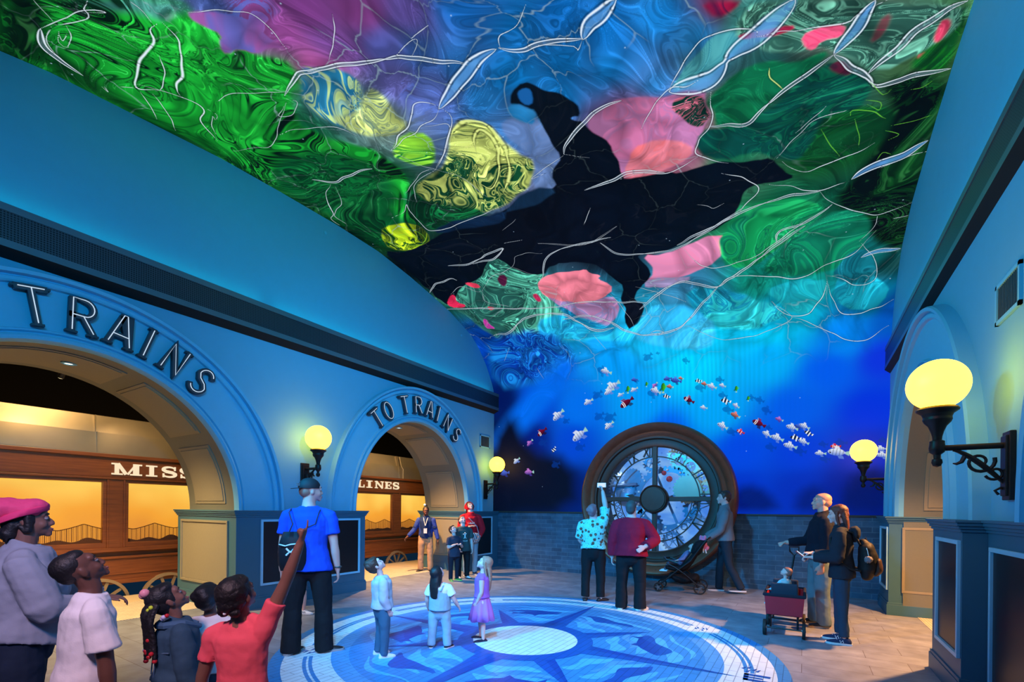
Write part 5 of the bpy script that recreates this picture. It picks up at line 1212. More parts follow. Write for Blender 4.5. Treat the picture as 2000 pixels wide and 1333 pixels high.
        if kind == 'l': stroke(P_, hwid, white)
        elif kind == 'y': stroke(P_, hwid * 1.4, lin((225, 238, 140)))
        elif kind == 'g': stroke(P_, hwid * 1.1, lin((110, 200, 60)), edge=False)
        else:
            off = wc / 100 * (.55 if kind == 'r' else .8) * np.abs(np.sin(np.pi * t * max(round(n / 28), 1))) ** .6
            L_, R_ = P_ + nor * off[:, None], P_ - nor * off[:, None]
            if kind == 't': stroke(P_, np.maximum(off, .004), lin((95, 165, 235)), edge=False, alpha=.55)
            else: stroke(P_, np.maximum(off * .8, .004), lin((150, 185, 210)), edge=False, alpha=.25)
            stroke(L_, hwid * .7 + .002, white); stroke(R_, hwid * .55 + .002, white)
    # a few hundred sparkles
    for _ in range(90):
        a, b = rs.rand() * W, .3 + rs.rand() * (LEN - 1); y0, y1, x0, x1 = window([(a, b)], .02, PPM, h, w)
        d = np.hypot(U[y0:y1, x0:x1] - a, V[y0:y1, x0:x1] - b); m = np.clip(1.3 - d / .009, 0, 1) * .7; img[y0:y1, x0:x1] += (lin((190, 220, 250)) - img[y0:y1, x0:x1]) * m[..., None]
    # --- fish and their soft shadows
    def local(cu, cv, L, ang):
        y0, y1, x0, x1 = window([(cu, cv)], L * .75, PPM, h, w); X_, Y_ = U[y0:y1, x0:x1] - cu, V[y0:y1, x0:x1] - cv
        ca, sa = cos(radians(ang)), sin(radians(ang)); return y0, y1, x0, x1, (X_ * ca + Y_ * sa) / L, (-X_ * sa + Y_ * ca) / L
    def body(a, b):
        """a runs from nose (-.5) to tail (+.5)"""
        hgt = .215 * np.sqrt(np.clip(1 - ((a + .12) / .38) ** 2, 0, 1)); m = np.clip((hgt - np.abs(b)) * 26, 0, 1)
        tail = np.clip((.04 + (a - .2) * .45 - np.abs(b)) * 26, 0, 1) * (a > .2) * (a < .47)
        fin = np.clip((.36 - np.abs(b)) * 20, 0, 1) * (np.abs(a + b * .5 - .0) < .12) * (np.abs(b) > .15)
        return np.maximum(np.maximum(m, tail), fin * .8)
    for cu, cv, L, ang in SCREEN_SHADE:
        y0, y1, x0, x1, a, b = local(cu, cv, L, ang); m = body(a, b * .8) * .55; sub = img[y0:y1, x0:x1]; sub += (lin((0, 55, 150)) - sub) * m[..., None]
    for cu, cv, L, ang, k in SCREEN_FISH:
        L = L * 1.0; y0, y1, x0, x1, a, b = local(cu, cv, L, ang); m = body(a, b); sub = img[y0:y1, x0:x1]
        up_ = np.clip(.5 - b * 3, 0, 1)
        c1, c2, st = {'w': ((225, 235, 245), (95, 130, 215), 0), 'r': ((120, 5, 40), (25, 2, 35), 1), 'g': ((70, 200, 40), (15, 90, 30), 0), 'b': ((235, 240, 245), (12, 25, 60), 2),
                      'v': ((200, 120, 215), (70, 50, 150), 0), 'B': ((70, 110, 225), (25, 45, 140), 3), 'o': ((240, 130, 110), (70, 60, 70), 0), 'c': ((225, 40, 40), (150, 10, 30), 4)}[k]
        col = lin(c1) * (1 - up_[..., None]) + lin(c2) * up_[..., None]
        if st in (1, 4): s1 = (np.abs(a + .28 + b * b) < .03) | (np.abs(a + .18 + b * b) < .025); s1 = s1 | ((st == 4) & (np.abs(a - .08) < .035)); col = np.where(s1[..., None], lin((240, 235, 240)), col)
        if st == 2: s1 = np.sin(a * 20) > .1; col = np.where(s1[..., None], lin(c1), lin(c2))
        if st in (0, 3): s1 = (np.sin(a * 42) > .75) & (np.abs(b) < .2); col = np.where(s1[..., None], col * .5, col)
        if st == 0: col = np.where((a > .3)[..., None], lin((150, 200, 190)), col)
        eye = np.hypot(a + .38, b + .05) < .035; col = np.where(eye[..., None], 0.01, col)
        sub += (col - sub) * m[..., None]
    img = np.clip(img, 0, 1)
    # pixels are stored display-encoded
    enc = np.where(img <= .0031308, img * 12.92, 1.055 * np.power(np.maximum(img, 1e-6), 1 / 2.4) - .055).astype(f32)
    im = bpy.data.images.new('led_picture', w, h, alpha=False, float_buffer=False)
    buf = np.ones((h, w, 4), f32); buf[..., :3] = enc
    im.pixels.foreach_set(buf.ravel()); im.update(); im.pack()
    m, nt, b = new_mat('led_screen')
    tx = N(nt, 'ShaderNodeTexImage'); tx.image = im; tx.extension = 'EXTEND'
    nt.links.new(tx.outputs[0], b.inputs['Emission Color']); b.inputs['Emission Strength'].default_value = 1.0
    b.inputs['Base Color'].default_value = (.006, .006, .008, 1); b.inputs['Roughness'].default_value = .6; b.inputs['Specular IOR Level'].default_value = .06
    me.materials.append(m)
screen()
# ------------------------------------------------------------------ people
V = Vector
def skin(name, c): return paint('skin_' + name, c, .5, noise=.06, scale=14, spec=.35)
def cloth(name, c, rough=.85, **k): return paint('cloth_' + name, c, rough, noise=k.pop('noise', .10), scale=k.pop('scale', 9), bump=k.pop('bump', .10), bscale=k.pop('bscale', 160), spec=.2, **k)
SK_D = skin('deep', (.14, .058, .042)); SK_M = skin('brown', (.22, .10, .075)); SK_L = skin('light', (.62, .36, .30)); SK_P = skin('pale', (.70, .46, .42))
HAIRB = paint('hair_black', (.008, .006, .008), .55, noise=.3, scale=60, bump=.3, bscale=120)
HAIRN = paint('hair_brown', (.05, .022, .014), .5, noise=.3, scale=60, bump=.5, bscale=120)
HAIRR = paint('hair_auburn', (.13, .035, .025), .5, noise=.3, scale=60, bump=.5, bscale=120)
HAIRY = paint('hair_blond', (.42, .22, .15), .5, noise=.3, scale=60, bump=.5, bscale=120)
HAIRG = paint('hair_grey', (.34, .22, .24), .55, noise=.3, scale=60, bump=.5, bscale=120)
EYEW = paint('eye_white', (.42, .40, .40), .25); EYEB = paint('eye_dark', (.02, .012, .01), .15); LIP = paint('lip', (.30, .09, .09), .45)
def ring_axes(t, ref):
    a = ref - t * ref.dot(t)
    if a.length < 1e-4: a = t.orthogonal()
    a.normalize(); return a, t.cross(a)
def limb(mb, pts, rad, ref=V((1, 0, 0)), seg=14, rnd=(1, 1), sub=3):
    """loft through pts with elliptical sections (ra along ref, rb across); rnd = round the ends"""
    pts = [V(p) for p in pts]; rad = [(r, r) if not hasattr(r, '__len__') else r for r in rad]
    P_, R_ = [], []
    n = len(pts)
    for i in range(n - 1):
        p0, p1, p2, p3 = pts[max(i - 1, 0)], pts[i], pts[i + 1], pts[min(i + 2, n - 1)]
        for k in range(sub):
            t = k / sub; P_.append(p1.lerp(p2, t) if n < 3 else .5 * ((2 * p1) + (p2 - p0) * t + (2 * p0 - 5 * p1 + 4 * p2 - p3) * t * t + (3 * p1 - p0 - 3 * p2 + p3) * t ** 3))
            s_ = t * t * (3 - 2 * t); R_.append((rad[i][0] * (1 - s_) + rad[i + 1][0] * s_, rad[i][1] * (1 - s_) + rad[i + 1][1] * s_))
    P_.append(pts[-1]); R_.append(rad[-1]); rows = []; m = len(P_)
    def ring(c, t, ra, rb): a, b = ring_axes(t, ref); rows.append([c + a * ra * cos(2 * pi * k / seg) + b * rb * sin(2 * pi * k / seg) for k in range(seg)])
    t0 = (P_[1] - P_[0]).normalized(); t1 = (P_[-1] - P_[-2]).normalized()
    if rnd[0]:
        for q in (.96, .75, .4): ring(P_[0] - t0 * min(R_[0]) * q * rnd[0], t0, R_[0][0] * sqrt(1 - q * q), R_[0][1] * sqrt(1 - q * q))
    for i in range(m):
        t = (P_[min(i + 1, m - 1)] - P_[max(i - 1, 0)]).normalized(); ring(P_[i], t, *R_[i])
    if rnd[1]:
        for q in (.4, .75, .96): ring(P_[-1] + t1 * min(R_[-1]) * q * rnd[1], t1, R_[-1][0] * sqrt(1 - q * q), R_[-1][1] * sqrt(1 - q * q))
    mb.grid(rows, closed_u=True, cap=True)
_TEX = {}
def clouds(scale, depth=2):
    k = (scale, depth)
    if k not in _TEX:
        t = bpy.data.textures.new('folds', 'CLOUDS'); t.noise_scale = scale; t.noise_depth = depth; _TEX[k] = t
    return _TEX[k]
def fuse(mb, name, mat, parent, voxel=.01, smooth=3, disp=0, dscale=.1, disp2=0, dscale2=.03):
    """one continuous surface from the overlapping closed shapes in mb"""
    me = bpy.data.meshes.new(name); me.from_pydata(mb.v, [], mb.f); bm = bmesh.new(); bm.from_mesh(me); bmesh.ops.recalc_face_normals(bm, faces=bm.faces); bm.to_mesh(me); bm.free()
    o = bpy.data.objects.new(name, me); COL.objects.link(o)
    r = o.modifiers.new('r', 'REMESH'); r.mode = 'VOXEL'; r.voxel_size = voxel; r.use_smooth_shade = True
    if smooth: s_ = o.modifiers.new('s', 'SMOOTH'); s_.factor = .5; s_.iterations = smooth
    for st, sc in ((disp, dscale), (disp2, dscale2)):
        if st: d = o.modifiers.new('d', 'DISPLACE'); d.texture = clouds(sc); d.strength = st; d.mid_level = .5
    dg = bpy.context.evaluated_depsgraph_get(); me2 = bpy.data.meshes.new_from_object(o.evaluated_get(dg))
    bpy.data.objects.remove(o); bpy.data.meshes.remove(me); me2.name = name; me2.materials.clear(); me2.materials.append(mat)
    me2.polygons.foreach_set('use_smooth', [True] * len(me2.polygons))
    o = bpy.data.objects.new(name, me2); COL.objects.link(o); o.parent = parent; return o
def xf(M, pts): return [M @ V(p) for p in pts]
def hand(mb, wrist, d, palm, L, thumb, style='relaxed', fr=1.0):
    """d: pointing direction, palm: normal the palm faces, thumb: side direction of the thumb"""
    d = d.normalized(); palm = (palm - d * palm.dot(d)).normalized(); th = d.cross(palm).normalized()
    if th.dot(thumb) < 0: th = -th
    k = wrist + d * L * .50
    limb(mb, [wrist - d * L * .06, wrist + d * L * .12, wrist + d * L * .34, k], [(L * .13, L * .10), (L * .17, L * .095), (L * .22, L * .085), (L * .21, L * .065)], ref=th, seg=12)
    curl = {'relaxed': (22, 28, 22), 'flat': (6, 6, 4), 'fist': (80, 85, 55), 'point': (80, 85, 55), 'hold': (45, 60, 40)}[style]
    for i, (off, ln) in enumerate(((.16, .40), (.055, .46), (-.055, .43), (-.155, .34))):
        c_ = (5, 6, 4) if (style == 'point' and i == 0) else tuple(c * (1 + .08 * i) for c in curl)
        p = k + th * off * L - d * L * .02; a = 0; pts = [p - d * L * .05, p]; dd = (d + th * off * .25).normalized()
        for j, fr_ in enumerate((.46, .30, .24)):
            a += radians(c_[j]); v = dd * cos(a) + palm * sin(a); p = p + v * ln * L * fr_; pts.append(p)
        r = L * .044 * fr; limb(mb, pts, [r * 1.1, r * 1.1, r, r * .92, r * .8], ref=th, seg=8)
    b = wrist + d * L * .12 + th * L * .13; out = (d * .75 + th * .65 + palm * .25).normalized()
    if style in ('fist', 'hold', 'point'): o2 = (d * .75 + palm * .75 - th * .15).normalized()
    else: o2 = (d * .95 + th * .25 + palm * .15).normalized()
    p1 = b + out * L * .20; p2 = p1 + o2 * L * .16; p3 = p2 + o2 * L * .11
    limb(mb, [b - out * L * .04, b, p1, p2, p3], [L * .07 * fr, L * .065 * fr, L * .055 * fr, L * .05 * fr, L * .04 * fr], ref=palm, seg=8)
def shoe(root, M, L, mat, sole, laces=None, low=False, name='shoe', tall=0):
    """M: foot frame (x right, y toe, z up) with the ankle above the origin"""
    sc = L / .27
    def sect(y, w, hgt, zb=.0): return [M @ V((w * sc * cos(a), y * sc, max(zb * sc, (hgt * sc) * (.42 + .58 * sin(a)) if sin(a) > -.6 else zb * sc))) for a in [2 * pi * k / 16 for k in range(16)]]
    S = [(-.080, .004, .03), (-.078, .022, .055), (-.06, .034, .085 + tall), (-.03, .036, .10 + tall), (.01, .037, .095 + tall * .8), (.05, .040, .075), (.10, .045, .060), (.145, .044, .050), (.175, .034, .040), (.188, .018, .030), (.190, .003, .02)]
    if low: S = [(y, w, hgt * .62 if y < .06 else hgt * .85) for y, w, hgt in S]
    mb = MB(); mb.grid([sect(y, w, hgt, .018) for y, w, hgt in S], closed_u=True, cap=True); sh = mb.build(name, mat, root, smooth=True, angle=60)
    mb = MB(); rows = []
    for y, w, hgt in [(-.086, .006, 0), (-.083, .026, 0), (-.06, .038, 0), (0, .039, 0), (.05, .042, 0), (.10, .048, 0), (.15, .047, 0), (.180, .036, 0), (.195, .018, 0), (.198, .004, 0)]:
        rows.append([M @ V((w * sc, y * sc, 0)), M @ V((w * sc, y * sc, .024 * sc)), M @ V((-w * sc, y * sc, .024 * sc)), M @ V((-w * sc, y * sc, 0))])
    mb.grid(rows, closed_u=True, cap=True); mb.build('sole', sole, sh, smooth=True, angle=50)
    if laces:
        mb = MB()
        for y in (.035, .055, .075): mb.tube([M @ V((-.022 * sc, y * sc, (.085 - (y - .03) * .45) * sc)), M @ V((0, (y + .006) * sc, (.095 - (y - .03) * .45) * sc)), M @ V((.022 * sc, y * sc, (.085 - (y - .03) * .45) * sc))], .004 * sc, 5)
        mb.build('laces', laces, sh, smooth=True)
    return sh

def person(label, x, y, heading, h, skinm, c=0.0, g=1.0, lean=0, sway=0, head=(0, 0), arms=None, legs=None, feet=(0, 0), top=None, bottom=None, shoes=None, hair=None, voxel=.010, face=True, group=None, z=None, twist=0, headscale=1.0, armscale=1.0):
    """heading: world angle of the facing direction in degrees. Local frame: x right, y forward, z up.
    arms: ((upper, fore, style), (upper, fore, style)) for right, left. legs likewise (thigh, shin)."""
    lerp = lambda a, b: a + (b - a) * c
    hh = h * lerp(.132, .185) * headscale; hip = h * lerp(.515, .455); shz = h * lerp(.815, .765); nk = h * lerp(.845, .79)
    root = empty('person', (x, y, 0), radians(heading - 90), label, 'person', group)
    Rl = Matrix.Rotation(radians(-lean), 3, 'X') @ Matrix.Rotation(radians(sway), 3, 'Y')
    Pv = V((0, 0, hip))
    T = Matrix.Rotation(radians(twist), 3, 'Z')
    def up(x_, y_, z_): return Pv + Rl @ T @ V((x_, y_, z_ - hip))
    G = g; sg = sqrt(g)
    sw = h * lerp(.108, .098) * (1 + (sg - 1) * .6); hw = h * .052 * sg
    aul, afl, hl = h * lerp(.172, .155) * armscale, h * lerp(.148, .132) * armscale, h * lerp(.106, .098)
    thl = hip * .47; shl = hip * .455; ank = hip - thl - shl
    J = dict(root=root, h=h, up=up)
    # legs
    legs = legs or (((.03, .02, -1), (.0, -.02, -1)), ((-.03, .02, -1), (-.0, -.02, -1)))
    LEG = []; low = 1e9
    for s_, (td, sd), fy in zip((1, -1), legs, feet):
        a = V((s_ * hw * 1.05, 0, hip - .01 * h)); td = V(td).normalized(); sd = V(sd).normalized()
        k = a + td * thl; e = k + sd * shl; LEG.append([a, k, e, fy]); low = min(low, e.z - ank)
    dz = -low
    if z is not None: dz = z - hip
    Pv.z += dz
    for L in LEG:
        for q in L[:3]: q.z += dz
    # head frame
    neck0 = up(0, -.005 * h, nk); yaw, pit = head
    Hr = (Rl @ T).to_4x4() @ Matrix.Rotation(radians(yaw), 4, 'Z') @ Matrix.Rotation(radians(pit), 4, 'X')
    nd = ((Rl @ T @ V((0, .10, 1))).normalized() + (Hr.to_3x3() @ V((0, .0, 1))) * .7).normalized()
    base = neck0 + nd * hh * .13
    M = Matrix.Translation(base) @ Hr @ Matrix.Translation((0, hh * .10, hh * .48)) @ Matrix.Scale(hh / .235, 4)   # head units: adult head .235 high, centre mid head
    J['head'] = M
    # ---- body
    mb = MB()
    def E(cx, cy, cz, rx, ry, rz, seg=18, rings=12):
        k = MB(); k.sphere((cx, cy, cz), rx, ry, rz, seg, rings); mb.add(xf(M, k.v), k.f)
    ch = c
    E(0, -.012, .030, .076, .096, .088); E(0, .022, -.020, .066 + .004 * ch, .072, .080); E(0, .048, -.058, .044 + .008 * ch, .046, .042 - .004 * ch)
    E(0, .080, -.092 + .006 * ch, .022, .018, .018); E(0, .070, .034, .056, .026, .034)
    E(.036, .062, -.030, .026, .026, .028); E(-.036, .062, -.030, .026, .026, .028)
    limb(mb, xf(M, [(0, .088, .010), (0, .104 - .004 * ch, -.012), (0, .108 - .008 * ch, -.028)]), [(hh / .235) * q for q in (.009, .011, .013)], seg=10); E(0, .105 - .007 * ch, -.030, .0155, .014, .0125, 12, 8)
    E(.012, .102, -.034, .009, .009, .008, 10, 6); E(-.012, .102, -.034, .009, .009, .008, 10, 6)
    E(0, .096, -.062, .023, .012, .0065, 12, 8); E(0, .094, -.072, .019, .012, .0065, 12, 8)
    for s_ in (1, -1): E(s_ * .076, -.004, -.012, .010, .020, .031, 12, 8)
    limb(mb, [up(0, -.012 * h, nk - .03 * h), neck0 + nd * hh * .1, M @ V((0, -.012, -.05))], [(h * lerp(.042, .036) * sg, h * lerp(.038, .032)), (h * lerp(.034, .030) * sg, h * lerp(.034, .030)), (h * lerp(.033, .031) * sg, h * lerp(.035, .032))])
    b1 = 0.93
    TOR = [(hip - .035 * h, .078, .056), (hip + .02 * h, .092, .060), (hip + .09 * h, .080, .054), (lerp(.70, .655) * h, .090, .060), (lerp(.765, .715) * h, .098, .060), (shz - .012 * h, .080, .044), (nk - .015 * h, .045, .034)]
    limb(mb, [up(0, 0, q[0]) for q in TOR], [(q[1] * h * sg * b1, q[2] * h * G * b1) for q in TOR], rnd=(1, 0))
    arms = arms or (((.10, 0, -1), (.04, .12, -1), 'relaxed'), ((-.10, 0, -1), (-.04, .12, -1), 'relaxed'))
    ARM = []
    for s_, (ud, fd, style) in zip((1, -1), arms):
        ud = V(ud).normalized(); fd = V(fd).normalized(); a = up(s_ * sw, 0, shz - .034 * h)
        if ud.z > .2: a = a + V((-s_ * .012 * h, 0, .032 * h))
        e = a + ud * aul; w_ = e + fd * afl; ARM.append((a, e, w_))
        limb(mb, [a - V((s_ * .03 * h, 0, .01 * h)), a, a + ud * aul * .35, a + ud * aul * .8, e, e + fd * afl * .28, e + fd * afl * .7, w_], [h * q * sg for q in (.022, .031, .030, .0245, .0225, .0240, .0190, .0150)], seg=12, sub=2)
        side = V((-s_, 0, 0)); palm = side if abs(fd.z) > .5 else V((0, 0, -1)); thumb = V((0, 1, 0)) if abs(fd.z) > .5 else side
        if style.endswith('!'): style = style[:-1]; palm = V((0, -1, 0)); thumb = side
        if style.endswith('^'): style = style[:-1]; palm = V((0, 1, 0)); thumb = side
        hand(mb, w_, (fd + palm * .05), palm, hl, thumb, style, 1.0 if voxel < .0075 else 1.15)
    J['arm'] = ARM
    bare = bottom and bottom.get('kind') in ('shorts', 'skirt')
    for a, k, e, fy in LEG:
        td, sd = (k - a).normalized(), (e - k).normalized()
        limb(mb, [a, a + td * thl * .4, k - td * thl * .08, k + sd * shl * .1, k + sd * shl * .32, e - sd * shl * .2, e, e - V((0, 0, ank * .5))], [h * q * sg * (1 if bare or not bottom else .84) for q in (.050, .045, .032, .029, .031, .020, .017, .018)], seg=12, sub=2)
    body = fuse(mb, 'body', skinm, root, voxel, 2)
    J['leg'] = LEG; J['body'] = body
    # ---- eyes, brows, lips
    if face:
        for s_ in (1, -1):
            k = MB(); k.sphere((s_ * .030, .0840, .010), .0118, seg=12, rings=8); k.v = xf(M, k.v); ey = k.build('eye', EYEW, root, smooth=True)
            k = MB(); k.sphere((s_ * .030, .0925, .011), .0062, .004, .0062, 10, 6); k.v = xf(M, k.v); k.build('pupil', EYEB, ey, smooth=True)
            k = MB(); k.sphere((s_ * .030, .0828, .012), .0138, .0140, .0135, 12, 8, cut=(pi * .54, pi)); k.v = xf(M, k.v); k.build('eyelid', skinm, ey, smooth=True)
            k = MB(); k.tube(xf(M, [(s_ * .014, .0965, .030), (s_ * .030, .0955, .0355), (s_ * .046, .084, .031)]), [.0035 * hh / .235 * 1.0, .004 * hh / .235, .002 * hh / .235], 6); k.build('eyebrow', hair.get('mat', HAIRN) if hair else HAIRN, root, smooth=True)
        k = MB(); k.sphere((0, .1005, -.0635), .021, .0085, .0058, 14, 8); k.sphere((0, .0985, -.0725), .017, .0085, .0055, 14, 8); k.v = xf(M, k.v); k.build('lips', LIP, root, smooth=True)
    # ---- top
    if top:
        mb = MB(); ease = top.get('ease', 1.0); hem = top.get('hem', hip + .0 * h) if 'hem' in top else hip - .01 * h
        q0 = [(hem, .106 * top.get('flare', 1.0), .077), (hip + .03 * h, .103, .074), (hip + .10 * h, .090, .066), (lerp(.70, .655) * h, .098, .070), (lerp(.765, .715) * h, .106, .068), (shz - .010 * h, .088, .050), (nk - .004 * h, .048, .040)]
        if hem > hip + .02 * h: q0 = [q0[0]] + q0[2:]
        hs = ease * top.get('belly', 1.0)
        limb(mb, [up(0, (.012 * h * (top.get('belly', 1) - 1) * 4 if 0 < i < 4 else 0), q[0]) for i, q in enumerate(q0)], [(q[1] * h * sg * (hs if i < 4 else ease), q[2] * h * G * (hs if i < 4 else 1)) for i, q in enumerate(q0)], rnd=(0, 0), seg=20)
        sl = top.get('sleeve', .55); wd = top.get('sleeve_w', 1.25)
        for s_, (a, e, w_), (ud, fd, st) in zip((1, -1), ARM, arms):
            wq = 1 + (wd / 1.15 - 1) * .35
            pts = [a - V((s_ * .055 * h, 0, -.030 * h)), a]; rr = [.022, .034 * wq]
            if sl <= 1: pts += [a.lerp(e, sl * .5), a.lerp(e, sl)]; rr += [.034 * (wq + wd / 1.15) / 2, .034 * wd / 1.15 * top.get('cuff', 1)]
            else: pts += [a.lerp(e, .4), a.lerp(e, .85), e, e.lerp(w_, .3), e.lerp(w_, min(sl - 1, .93) - .08), e.lerp(w_, min(sl - 1, .95))]; rr += [q * (wq + wd / 1.15) / 2 for q in (.036, .033, .032, .031, .027, .024 * top.get('cuff', 1))]
            limb(mb, pts, [h * q * sg for q in rr], seg=14, rnd=(1, 0), sub=2)
            if V(ud).normalized().z > .2: limb(mb, [up(s_ * .055 * h, 0, shz - .10 * h), a - V((s_ * .01 * h, 0, .02 * h)), a.lerp(e, .3)], [h * .034 * sg, h * .044 * sg, h * .036 * sg])
        if top.get('collar'): limb(mb, [up(0, -.006 * h, nk - .02 * h), up(0, .004 * h, nk + top['collar'] * h)], [(.05 * h * sg, .045 * h * sg), (.042 * h * sg, .043 * h * sg)], rnd=(0, 0))
        J['top'] = fuse(mb, top.get('name', 'shirt'), top['mat'], root, voxel * 1.15, 3, disp=top.get('fold', .014) * h, dscale=.11 * h, disp2=.0022 * h, dscale2=.035)
    # ---- bottom
    if bottom:
        k_ = bottom.get('kind', 'trousers'); wd = bottom.get('wide', 1.0); mb = MB()
        wz = bottom.get('waist', hip + .055 * h)
        if k_ == 'skirt':
            lz = bottom.get('len', .33) * h
            n = 40; rows = []
            for f_, r_ in ((0, .078), (.1, .088), (.35, .112), (.7, .138), (1, .158), (1.0, .150), (.7, .130), (.1, .08)):
                zz = wz + dz - (wz - lz) * f_; amp_ = .012 * f_ * h * 1.6
                rows.append([V(((r_ * h * sg + amp_ * sin(a * 9) + amp_ * .6 * sin(a * 5 + 1)) * cos(a), (r_ * h * sg * .85 + amp_ * sin(a * 9)) * sin(a), zz + .010 * f_ * h * sin(a * 7))) for a in [2 * pi * q / n for q in range(n)]])
            mb.grid(rows, closed_u=True, closed_v=True); J['bottom'] = mb.build('skirt', bottom['mat'], root, smooth=True, angle=120)
        else:
            ln = bottom.get('len', 1.0)
            limb(mb, [V((0, 0, wz + dz)), V((0, 0, hip + dz)), V((0, 0, hip - .045 * h + dz))], [(.076 * h * sg, .053 * h * G), (.087 * h * sg, .062 * h * G), (.082 * h * sg, .058 * h * G)], rnd=(0, 1), seg=18)
            for s_, (a, k, e, fy) in zip((1, -1), LEG):
                td, sd = (k - a).normalized(), (e - k).normalized(); fl = bottom.get('flare', 1.0)
                if ln >= 1: pts = [a + V((0, 0, .01 * h)), a + td * thl * .35, a + td * thl * .8, k + sd * shl * .08, k + sd * shl * .5, e + sd * ank * bottom.get('drop', .1)]; rr = [.048 * (1 + (1 / wd - 1) * .5), .049 * (1 + (1 / wd - 1) * .3), .041, .037, .034 * (1 + (fl - 1) * .5), .032 * fl]
                else: pts = [a + V((0, 0, .01 * h)), a + td * thl * .5, a + td * thl * min(ln * 2, 1.05)]; rr = [.057, .055, .050 * fl]
                limb(mb, pts, [h * q * sg * wd for q in rr], seg=14, rnd=(1, 0), sub=2)
            J['bottom'] = fuse(mb, 'shorts' if k_ == 'shorts' else 'trousers', bottom['mat'], root, voxel * 1.15, 3, disp=bottom.get('fold', .014) * h, dscale=.10 * h, disp2=.002 * h, dscale2=.035)
    # ---- shoes
    if shoes:
        for s_, (a, k, e, fy) in zip((1, -1), LEG):
            Lf = h * .152 * (1 + .08 * c); tip = shoes.get('tip', (0, 0))[0 if s_ > 0 else 1]
            F = Matrix.Translation((e.x, e.y, e.z - ank)) @ Matrix.Rotation(radians(fy), 4, 'Z') @ Matrix.Translation((0, Lf * .62 if tip else 0, 0)) @ Matrix.Rotation(radians(-tip), 4, 'X') @ Matrix.Translation((0, -Lf * .62 if tip else 0, 0))
            J.setdefault('shoe', []).append((shoe(root, F, Lf, shoes['mat'], shoes.get('sole', shoes['mat']), shoes.get('laces'), shoes.get('low', False), shoes.get('name', 'shoe'), shoes.get('tall', 0)), F, Lf))
    # ---- hair
    if hair and hair.get('style'):
        st = hair['style']; mb = MB()
        def HE(cx, cy, cz, rx, ry, rz, cut=(0, pi)):
            k = MB(); k.sphere((cx, cy, cz), rx, ry, rz, 20, 12); mb.add(xf(M, k.v), k.f)
        t = hair.get('thick', .010); sc = hh / .235
        if st != 'none':
            HE(0, -.022, .044, .077 + t, .094 + t * .6, .080 + t)
            HE(0, -.048, -.002, .070 + t * .8, .070 + t * .5, .070)
        if st in ('short', 'fluffy'): HE(0, .030, .088, .058, .052, .034); HE(.03, .02, .085, .045, .05, .03); HE(0, -.055, -.035, .058, .048, .05)
        if st == 'fluffy': HE(.03, -.08, .05, .05, .05, .06); HE(-.03, -.07, .06, .06, .05, .05); HE(0, -.05, .10, .06, .06, .04)
        if st == 'buzz': HE(0, .006, .066, .067, .074, .050)
        if st == 'long':
            down = hair.get('down', .30); wd_ = hair.get('w', .075); off = hair.get('off', 0)
            HE(0, .020, .080, .064, .060, .040)
            p0 = M @ V((0, -.055, .0)); dn = V((0, -.04, -1)); bk = Rl @ T @ V((off, -1, 0))
            bkh = (M.to_3x3() @ V((0, -1, 0))).normalized(); bkh.z = 0
            if bkh.length < .05: bkh = bk
            bkh.normalize()
            pts = [p0 + V((0, 0, .02 * sc)), p0 + bkh * .020 * sc - V((0, 0, .08 * sc)), p0 + bkh * .035 * sc - V((0, 0, down * .5)), p0 + bkh * .030 * sc - V((0, 0, down))]
            rf = bkh.cross(V((0, 0, 1)))
            limb(mb, pts, [(wd_ * sc, .05 * sc), (wd_ * 1.08 * sc, .045 * sc), (wd_ * .95 * sc, .035 * sc), (wd_ * .55 * sc, .018 * sc)], ref=rf, seg=16)
            for s_ in (1, -1):
                q0 = M @ V((s_ * .078, .010, .03)); limb(mb, [q0, q0 - V((0, 0, .09 * sc)) + rf * 0, q0 + bkh * .03 * sc - V((0, 0, down * .6))], [.020 * sc, .022 * sc, .012 * sc], seg=8)
            for q in range(7):
                o_ = (q - 3) / 3.2; limb(mb, [p + rf * o_ * wd_ * sc * .9 + bkh * .022 * sc * (1 - o_ * o_) for p in pts[:3]] + [pts[3] + rf * o_ * wd_ * .8 * sc - V((0, 0, .02 * sc * (q % 2)))], [.014 * sc, .016 * sc, .015 * sc, .006 * sc], seg=6)
        if st == 'bun': HE(0, -.05, .145, .042, .042, .038)
        if st in ('short', 'long', 'fluffy', 'bun'):
            for s_ in (1, -1): HE(s_ * .068, .012, .012, .014, .028, .040)
        J['hair'] = fuse(mb, 'hair', hair.get('mat', HAIRN), root, voxel * .9, 2, disp=hair.get('rough', .001 if st == 'buzz' else .005), dscale=.025)
    return J
def near(px, depth):
    r = (px - 1000) / 901.2 * depth; return (-.5337 * depth + .8457 * r, .8457 * depth + .5337 * r)
def toward(heading, right, fwd, upz):
    """direction given by the photographer's right / away / up, turned into the person's own frame"""
    wx, wy = right * .8457 - fwd * .5337, right * .5337 + fwd * .8457; a = radians(heading)
    return (wx * sin(a) - wy * cos(a), wx * cos(a) + wy * sin(a), upz)
def wpt(J, p):
    r = J['root']; return Matrix.Translation(r.location) @ Matrix.Rotation(r.rotation_euler.z, 4, 'Z') @ V(p)
def head_part(J, mb, name, mat, fuse_=0, parent=None, **k):
    mb.v = [tuple(J['head'] @ V(v)) for v in mb.v]
    if fuse_: return fuse(mb, name, mat, J['root'], fuse_, 2, **k)
    return mb.build(name, mat, parent or J['root'], smooth=True, angle=60)
WHITE = cloth('white', (.80, .78, .80)); BLACKC = cloth('black', (.010, .011, .014)); DENIM = cloth('denim', (.035, .07, .12)); DENIML = cloth('light_denim', (.24, .36, .44))
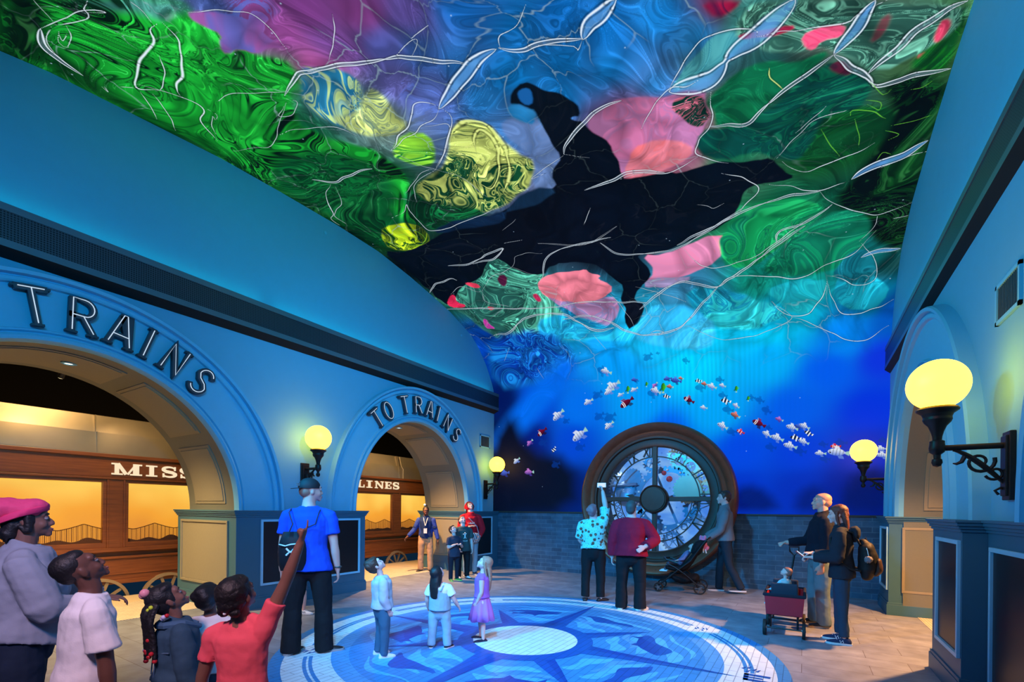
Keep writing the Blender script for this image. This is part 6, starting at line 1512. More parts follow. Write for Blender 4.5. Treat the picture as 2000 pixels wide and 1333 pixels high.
DKDEN = cloth('dark_denim', (.015, .025, .05)); SHOEB = paint('shoe_black', (.012, .012, .016), .5); SHOEW = paint('shoe_white', (.75, .75, .76), .5); SHOEN = cloth('navy', (.02, .035, .09))

# --- broad man in the blue tee, backwards cap
J = person('tall broad man in blue t-shirt and backwards black cap, seen from behind', -4.46, 3.01, 136, 1.85, SK_L, g=1.10, head=(-66, 2),
    arms=(((.16, .0, -1), (.12, .16, -1), 'relaxed'), ((-.16, .02, -1), (-.08, .25, -1), 'relaxed')), legs=(((.10, .03, -1), (.03, -.02, -1)), ((-.10, .0, -1), (-.03, -.03, -1))), feet=(-78, -25),
    top=dict(mat=cloth('royal_blue', (.012, .07, .60)), sleeve=.62, sleeve_w=1.4, hem=.86, name='t_shirt', belly=1.06, flare=1.14), bottom=dict(mat=BLACKC, wide=1.28, flare=1.25, waist=.94, drop=.7),
    shoes=dict(mat=SHOEB, sole=paint('sole_grey', (.35, .34, .33), .6), low=True), hair=dict(style='buzz', thick=.001, mat=paint('hair_stubble', (.30, .17, .13), .6)))
k = MB(); k.sphere((0, -.016, .036), .088, .108, .100, 28, 14, cut=(pi * .47, pi)); cap = head_part(J, k, 'cap', paint('cap_black', (.008, .009, .014), .7))
k = MB(); k.prism([(-.062, -.10), (-.060, -.15), (-.035, -.185), (0, -.195), (.035, -.185), (.060, -.15), (.062, -.10)], lambda a, b, d: (a, b, .030 + d + .10 * (b + .1)), 0, .006); head_part(J, k, 'brim', paint('cap_black', (0, 0, 0)), parent=cap)
k = MB(); k.box(-.03, .03, -.132, -.112, .050, .080); head_part(J, k, 'cap_patch', paint('patch_grey', (.10, .11, .13), .7), parent=cap)
w_ = J['arm'][0][2]; k = MB(); k.tube([w_ + V((0, 0, .03)) + V((cos(a) * .034, sin(a) * .036, 0)) for a in [2 * pi * q / 16 for q in range(16)]], .009, 8, closed=True); k.build('wrist_watch', paint('watch_grey', (.06, .06, .06), .4), J['root'], smooth=True)
# his drawstring bag
def bag_points(J, cx, cz, hw, hh_, back, bulge, n=18, m=12, taper=.35):
    rows = []
    for j in range(m + 1):
        t = j / m; zz = cz - hh_ + 2 * hh_ * t; ww = hw * (1 - taper * max(0, (t - .55) / .45) ** 1.5) * (.80 + .2 * min(1, t * 5)); bb = bulge * sin(pi * min(max(t * .92 + .04, .02), .98)) ** .7
        rows.append([wpt(J, (cx + ww * cos(a), -back - bb * (sin(a)) - (.012 * cos(a * 7) * (t > .75)), zz)) for a in [2 * pi * q / n for q in range(n)]])
    return rows
bp = empty('drawstring_bag', tuple(wpt(J, (0, 0, 0))), 0, 'black drawstring bag with a white crossed-arc logo on the back of the man in blue', 'bag')
mb = MB(); mb.grid(bag_points(J, -.13, 1.10, .135, .20, .155, .075), closed_u=True, cap=True); mb.v = [tuple(V(v) - bp.location) for v in mb.v]
mb.build('bag_body', cloth('bag_black', (.010, .012, .018), .6), bp, smooth=True)
mb = MB()
for s_, xs in ((-1, -.17), (1, .12)):
    mb.tube([wpt(J, (-.13 + s_ * .03, -.165, 1.29)) - bp.location, wpt(J, (xs * .75, -.16, 1.38)) - bp.location, wpt(J, (xs, -.13, 1.50)) - bp.location, wpt(J, (xs, -.02, 1.535)) - bp.location, wpt(J, (xs * 1.05, .08, 1.48)) - bp.location], .006, 6)
mb.build('cord', SHOEB, bp, smooth=True)
mb = MB()
def onbag(u, v, d=.242): return wpt(J, (-.13 + u, -d + 1.2 * u * u, 1.10 + v)) - bp.location
for s_ in (1, -1):
    for q in (1, -1): mb.tube([onbag(q * .040, s_ * .036), onbag(q * .026, s_ * .020), onbag(q * .012, s_ * .006), onbag(-q * .004, 0)], [.009, .010, .008, .006], 6)
mb.tube([onbag(-.11, .075, .236), onbag(-.05, .060, .240), onbag(.0, .075, .240), onbag(.05, .080, .238), onbag(.10, .078, .236)], .007, 6)
mb.build('bag_logo', paint('logo_white', (.7, .75, .8), .5), bp, smooth=True)

# --- child half hidden behind him
J = person('child in shorts and white striped sneakers, mostly hidden behind the man in blue', -6.23, 4.05, 60, 1.22, SK_L, c=.6, top=dict(mat=cloth('dusk', (.12, .16, .25)), sleeve=.6), bottom=dict(kind='shorts', mat=cloth('grey_short', (.10, .12, .16)), len=.45), feet=(-30, 10), legs=(((.10, .25, -1), (.06, -.02, -1)), ((-.08, -.12, -1), (-.02, -.12, -1))),
    shoes=dict(mat=SHOEW, sole=SHOEW, name='sneaker', laces=SHOEW), hair=dict(style='short', mat=HAIRN))
for sh, F, Lf in J['shoe']:
    mb = MB(); sc = Lf / .27
    for q in range(3):
        for s_ in (1, -1): mb.tube([F @ V((s_ * .0395 * sc, (.012 + q * .022) * sc, .028 * sc)), F @ V((s_ * .034 * sc, (-.006 + q * .022) * sc, .066 * sc))], .0045 * sc, 5)
    mb.build('stripe', SHOEB, sh, smooth=True)

# --- woman in the pink hat at the left edge
px_, py_ = near(40, 2.60)
J = person('woman at the left edge in a grey sweatshirt and slouchy bright pink cap, looking up', px_, py_, 74, 1.55, SK_M, g=1.62, head=(0, 10), voxel=.0065, lean=3, headscale=1.05,
    arms=(((.15, .42, -1), (-.75, .75, -.1), 'relaxed'), ((-.15, .45, -1), (.1, 1, -.1), 'relaxed')), top=dict(mat=cloth('mauve_grey', (.30, .31, .38)), sleeve=1.95, sleeve_w=1.55, hem=.80, name='sweatshirt', collar=.012, belly=1.10, fold=.022), bottom=dict(mat=DKDEN, wide=1.2),
    shoes=dict(mat=SHOEB), hair=dict(style='long', down=.10, mat=HAIRB, thick=.006))
k = MB(); k.sphere((0, -.02, .070), .100, .118, .070, 24, 14); k.sphere((0, -.10, .085), .098, .110, .072, 24, 14); k.sphere((.0, -.18, .075), .075, .08, .055, 20, 12); k.sphere((0, .02, .085), .085, .09, .055, 20, 10)
hat = head_part(J, k, 'hat', cloth('hot_pink', (.90, .07, .20), .7), fuse_=.006, disp=.014, dscale=.05)
k = MB(); R_ = []
for r_, z_ in ((.108, .030), (.116, .034), (.117, .062), (.104, .070)): R_.append([(r_ * .92 * cos(a), -.020 + r_ * 1.08 * sin(a), z_ + (.22 * (r_ * sin(a)) if sin(a) > 0 else .36 * r_ * sin(a))) for a in [2 * pi * q / 36 for q in range(36)]])
k.grid(R_, closed_u=True, closed_v=True); head_part(J, k, 'hat_band', cloth('hot_pink_band', (.85, .05, .18), .7), parent=hat)
mb = MB(); R_ = []
for r_, z_ in ((.058, 1.235), (.082, 1.205), (.12, 1.175), (.115, 1.165), (.075, 1.19)): R_.append([J['up'](r_ * 1.25 * cos(a), -.0 + r_ * .95 * sin(a), z_ * 1.53 / 1.44 + .0 * sin(a)) for a in [2 * pi * q / 32 for q in range(32)]])
mb.grid(R_, closed_u=True, closed_v=True); mb.build('collar', cloth('collar_white', (.62, .66, .78)), J['root'], smooth=True, angle=120)

# --- boy in the white tee
px_, py_ = near(162, 2.20)
J = person('boy in white t-shirt and dark red shorts with a short fade haircut, looking up', px_, py_, 82, 1.36, SK_D, c=.35, g=1.12, head=(2, 40), voxel=.0052, lean=5, headscale=.92,
    arms=(((.10, .14, -1), (.03, .10, -1), 'relaxed'), ((-.10, .15, -1), (-.03, .2, -1), 'relaxed')), top=dict(mat=cloth('tee_white', (.82, .78, .82)), sleeve=.75, sleeve_w=1.55, hem=.655, name='t_shirt', fold=.018, flare=1.05), bottom=dict(kind='shorts', mat=cloth('dark_red', (.20, .01, .03)), len=.5, waist=.70),
    shoes=dict(mat=SHOEW), hair=dict(style='none', mat=HAIRB))
k = MB(); k.sphere((0, -.030, .048), .0795, .090, .078, 26, 16); k.sphere((0, -.060, .010), .066, .056, .060, 20, 12); k.sphere((0, .012, .082), .060, .058, .038)
head_part(J, k, 'hair', HAIRB, fuse_=.0045, disp=.003, dscale=.01)
k = MB(); R_ = []
for r_, d_ in ((.040, .0), (.046, .006), (.044, .010)): R_.append([J['up'](r_ * 1.33 * 1.02 * cos(a), r_ * 1.33 * .92 * sin(a) - .005, (.807 + d_) * 1.33 - .012 * sin(a)) for a in [2 * pi * q / 28 for q in range(28)]])
k.grid(R_, closed_u=True); k.build('neckband', cloth('navy_trim', (.05, .08, .22)), J['root'], smooth=True)

# --- girl with beaded braids and denim jacket
px_, py_ = near(348, 2.62)
J = person('small girl in a denim jacket with long beaded braids, looking up', px_, py_, 76, 1.13, SK_M, c=.75, head=(2, 34), voxel=.0055, g=1.4, headscale=.95,
    arms=(((.14, .10, -1), (.03, .22, -1), 'relaxed'), ((-.12, .12, -1), (.0, .2, -1), 'relaxed')), top=dict(mat=cloth('denim_jacket', (.035, .08, .13)), sleeve=1.95, sleeve_w=1.55, hem=.58, name='denim_jacket', collar=.006, fold=.022), bottom=dict(kind='skirt', mat=WHITE, len=.25, waist=.60),
    shoes=dict(mat=SHOEW), hair=dict(style='short', mat=HAIRB, thick=.006))
U_ = J['up']; R0 = J['root']; JT = J['top']
mb = MB()
for s_ in (1, -1): mb.tube([U_(s_ * .04, .105, .85), U_(s_ * .085, .02, .885), U_(s_ * .06, -.06, .88), U_(0, -.085, .875)], [.014, .022, .022, .022], 8)
mb.build('collar', cloth('denim_collar', (.06, .13, .22)), JT, smooth=True)
mb = MB()
mb.tube([U_(-.118, -.052, .74), U_(-.06, -.092, .735), U_(0, -.10, .735), U_(.06, -.092, .735), U_(.118, -.052, .74)], .004, 5); mb.tube([U_(.05, -.10, .73), U_(.045, -.11, .60)], .0035, 5); mb.tube([U_(-.05, -.10, .73), U_(-.045, -.11, .60)], .0035, 5)
mb.build('seam', cloth('denim_seam', (.09, .16, .25)), JT, smooth=True)
GB = [paint('bead_' + n, c_, .15) for n, c_ in (('red', (.55, .02, .03)), ('clear', (.60, .55, .75)), ('lime', (.65, .75, .05)), ('pink', (.85, .30, .35)))]
rnd = random.Random(3)
hm = J['head']; back = (hm.to_3x3() @ V((0, -1, 0))); back.z = 0; back.normalize(); side = V((1, 0, 0))
braids = MB(); n_b = 11
for q in range(n_b):
    t = q / (n_b - 1) * 2 - 1; a0 = hm @ V((.070 * t + .01, -.075 - .02 * (1 - t * t), .020 + .03 * (1 - t * t))); L = .17 + .16 * rnd.random()
    if q in (2, 5, 8): L += .05
    pts = [a0, a0 + back * (.012 + .015 * rnd.random()) - V((0, 0, L * .3)), a0 + back * .012 - V((0, 0, L * .65)), a0 + back * (.004 + .01 * rnd.random()) + side * .01 * t - V((0, 0, L))]
    limb(braids, pts, [.013, .014, .013, .011], seg=8)
    for j in range(2 if q % 2 else 1):
        b_ = MB(); p = pts[-1] + V((.012 * (j * 2 - 1) * (q % 2), 0, -.012)); b_.sphere(tuple(p), .0125, seg=12, rings=8); b_.build('hair_bead', GB[(q * 5 + j) % 2], R0, smooth=True)
fuse(braids, 'braids', HAIRB, R0, .005, 1, disp=.006, dscale=.012)
for p, r_, m_ in (((.015, -.075, .125), .024, 3), ((-.045, -.085, .105), .023, 3), ((.07, -.105, .03), .012, 2), ((.05, -.125, .022), .011, 2), ((.085, -.09, -.07), .013, 1), ((.07, -.10, -.078), .012, 1), ((.09, -.07, -.072), .012, 0)):
    b_ = MB(); q = hm @ V(p); b_.sphere(tuple(q), r_, seg=16, rings=10); b_.build('hair_bead', GB[m_], R0, smooth=True)

# --- pointing girl in the pink tee
px_, py_ = near(476, 2.20); hd = 122
J = person('girl in bright pink t-shirt seen from behind, pointing up with her right arm', px_, py_, hd, 1.22, SK_M, c=.35, g=1.02, armscale=1.14, head=(-14, 22), voxel=.0055, lean=-1,
    arms=((toward(hd, .42, .05, 1.0), toward(hd, .36, .0, 1.0), 'point'), ((-.30, .05, -1), (-.08, .15, -1), 'relaxed')), top=dict(mat=cloth('hot_coral', (.90, .11, .16)), sleeve=.55, sleeve_w=1.3, hem=.50, name='t_shirt', fold=.018, flare=1.08), bottom=dict(mat=DKDEN), shoes=dict(mat=SHOEW), hair=dict(style='short', mat=HAIRB, thick=.012, rough=.010))
k = MB(); k.sphere((.035, -.085, -.055), .035, .03, .035, 14, 8); k.sphere((-.04, -.085, -.05), .04, .032, .04, 14, 8); k.sphere((0, -.09, .0), .06, .04, .05, 14, 8)
head_part(J, k, 'hair_puffs', HAIRB, fuse_=.005, disp=.012, dscale=.02)
k = MB(); k.sphere((.0, -.118, -.045), .010, seg=10, rings=6); head_part(J, k, 'hair_tie', WHITE)
# --- child in white behind her
px_, py_ = near(414, 2.95)
J = person('dark-haired child in a white top between the denim jacket girl and the pointing girl', px_, py_, 135, 1.06, SK_M, c=.7, g=1.1, head=(-10, 25), voxel=.008,
    top=dict(mat=WHITE, sleeve=.65, sleeve_w=1.4, name='t_shirt'), bottom=dict(mat=DENIM), shoes=dict(mat=SHOEW), hair=dict(style='fluffy', mat=HAIRB))

# --- boy in the pale sweatshirt and jeans
J = person('small boy in pale grey sweatshirt, jeans and white sneakers, looking up', -3.73, 3.38, 58, 1.05, SK_P, c=.75, g=1.5, head=(0, 40), voxel=.0075, lean=-3,
    arms=(((.10, .02, -1), (-.10, .42, -1), 'relaxed'), ((-.08, .05, -1), (.1, .4, -1), 'relaxed')), legs=(((.03, .06, -1), (.0, -.05, -1)), ((-.03, -.02, -1), (-.0, -.10, -1))), top=dict(mat=cloth('pale_grey', (.52, .50, .56)), sleeve=1.88, sleeve_w=1.45, hem=.50, name='sweatshirt', fold=.022), bottom=dict(mat=cloth('mid_denim', (.05, .12, .20)), wide=1.0, flare=1.05, drop=.3),
    shoes=dict(mat=SHOEW, sole=SHOEW, name='sneaker', laces=SHOEW), hair=dict(style='fluffy', mat=HAIRN))
# --- toddler in overalls
J = person('toddler in light denim overalls with long dark hair down her back', -3.42, 3.93, 116, .92, SK_P, c=1.0, g=1.42, head=(-28, 32), voxel=.0075, lean=-2,
    arms=(((.45, .05, -1), (.35, .45, -.8), 'relaxed'), ((-.35, .15, -1), (-.1, .5, -1), 'relaxed')), legs=(((.10, .0, -1), (.06, -.02, -1)), ((-.10, .0, -1), (-.06, -.02, -1))), feet=(-25, 5), top=dict(mat=WHITE, sleeve=.7, sleeve_w=1.6, hem=.45, name='t_shirt'), bottom=dict(mat=cloth('overall_denim', (.30, .42, .50)), wide=1.22, flare=1.12, waist=.52),
    shoes=dict(mat=SHOEB, sole=SHOEW, name='sneaker', laces=WHITE), hair=dict(style='long', down=.24, w=.085, mat=HAIRB))
mb = MB(); U_ = J['up']
limb(mb, [U_(0, 0, .42), U_(0, 0, .53), U_(0, 0, .655)], [(.128, .108), (.122, .103), (.106, .092)], rnd=(0, 0), seg=18)
fuse(mb, 'overall_bib', cloth('overall_denim', (0, 0, 0)), J['root'], .008, 2, disp=.008, dscale=.05)
mb = MB()
for s_ in (1, -1): mb.tube([U_(s_ * .035, -.092, .645), U_(s_ * .05, -.074, .68), U_(s_ * .06, -.01, .715), U_(s_ * .055, .06, .66), U_(s_ * .045, .078, .60)], .010, 6)
mb.build('overall_strap', cloth('overall_denim', (0, 0, 0)), J['root'], smooth=True)
mb = MB(); q = U_(.055, -.088, .43); mb.box(q.x - .035, q.x + .035, q.y - .006, q.y + .01, q.z - .045, q.z + .035); q = U_(-.055, -.088, .43); mb.box(q.x - .035, q.x + .035, q.y - .006, q.y + .01, q.z - .045, q.z + .035)
# --- girl in the purple dress
J = person('little girl in a purple tulle dress with long reddish blond hair, looking up', -3.21, 4.44, 214, .99, SK_P, c=.85, g=1.2, head=(0, 26), voxel=.0075,
    arms=(((.12, .02, -1), (-.18, .42, -1), 'relaxed'), ((-.12, .02, -1), (.18, .42, -1), 'relaxed')), feet=(-12, 22), legs=(((.03, .06, -1), (.0, .0, -1)), ((-.05, -.06, -1), (-.02, -.04, -1))), top=dict(mat=cloth('violet', (.40, .13, .58)), sleeve=.08, sleeve_w=1.1, hem=.50, name='dress_bodice', fold=.004, ease=1.1), bottom=dict(kind='skirt', mat=cloth('violet_tulle', (.52, .20, .68)), len=.24, waist=.545),
    shoes=dict(mat=paint('patent_navy', (.015, .012, .035), .3), low=True), hair=dict(style='long', down=.29, w=.07, mat=HAIRY))

# --- woman in the flowered blouse
hd = 106
J = person('older woman in turquoise flowered blouse and black trousers raising her arm to photograph', -3.04, 7.45, hd, 1.66, SK_P, g=1.32, head=(-15, 26), voxel=.009, lean=-5, sway=0,
    arms=((toward(hd, .12, .25, .9), toward(hd, -.16, .15, 1), 'hold'), ((-.15, .3, -1), (.5, .8, -.7), 'relaxed')), legs=(((.04, .08, -1), (.02, -.06, -1)), ((-.05, .02, -1), (-.02, -.10, -1))), feet=(-40, 5),
    top=dict(mat=None, sleeve=.85, sleeve_w=1.6, hem=.86, name='blouse', belly=1.12, fold=.014), bottom=dict(mat=BLACKC, wide=1.12, flare=1.05, drop=-.1), shoes=dict(mat=SHOEB, low=True), hair=dict(style='fluffy', mat=paint('hair_rose_grey', (.30, .15, .17), .6, bump=.5, bscale=100)))
m, nt, b = new_mat('flowered_blouse'); tc = N(nt, 'ShaderNodeTexCoord'); vo = N(nt, 'ShaderNodeTexVoronoi'); vo.inputs['Scale'].default_value = 13; cr = N(nt, 'ShaderNodeValToRGB'); el = cr.color_ramp.elements
cr.color_ramp.interpolation = 'CONSTANT'; el[0].position = 0; el[0].color = (.03, .05, .03, 1); el[1].position = .36; el[1].color = (.22, .72, .72, 1); q = el.new(.18); q.color = (.35, .12, .05, 1); q = el.new(.28); q.color = (.03, .10, .10, 1)
nt.links.new(tc.outputs['Object'], vo.inputs['Vector']); nt.links.new(vo.outputs['Distance'], cr.inputs[0])
v2 = N(nt, 'ShaderNodeTexVoronoi'); v2.inputs['Scale'].default_value = 38; c2 = N(nt, 'ShaderNodeMath', operation='GREATER_THAN'); c2.inputs[1].default_value = .22; mx = N(nt, 'ShaderNodeMix', data_type='RGBA', blend_type='MULTIPLY'); mx.inputs[0].default_value = .85
nt.links.new(tc.outputs['Object'], v2.inputs['Vector']); nt.links.new(v2.outputs['Distance'], c2.inputs[0]); nt.links.new(cr.outputs[0], mx.inputs[6]); nt.links.new(c2.outputs[0], mx.inputs[7]); nt.links.new(mx.outputs[2], b.inputs['Base Color']); b.inputs['Roughness'].default_value = .8
J['top'].data.materials[0] = m
a, e, w_ = J['arm'][0]; ph = empty('smartphone', tuple(wpt(J, w_ + (w_ - e).normalized() * .11)), radians(hd), 'small white phone held up in front of the clock by the woman in flowered blouse', 'phone')
mb = MB(); mb.box(-.006, .006, -.075, .075, -.035, .045); mb.build('phone_body', SHOEW, ph, bevel=.004); mb = MB(); mb.box(-.0075, -.006, -.068, .068, -.03, .04); mb.build('phone_screen', glow('phone_light', (.75, .85, 1), .9), ph)
# --- person in the dark red sweater
hd = 104
J = person('person in a loose dark red sweater and wide black trousers, one hand on the back', -2.28, 7.13, hd, 1.70, SK_P, g=1.55, head=(-8, 20), voxel=.009, lean=-1, arms=((toward(hd, .62, -.10, -1), toward(hd, -.80, -.50, -.38), 'flat^'), ((-.25, .05, -1), (-.06, .12, -1), 'relaxed')), legs=(((.05, 0, -1), (.02, 0, -1)), ((-.05, 0, -1), (-.02, 0, -1))), feet=(-35, -15),
    top=dict(mat=cloth('dark_red_knit', (.34, .008, .035), bump=.6, bscale=90), sleeve=1.86, sleeve_w=1.65, hem=.82, name='sweater', belly=1.12, flare=1.05, fold=.016), bottom=dict(mat=BLACKC, wide=1.12, flare=1.25, drop=.6), shoes=dict(mat=SHOEW, low=True), hair=dict(style='short', mat=paint('hair_dark_grey', (.05, .07, .075), .6), thick=.008))

# --- man pushing the stroller
J = person('man in a grey quarter-zip jacket pushing a stroller in front of the clock', -1.26, 9.72, 191, 1.95, SK_P, g=1.08, head=(10, 4), voxel=.009, lean=2,
    arms=(((.10, .30, -1), (-.05, .75, -.55), 'hold'), ((-.10, .25, -1), (.05, .75, -.6), 'hold')), legs=(((.03, .18, -1), (.0, .04, -1)), ((-.03, -.12, -1), (-.02, -.50, -1))), feet=(4, 8),
    top=dict(mat=cloth('slate_grey', (.17, .19, .22)), sleeve=1.95, sleeve_w=1.35, hem=.98, name='jacket', collar=.016, flare=1.05), bottom=dict(mat=cloth('dark_slate', (.02, .03, .045)), wide=1.0, flare=1.1, drop=.3), shoes=dict(mat=cloth('shoe_slate', (.05, .06, .08)), sole=SHOEW, low=True, name='sneaker', tip=(0, 0)), hair=dict(style='short', mat=paint('hair_chestnut', (.06, .022, .015), .5), thick=.008))
# --- bald man with the wagon
J = person('balding man in a black pullover and faded jeans holding the wagon handle', .20, 7.62, 190, 1.81, SK_L, g=1.18, head=(0, 2), voxel=.0085, lean=-2,
    arms=(((.08, .42, -1), (.02, 1, -.12), 'fist'), ((-.12, .0, -1), (.0, .16, -1), 'relaxed')), legs=(((.03, .08, -1), (.0, -.02, -1)), ((-.06, -.02, -1), (-.01, -.04, -1))), feet=(0, 10),
    top=dict(mat=cloth('pullover_black', (.008, .011, .022)), sleeve=1.90, sleeve_w=1.4, hem=.92, name='pullover', collar=.014, belly=1.08), bottom=dict(mat=cloth('faded_jeans', (.13, .20, .23)), wide=1.2, flare=1.12, drop=.45), shoes=dict(mat=SHOEB, sole=paint('sole_tan', (.45, .36, .28), .6), name='shoe'), hair=dict(style='buzz', thick=.0005, mat=paint('hair_ginger_stubble', (.50, .26, .20), .6)))
JB = J
# --- woman with the backpack
J = person('woman with long auburn hair in dark jacket and jeans looking down at a phone', .40, 6.78, 174, 1.64, SK_P, g=1.08, head=(8, -4), voxel=.0075, lean=2,
    arms=(((.10, .22, -1), (-.1, 1, .05), 'hold'), ((-.10, .10, -1), (.12, 1, -.02), 'hold')), legs=(((.03, .08, -1), (.0, -.02, -1)), ((-.04, -.02, -1), (-.01, -.06, -1))), feet=(0, 6),
    top=dict(mat=cloth('jacket_charcoal', (.018, .026, .040)), sleeve=1.93, sleeve_w=1.5, hem=.76, name='jacket', collar=.012, flare=1.08, fold=.02), bottom=dict(mat=cloth('blue_jeans', (.025, .055, .095)), wide=.98, flare=.95, drop=-.45), shoes=dict(mat=SHOEN, sole=SHOEW, name='sneaker', laces=WHITE), hair=dict(style='long', down=.30, w=.085, mat=HAIRR))
for sh, F, Lf in J['shoe']:
    sc = Lf / .27; mb = MB()
    for s_ in (1, -1):
        n_ = [(-.012, .030), (-.006, .062), (.018, .030), (.026, .060)]
        mb.tube([F @ V((s_ * (.0405 if z_ < .04 else .034) * sc, (.02 + y_) * sc, z_ * sc)) for y_, z_ in n_], .005 * sc, 6)
    mb.build('letter_logo', WHITE, sh, smooth=True)
mb = MB(); limb(mb, [J['up'](0, -.09, 1.30), J['up'](0, -.14, 1.34), J['up'](0, -.15, 1.27), J['up'](0, -.13, 1.20)], [(.08, .03), (.12, .045), (.11, .04), (.05, .02)]); fuse(mb, 'hood', cloth('jacket_charcoal', (0, 0, 0)), J['root'], .01, 2)
def place_on(J, name, label, cat):
    return empty(name, tuple(wpt(J, (0, 0, 0))), J['root'].rotation_euler.z, label, cat)
b_ = place_on(J, 'backpack', 'dark backpack with a grey pompom worn by the long-haired woman', 'backpack')
mb = MB(); limb(mb, [(.0, -.235, .82), (0, -.245, .90), (0, -.245, 1.02), (0, -.225, 1.14), (0, -.20, 1.20)], [(.11, .06), (.135, .10), (.135, .10), (.12, .08), (.06, .05)], seg=18); fuse(mb, 'pack_body', cloth('pack_black', (.012, .014, .016), .6), b_, .01, 3, disp=.01, dscale=.08)
mb = MB(); limb(mb, [(0, -.32, .85), (0, -.345, .90), (0, -.34, 1.0)], [(.09, .03), (.105, .04), (.09, .03)], seg=14); mb.build('front_pocket', cloth('pack_brown', (.05, .028, .022), .6), b_, smooth=True)
for s_ in (1, -1):
    mb = MB(); mb.tube([(s_ * .07, -.17, 1.18), (s_ * .09, -.10, 1.32), (s_ * .10, .02, 1.345), (s_ * .12, .11, 1.25), (s_ * .15, .09, 1.05), (s_ * .16, -.08, .90), (s_ * .12, -.18, .88)], .012, 6); mb.build('strap', cloth('pack_black', (0, 0, 0)), b_, smooth=True)
mb = MB(); mb.tube([(0, -.20, 1.20), (0, -.22, 1.26), (0, -.25, 1.20)], .010, 6); mb.build('grab_loop', cloth('pack_black', (0, 0, 0)), b_, smooth=True)
mb = MB(); mb.sphere((-.15, -.25, 1.02), .040, seg=18, rings=12); pm = fuse(mb, 'pompom', paint('pompom_grey', (.20, .20, .22), .9, bump=1, bscale=60), b_, .006, 1, disp=.015, dscale=.012)
mb = MB(); mb.tube([(-.145, -.25, 1.06), (-.14, -.24, 1.12), (-.13, -.23, 1.15)], .004, 6); mb.build('key_ring', FRAME, b_, smooth=True)
a, e, w_ = J['arm'][1]; q = w_ + (w_ - e).normalized() * .12 + V((.02, 0, .02)); ph = empty('smartphone', tuple(wpt(J, q)), J['root'].rotation_euler.z, 'red-cased phone held by the woman with the backpack', 'phone')
mb = MB(); mb.obox((0, 0, 0), (.036, 0, 0), (0, .055, .045), (0, -.004, .005)); mb.build('phone_case', paint('case_red', (.5, .04, .04), .4), ph, bevel=.003)
mb = MB(); mb.obox((0, -.0045, .006), (.031, 0, 0), (0, .048, .040), (0, -.001, .0012)); mb.build('phone_screen', glow('phone_light', (.75, .85, 1), .9), ph)

# --- group at the far arch
hd = 309
J = person('staff member in open blue jacket and khaki trousers with white lanyard, by the far arch', -7.94, 8.57, hd, 1.60, SK_D, g=1.05, head=(0, -4), voxel=.010,
    arms=(((.45, .15, -1), (.65, .45, -.7), 'relaxed'), ((-.28, .0, -1), (-.22, .2, -1), 'relaxed')), legs=(((.06, .02, -1), (.02, -.02, -1)), ((-.06, .04, -1), (-.02, -.02, -1))), feet=(-25, 15), top=dict(mat=cloth('navy_shirt', (.010, .03, .12)), sleeve=.8, hem=.83, name='shirt', collar=.01), bottom=dict(mat=cloth('khaki', (.50, .30, .16)), wide=1.2, flare=1.1, drop=.4), shoes=dict(mat=SHOEB, low=True), hair=dict(style='bun', mat=HAIRB))
U_ = J['up']; mb = MB()
limb(mb, [U_(0, -.015, .80), U_(0, -.02, 1.0), U_(0, -.02, 1.2), U_(0, -.012, 1.31)], [(.175, .115), (.175, .12), (.18, .12), (.11, .08)], rnd=(0, 0), seg=20)
for s_, (a, e, w_) in zip((1, -1), J['arm']): limb(mb, [a, a.lerp(e, .5), e, e.lerp(w_, .5), e.lerp(w_, .9)], [.068, .064, .058, .052, .046], seg=12, rnd=(1, 0))
jk = fuse(mb, 'open_jacket', cloth('jacket_blue', (.025, .06, .32)), J['root'], .012, 3, disp=.02, dscale=.1)
mb = MB(); limb(mb, [U_(0, .070, .80), U_(0, .080, 1.0), U_(0, .080, 1.2), U_(0, .06, 1.30)], [(.062, .06), (.070, .06), (.062, .06), (.035, .05)], rnd=(0, 0)); mb.build('shirt_front', cloth('navy_shirt', (0, 0, 0)), J['root'], smooth=True)
mb = MB()
for s_ in (1, -1): mb.tube([U_(s_ * .055, .05, 1.325), U_(s_ * .035, .142, 1.24), U_(s_ * .004, .152, 1.12)], .008, 6)
ly = mb.build('lanyard', SHOEW, J['root'], smooth=True); mb = MB(); q = U_(0, .158, .99); mb.box(q.x - .04, q.x + .04, q.y - .004, q.y + .004, q.z - .06, q.z + .06); mb.build('badge', SHOEW, ly)
k = MB(); k.sphere((.03, -.01, .165), .036, seg=14, rings=8); head_part(J, k, 'hair_pompom', SHOEW)
J = person('small boy in dark tee and trousers with green sneakers, hands clasped, looking up', -6.40, 7.80, 342, 1.19, SK_P, c=.6, g=1.25, head=(10, 32), voxel=.009,
    arms=(((.25, .25, -1), (-.55, .6, .35), 'hold'), ((-.25, .25, -1), (.55, .6, .35), 'hold')), feet=(-15, 20), top=dict(mat=cloth('tee_navy', (.03, .04, .07)), sleeve=.75, sleeve_w=1.5, hem=.50, name='t_shirt'), bottom=dict(mat=cloth('track_navy', (.012, .016, .03)), wide=1.05, drop=.2),
    shoes=dict(mat=paint('shoe_green', (.05, .22, .06), .5), sole=paint('sole_lime', (.25, .6, .1), .5), name='sneaker'), hair=dict(style='short', mat=HAIRN, thick=.006))
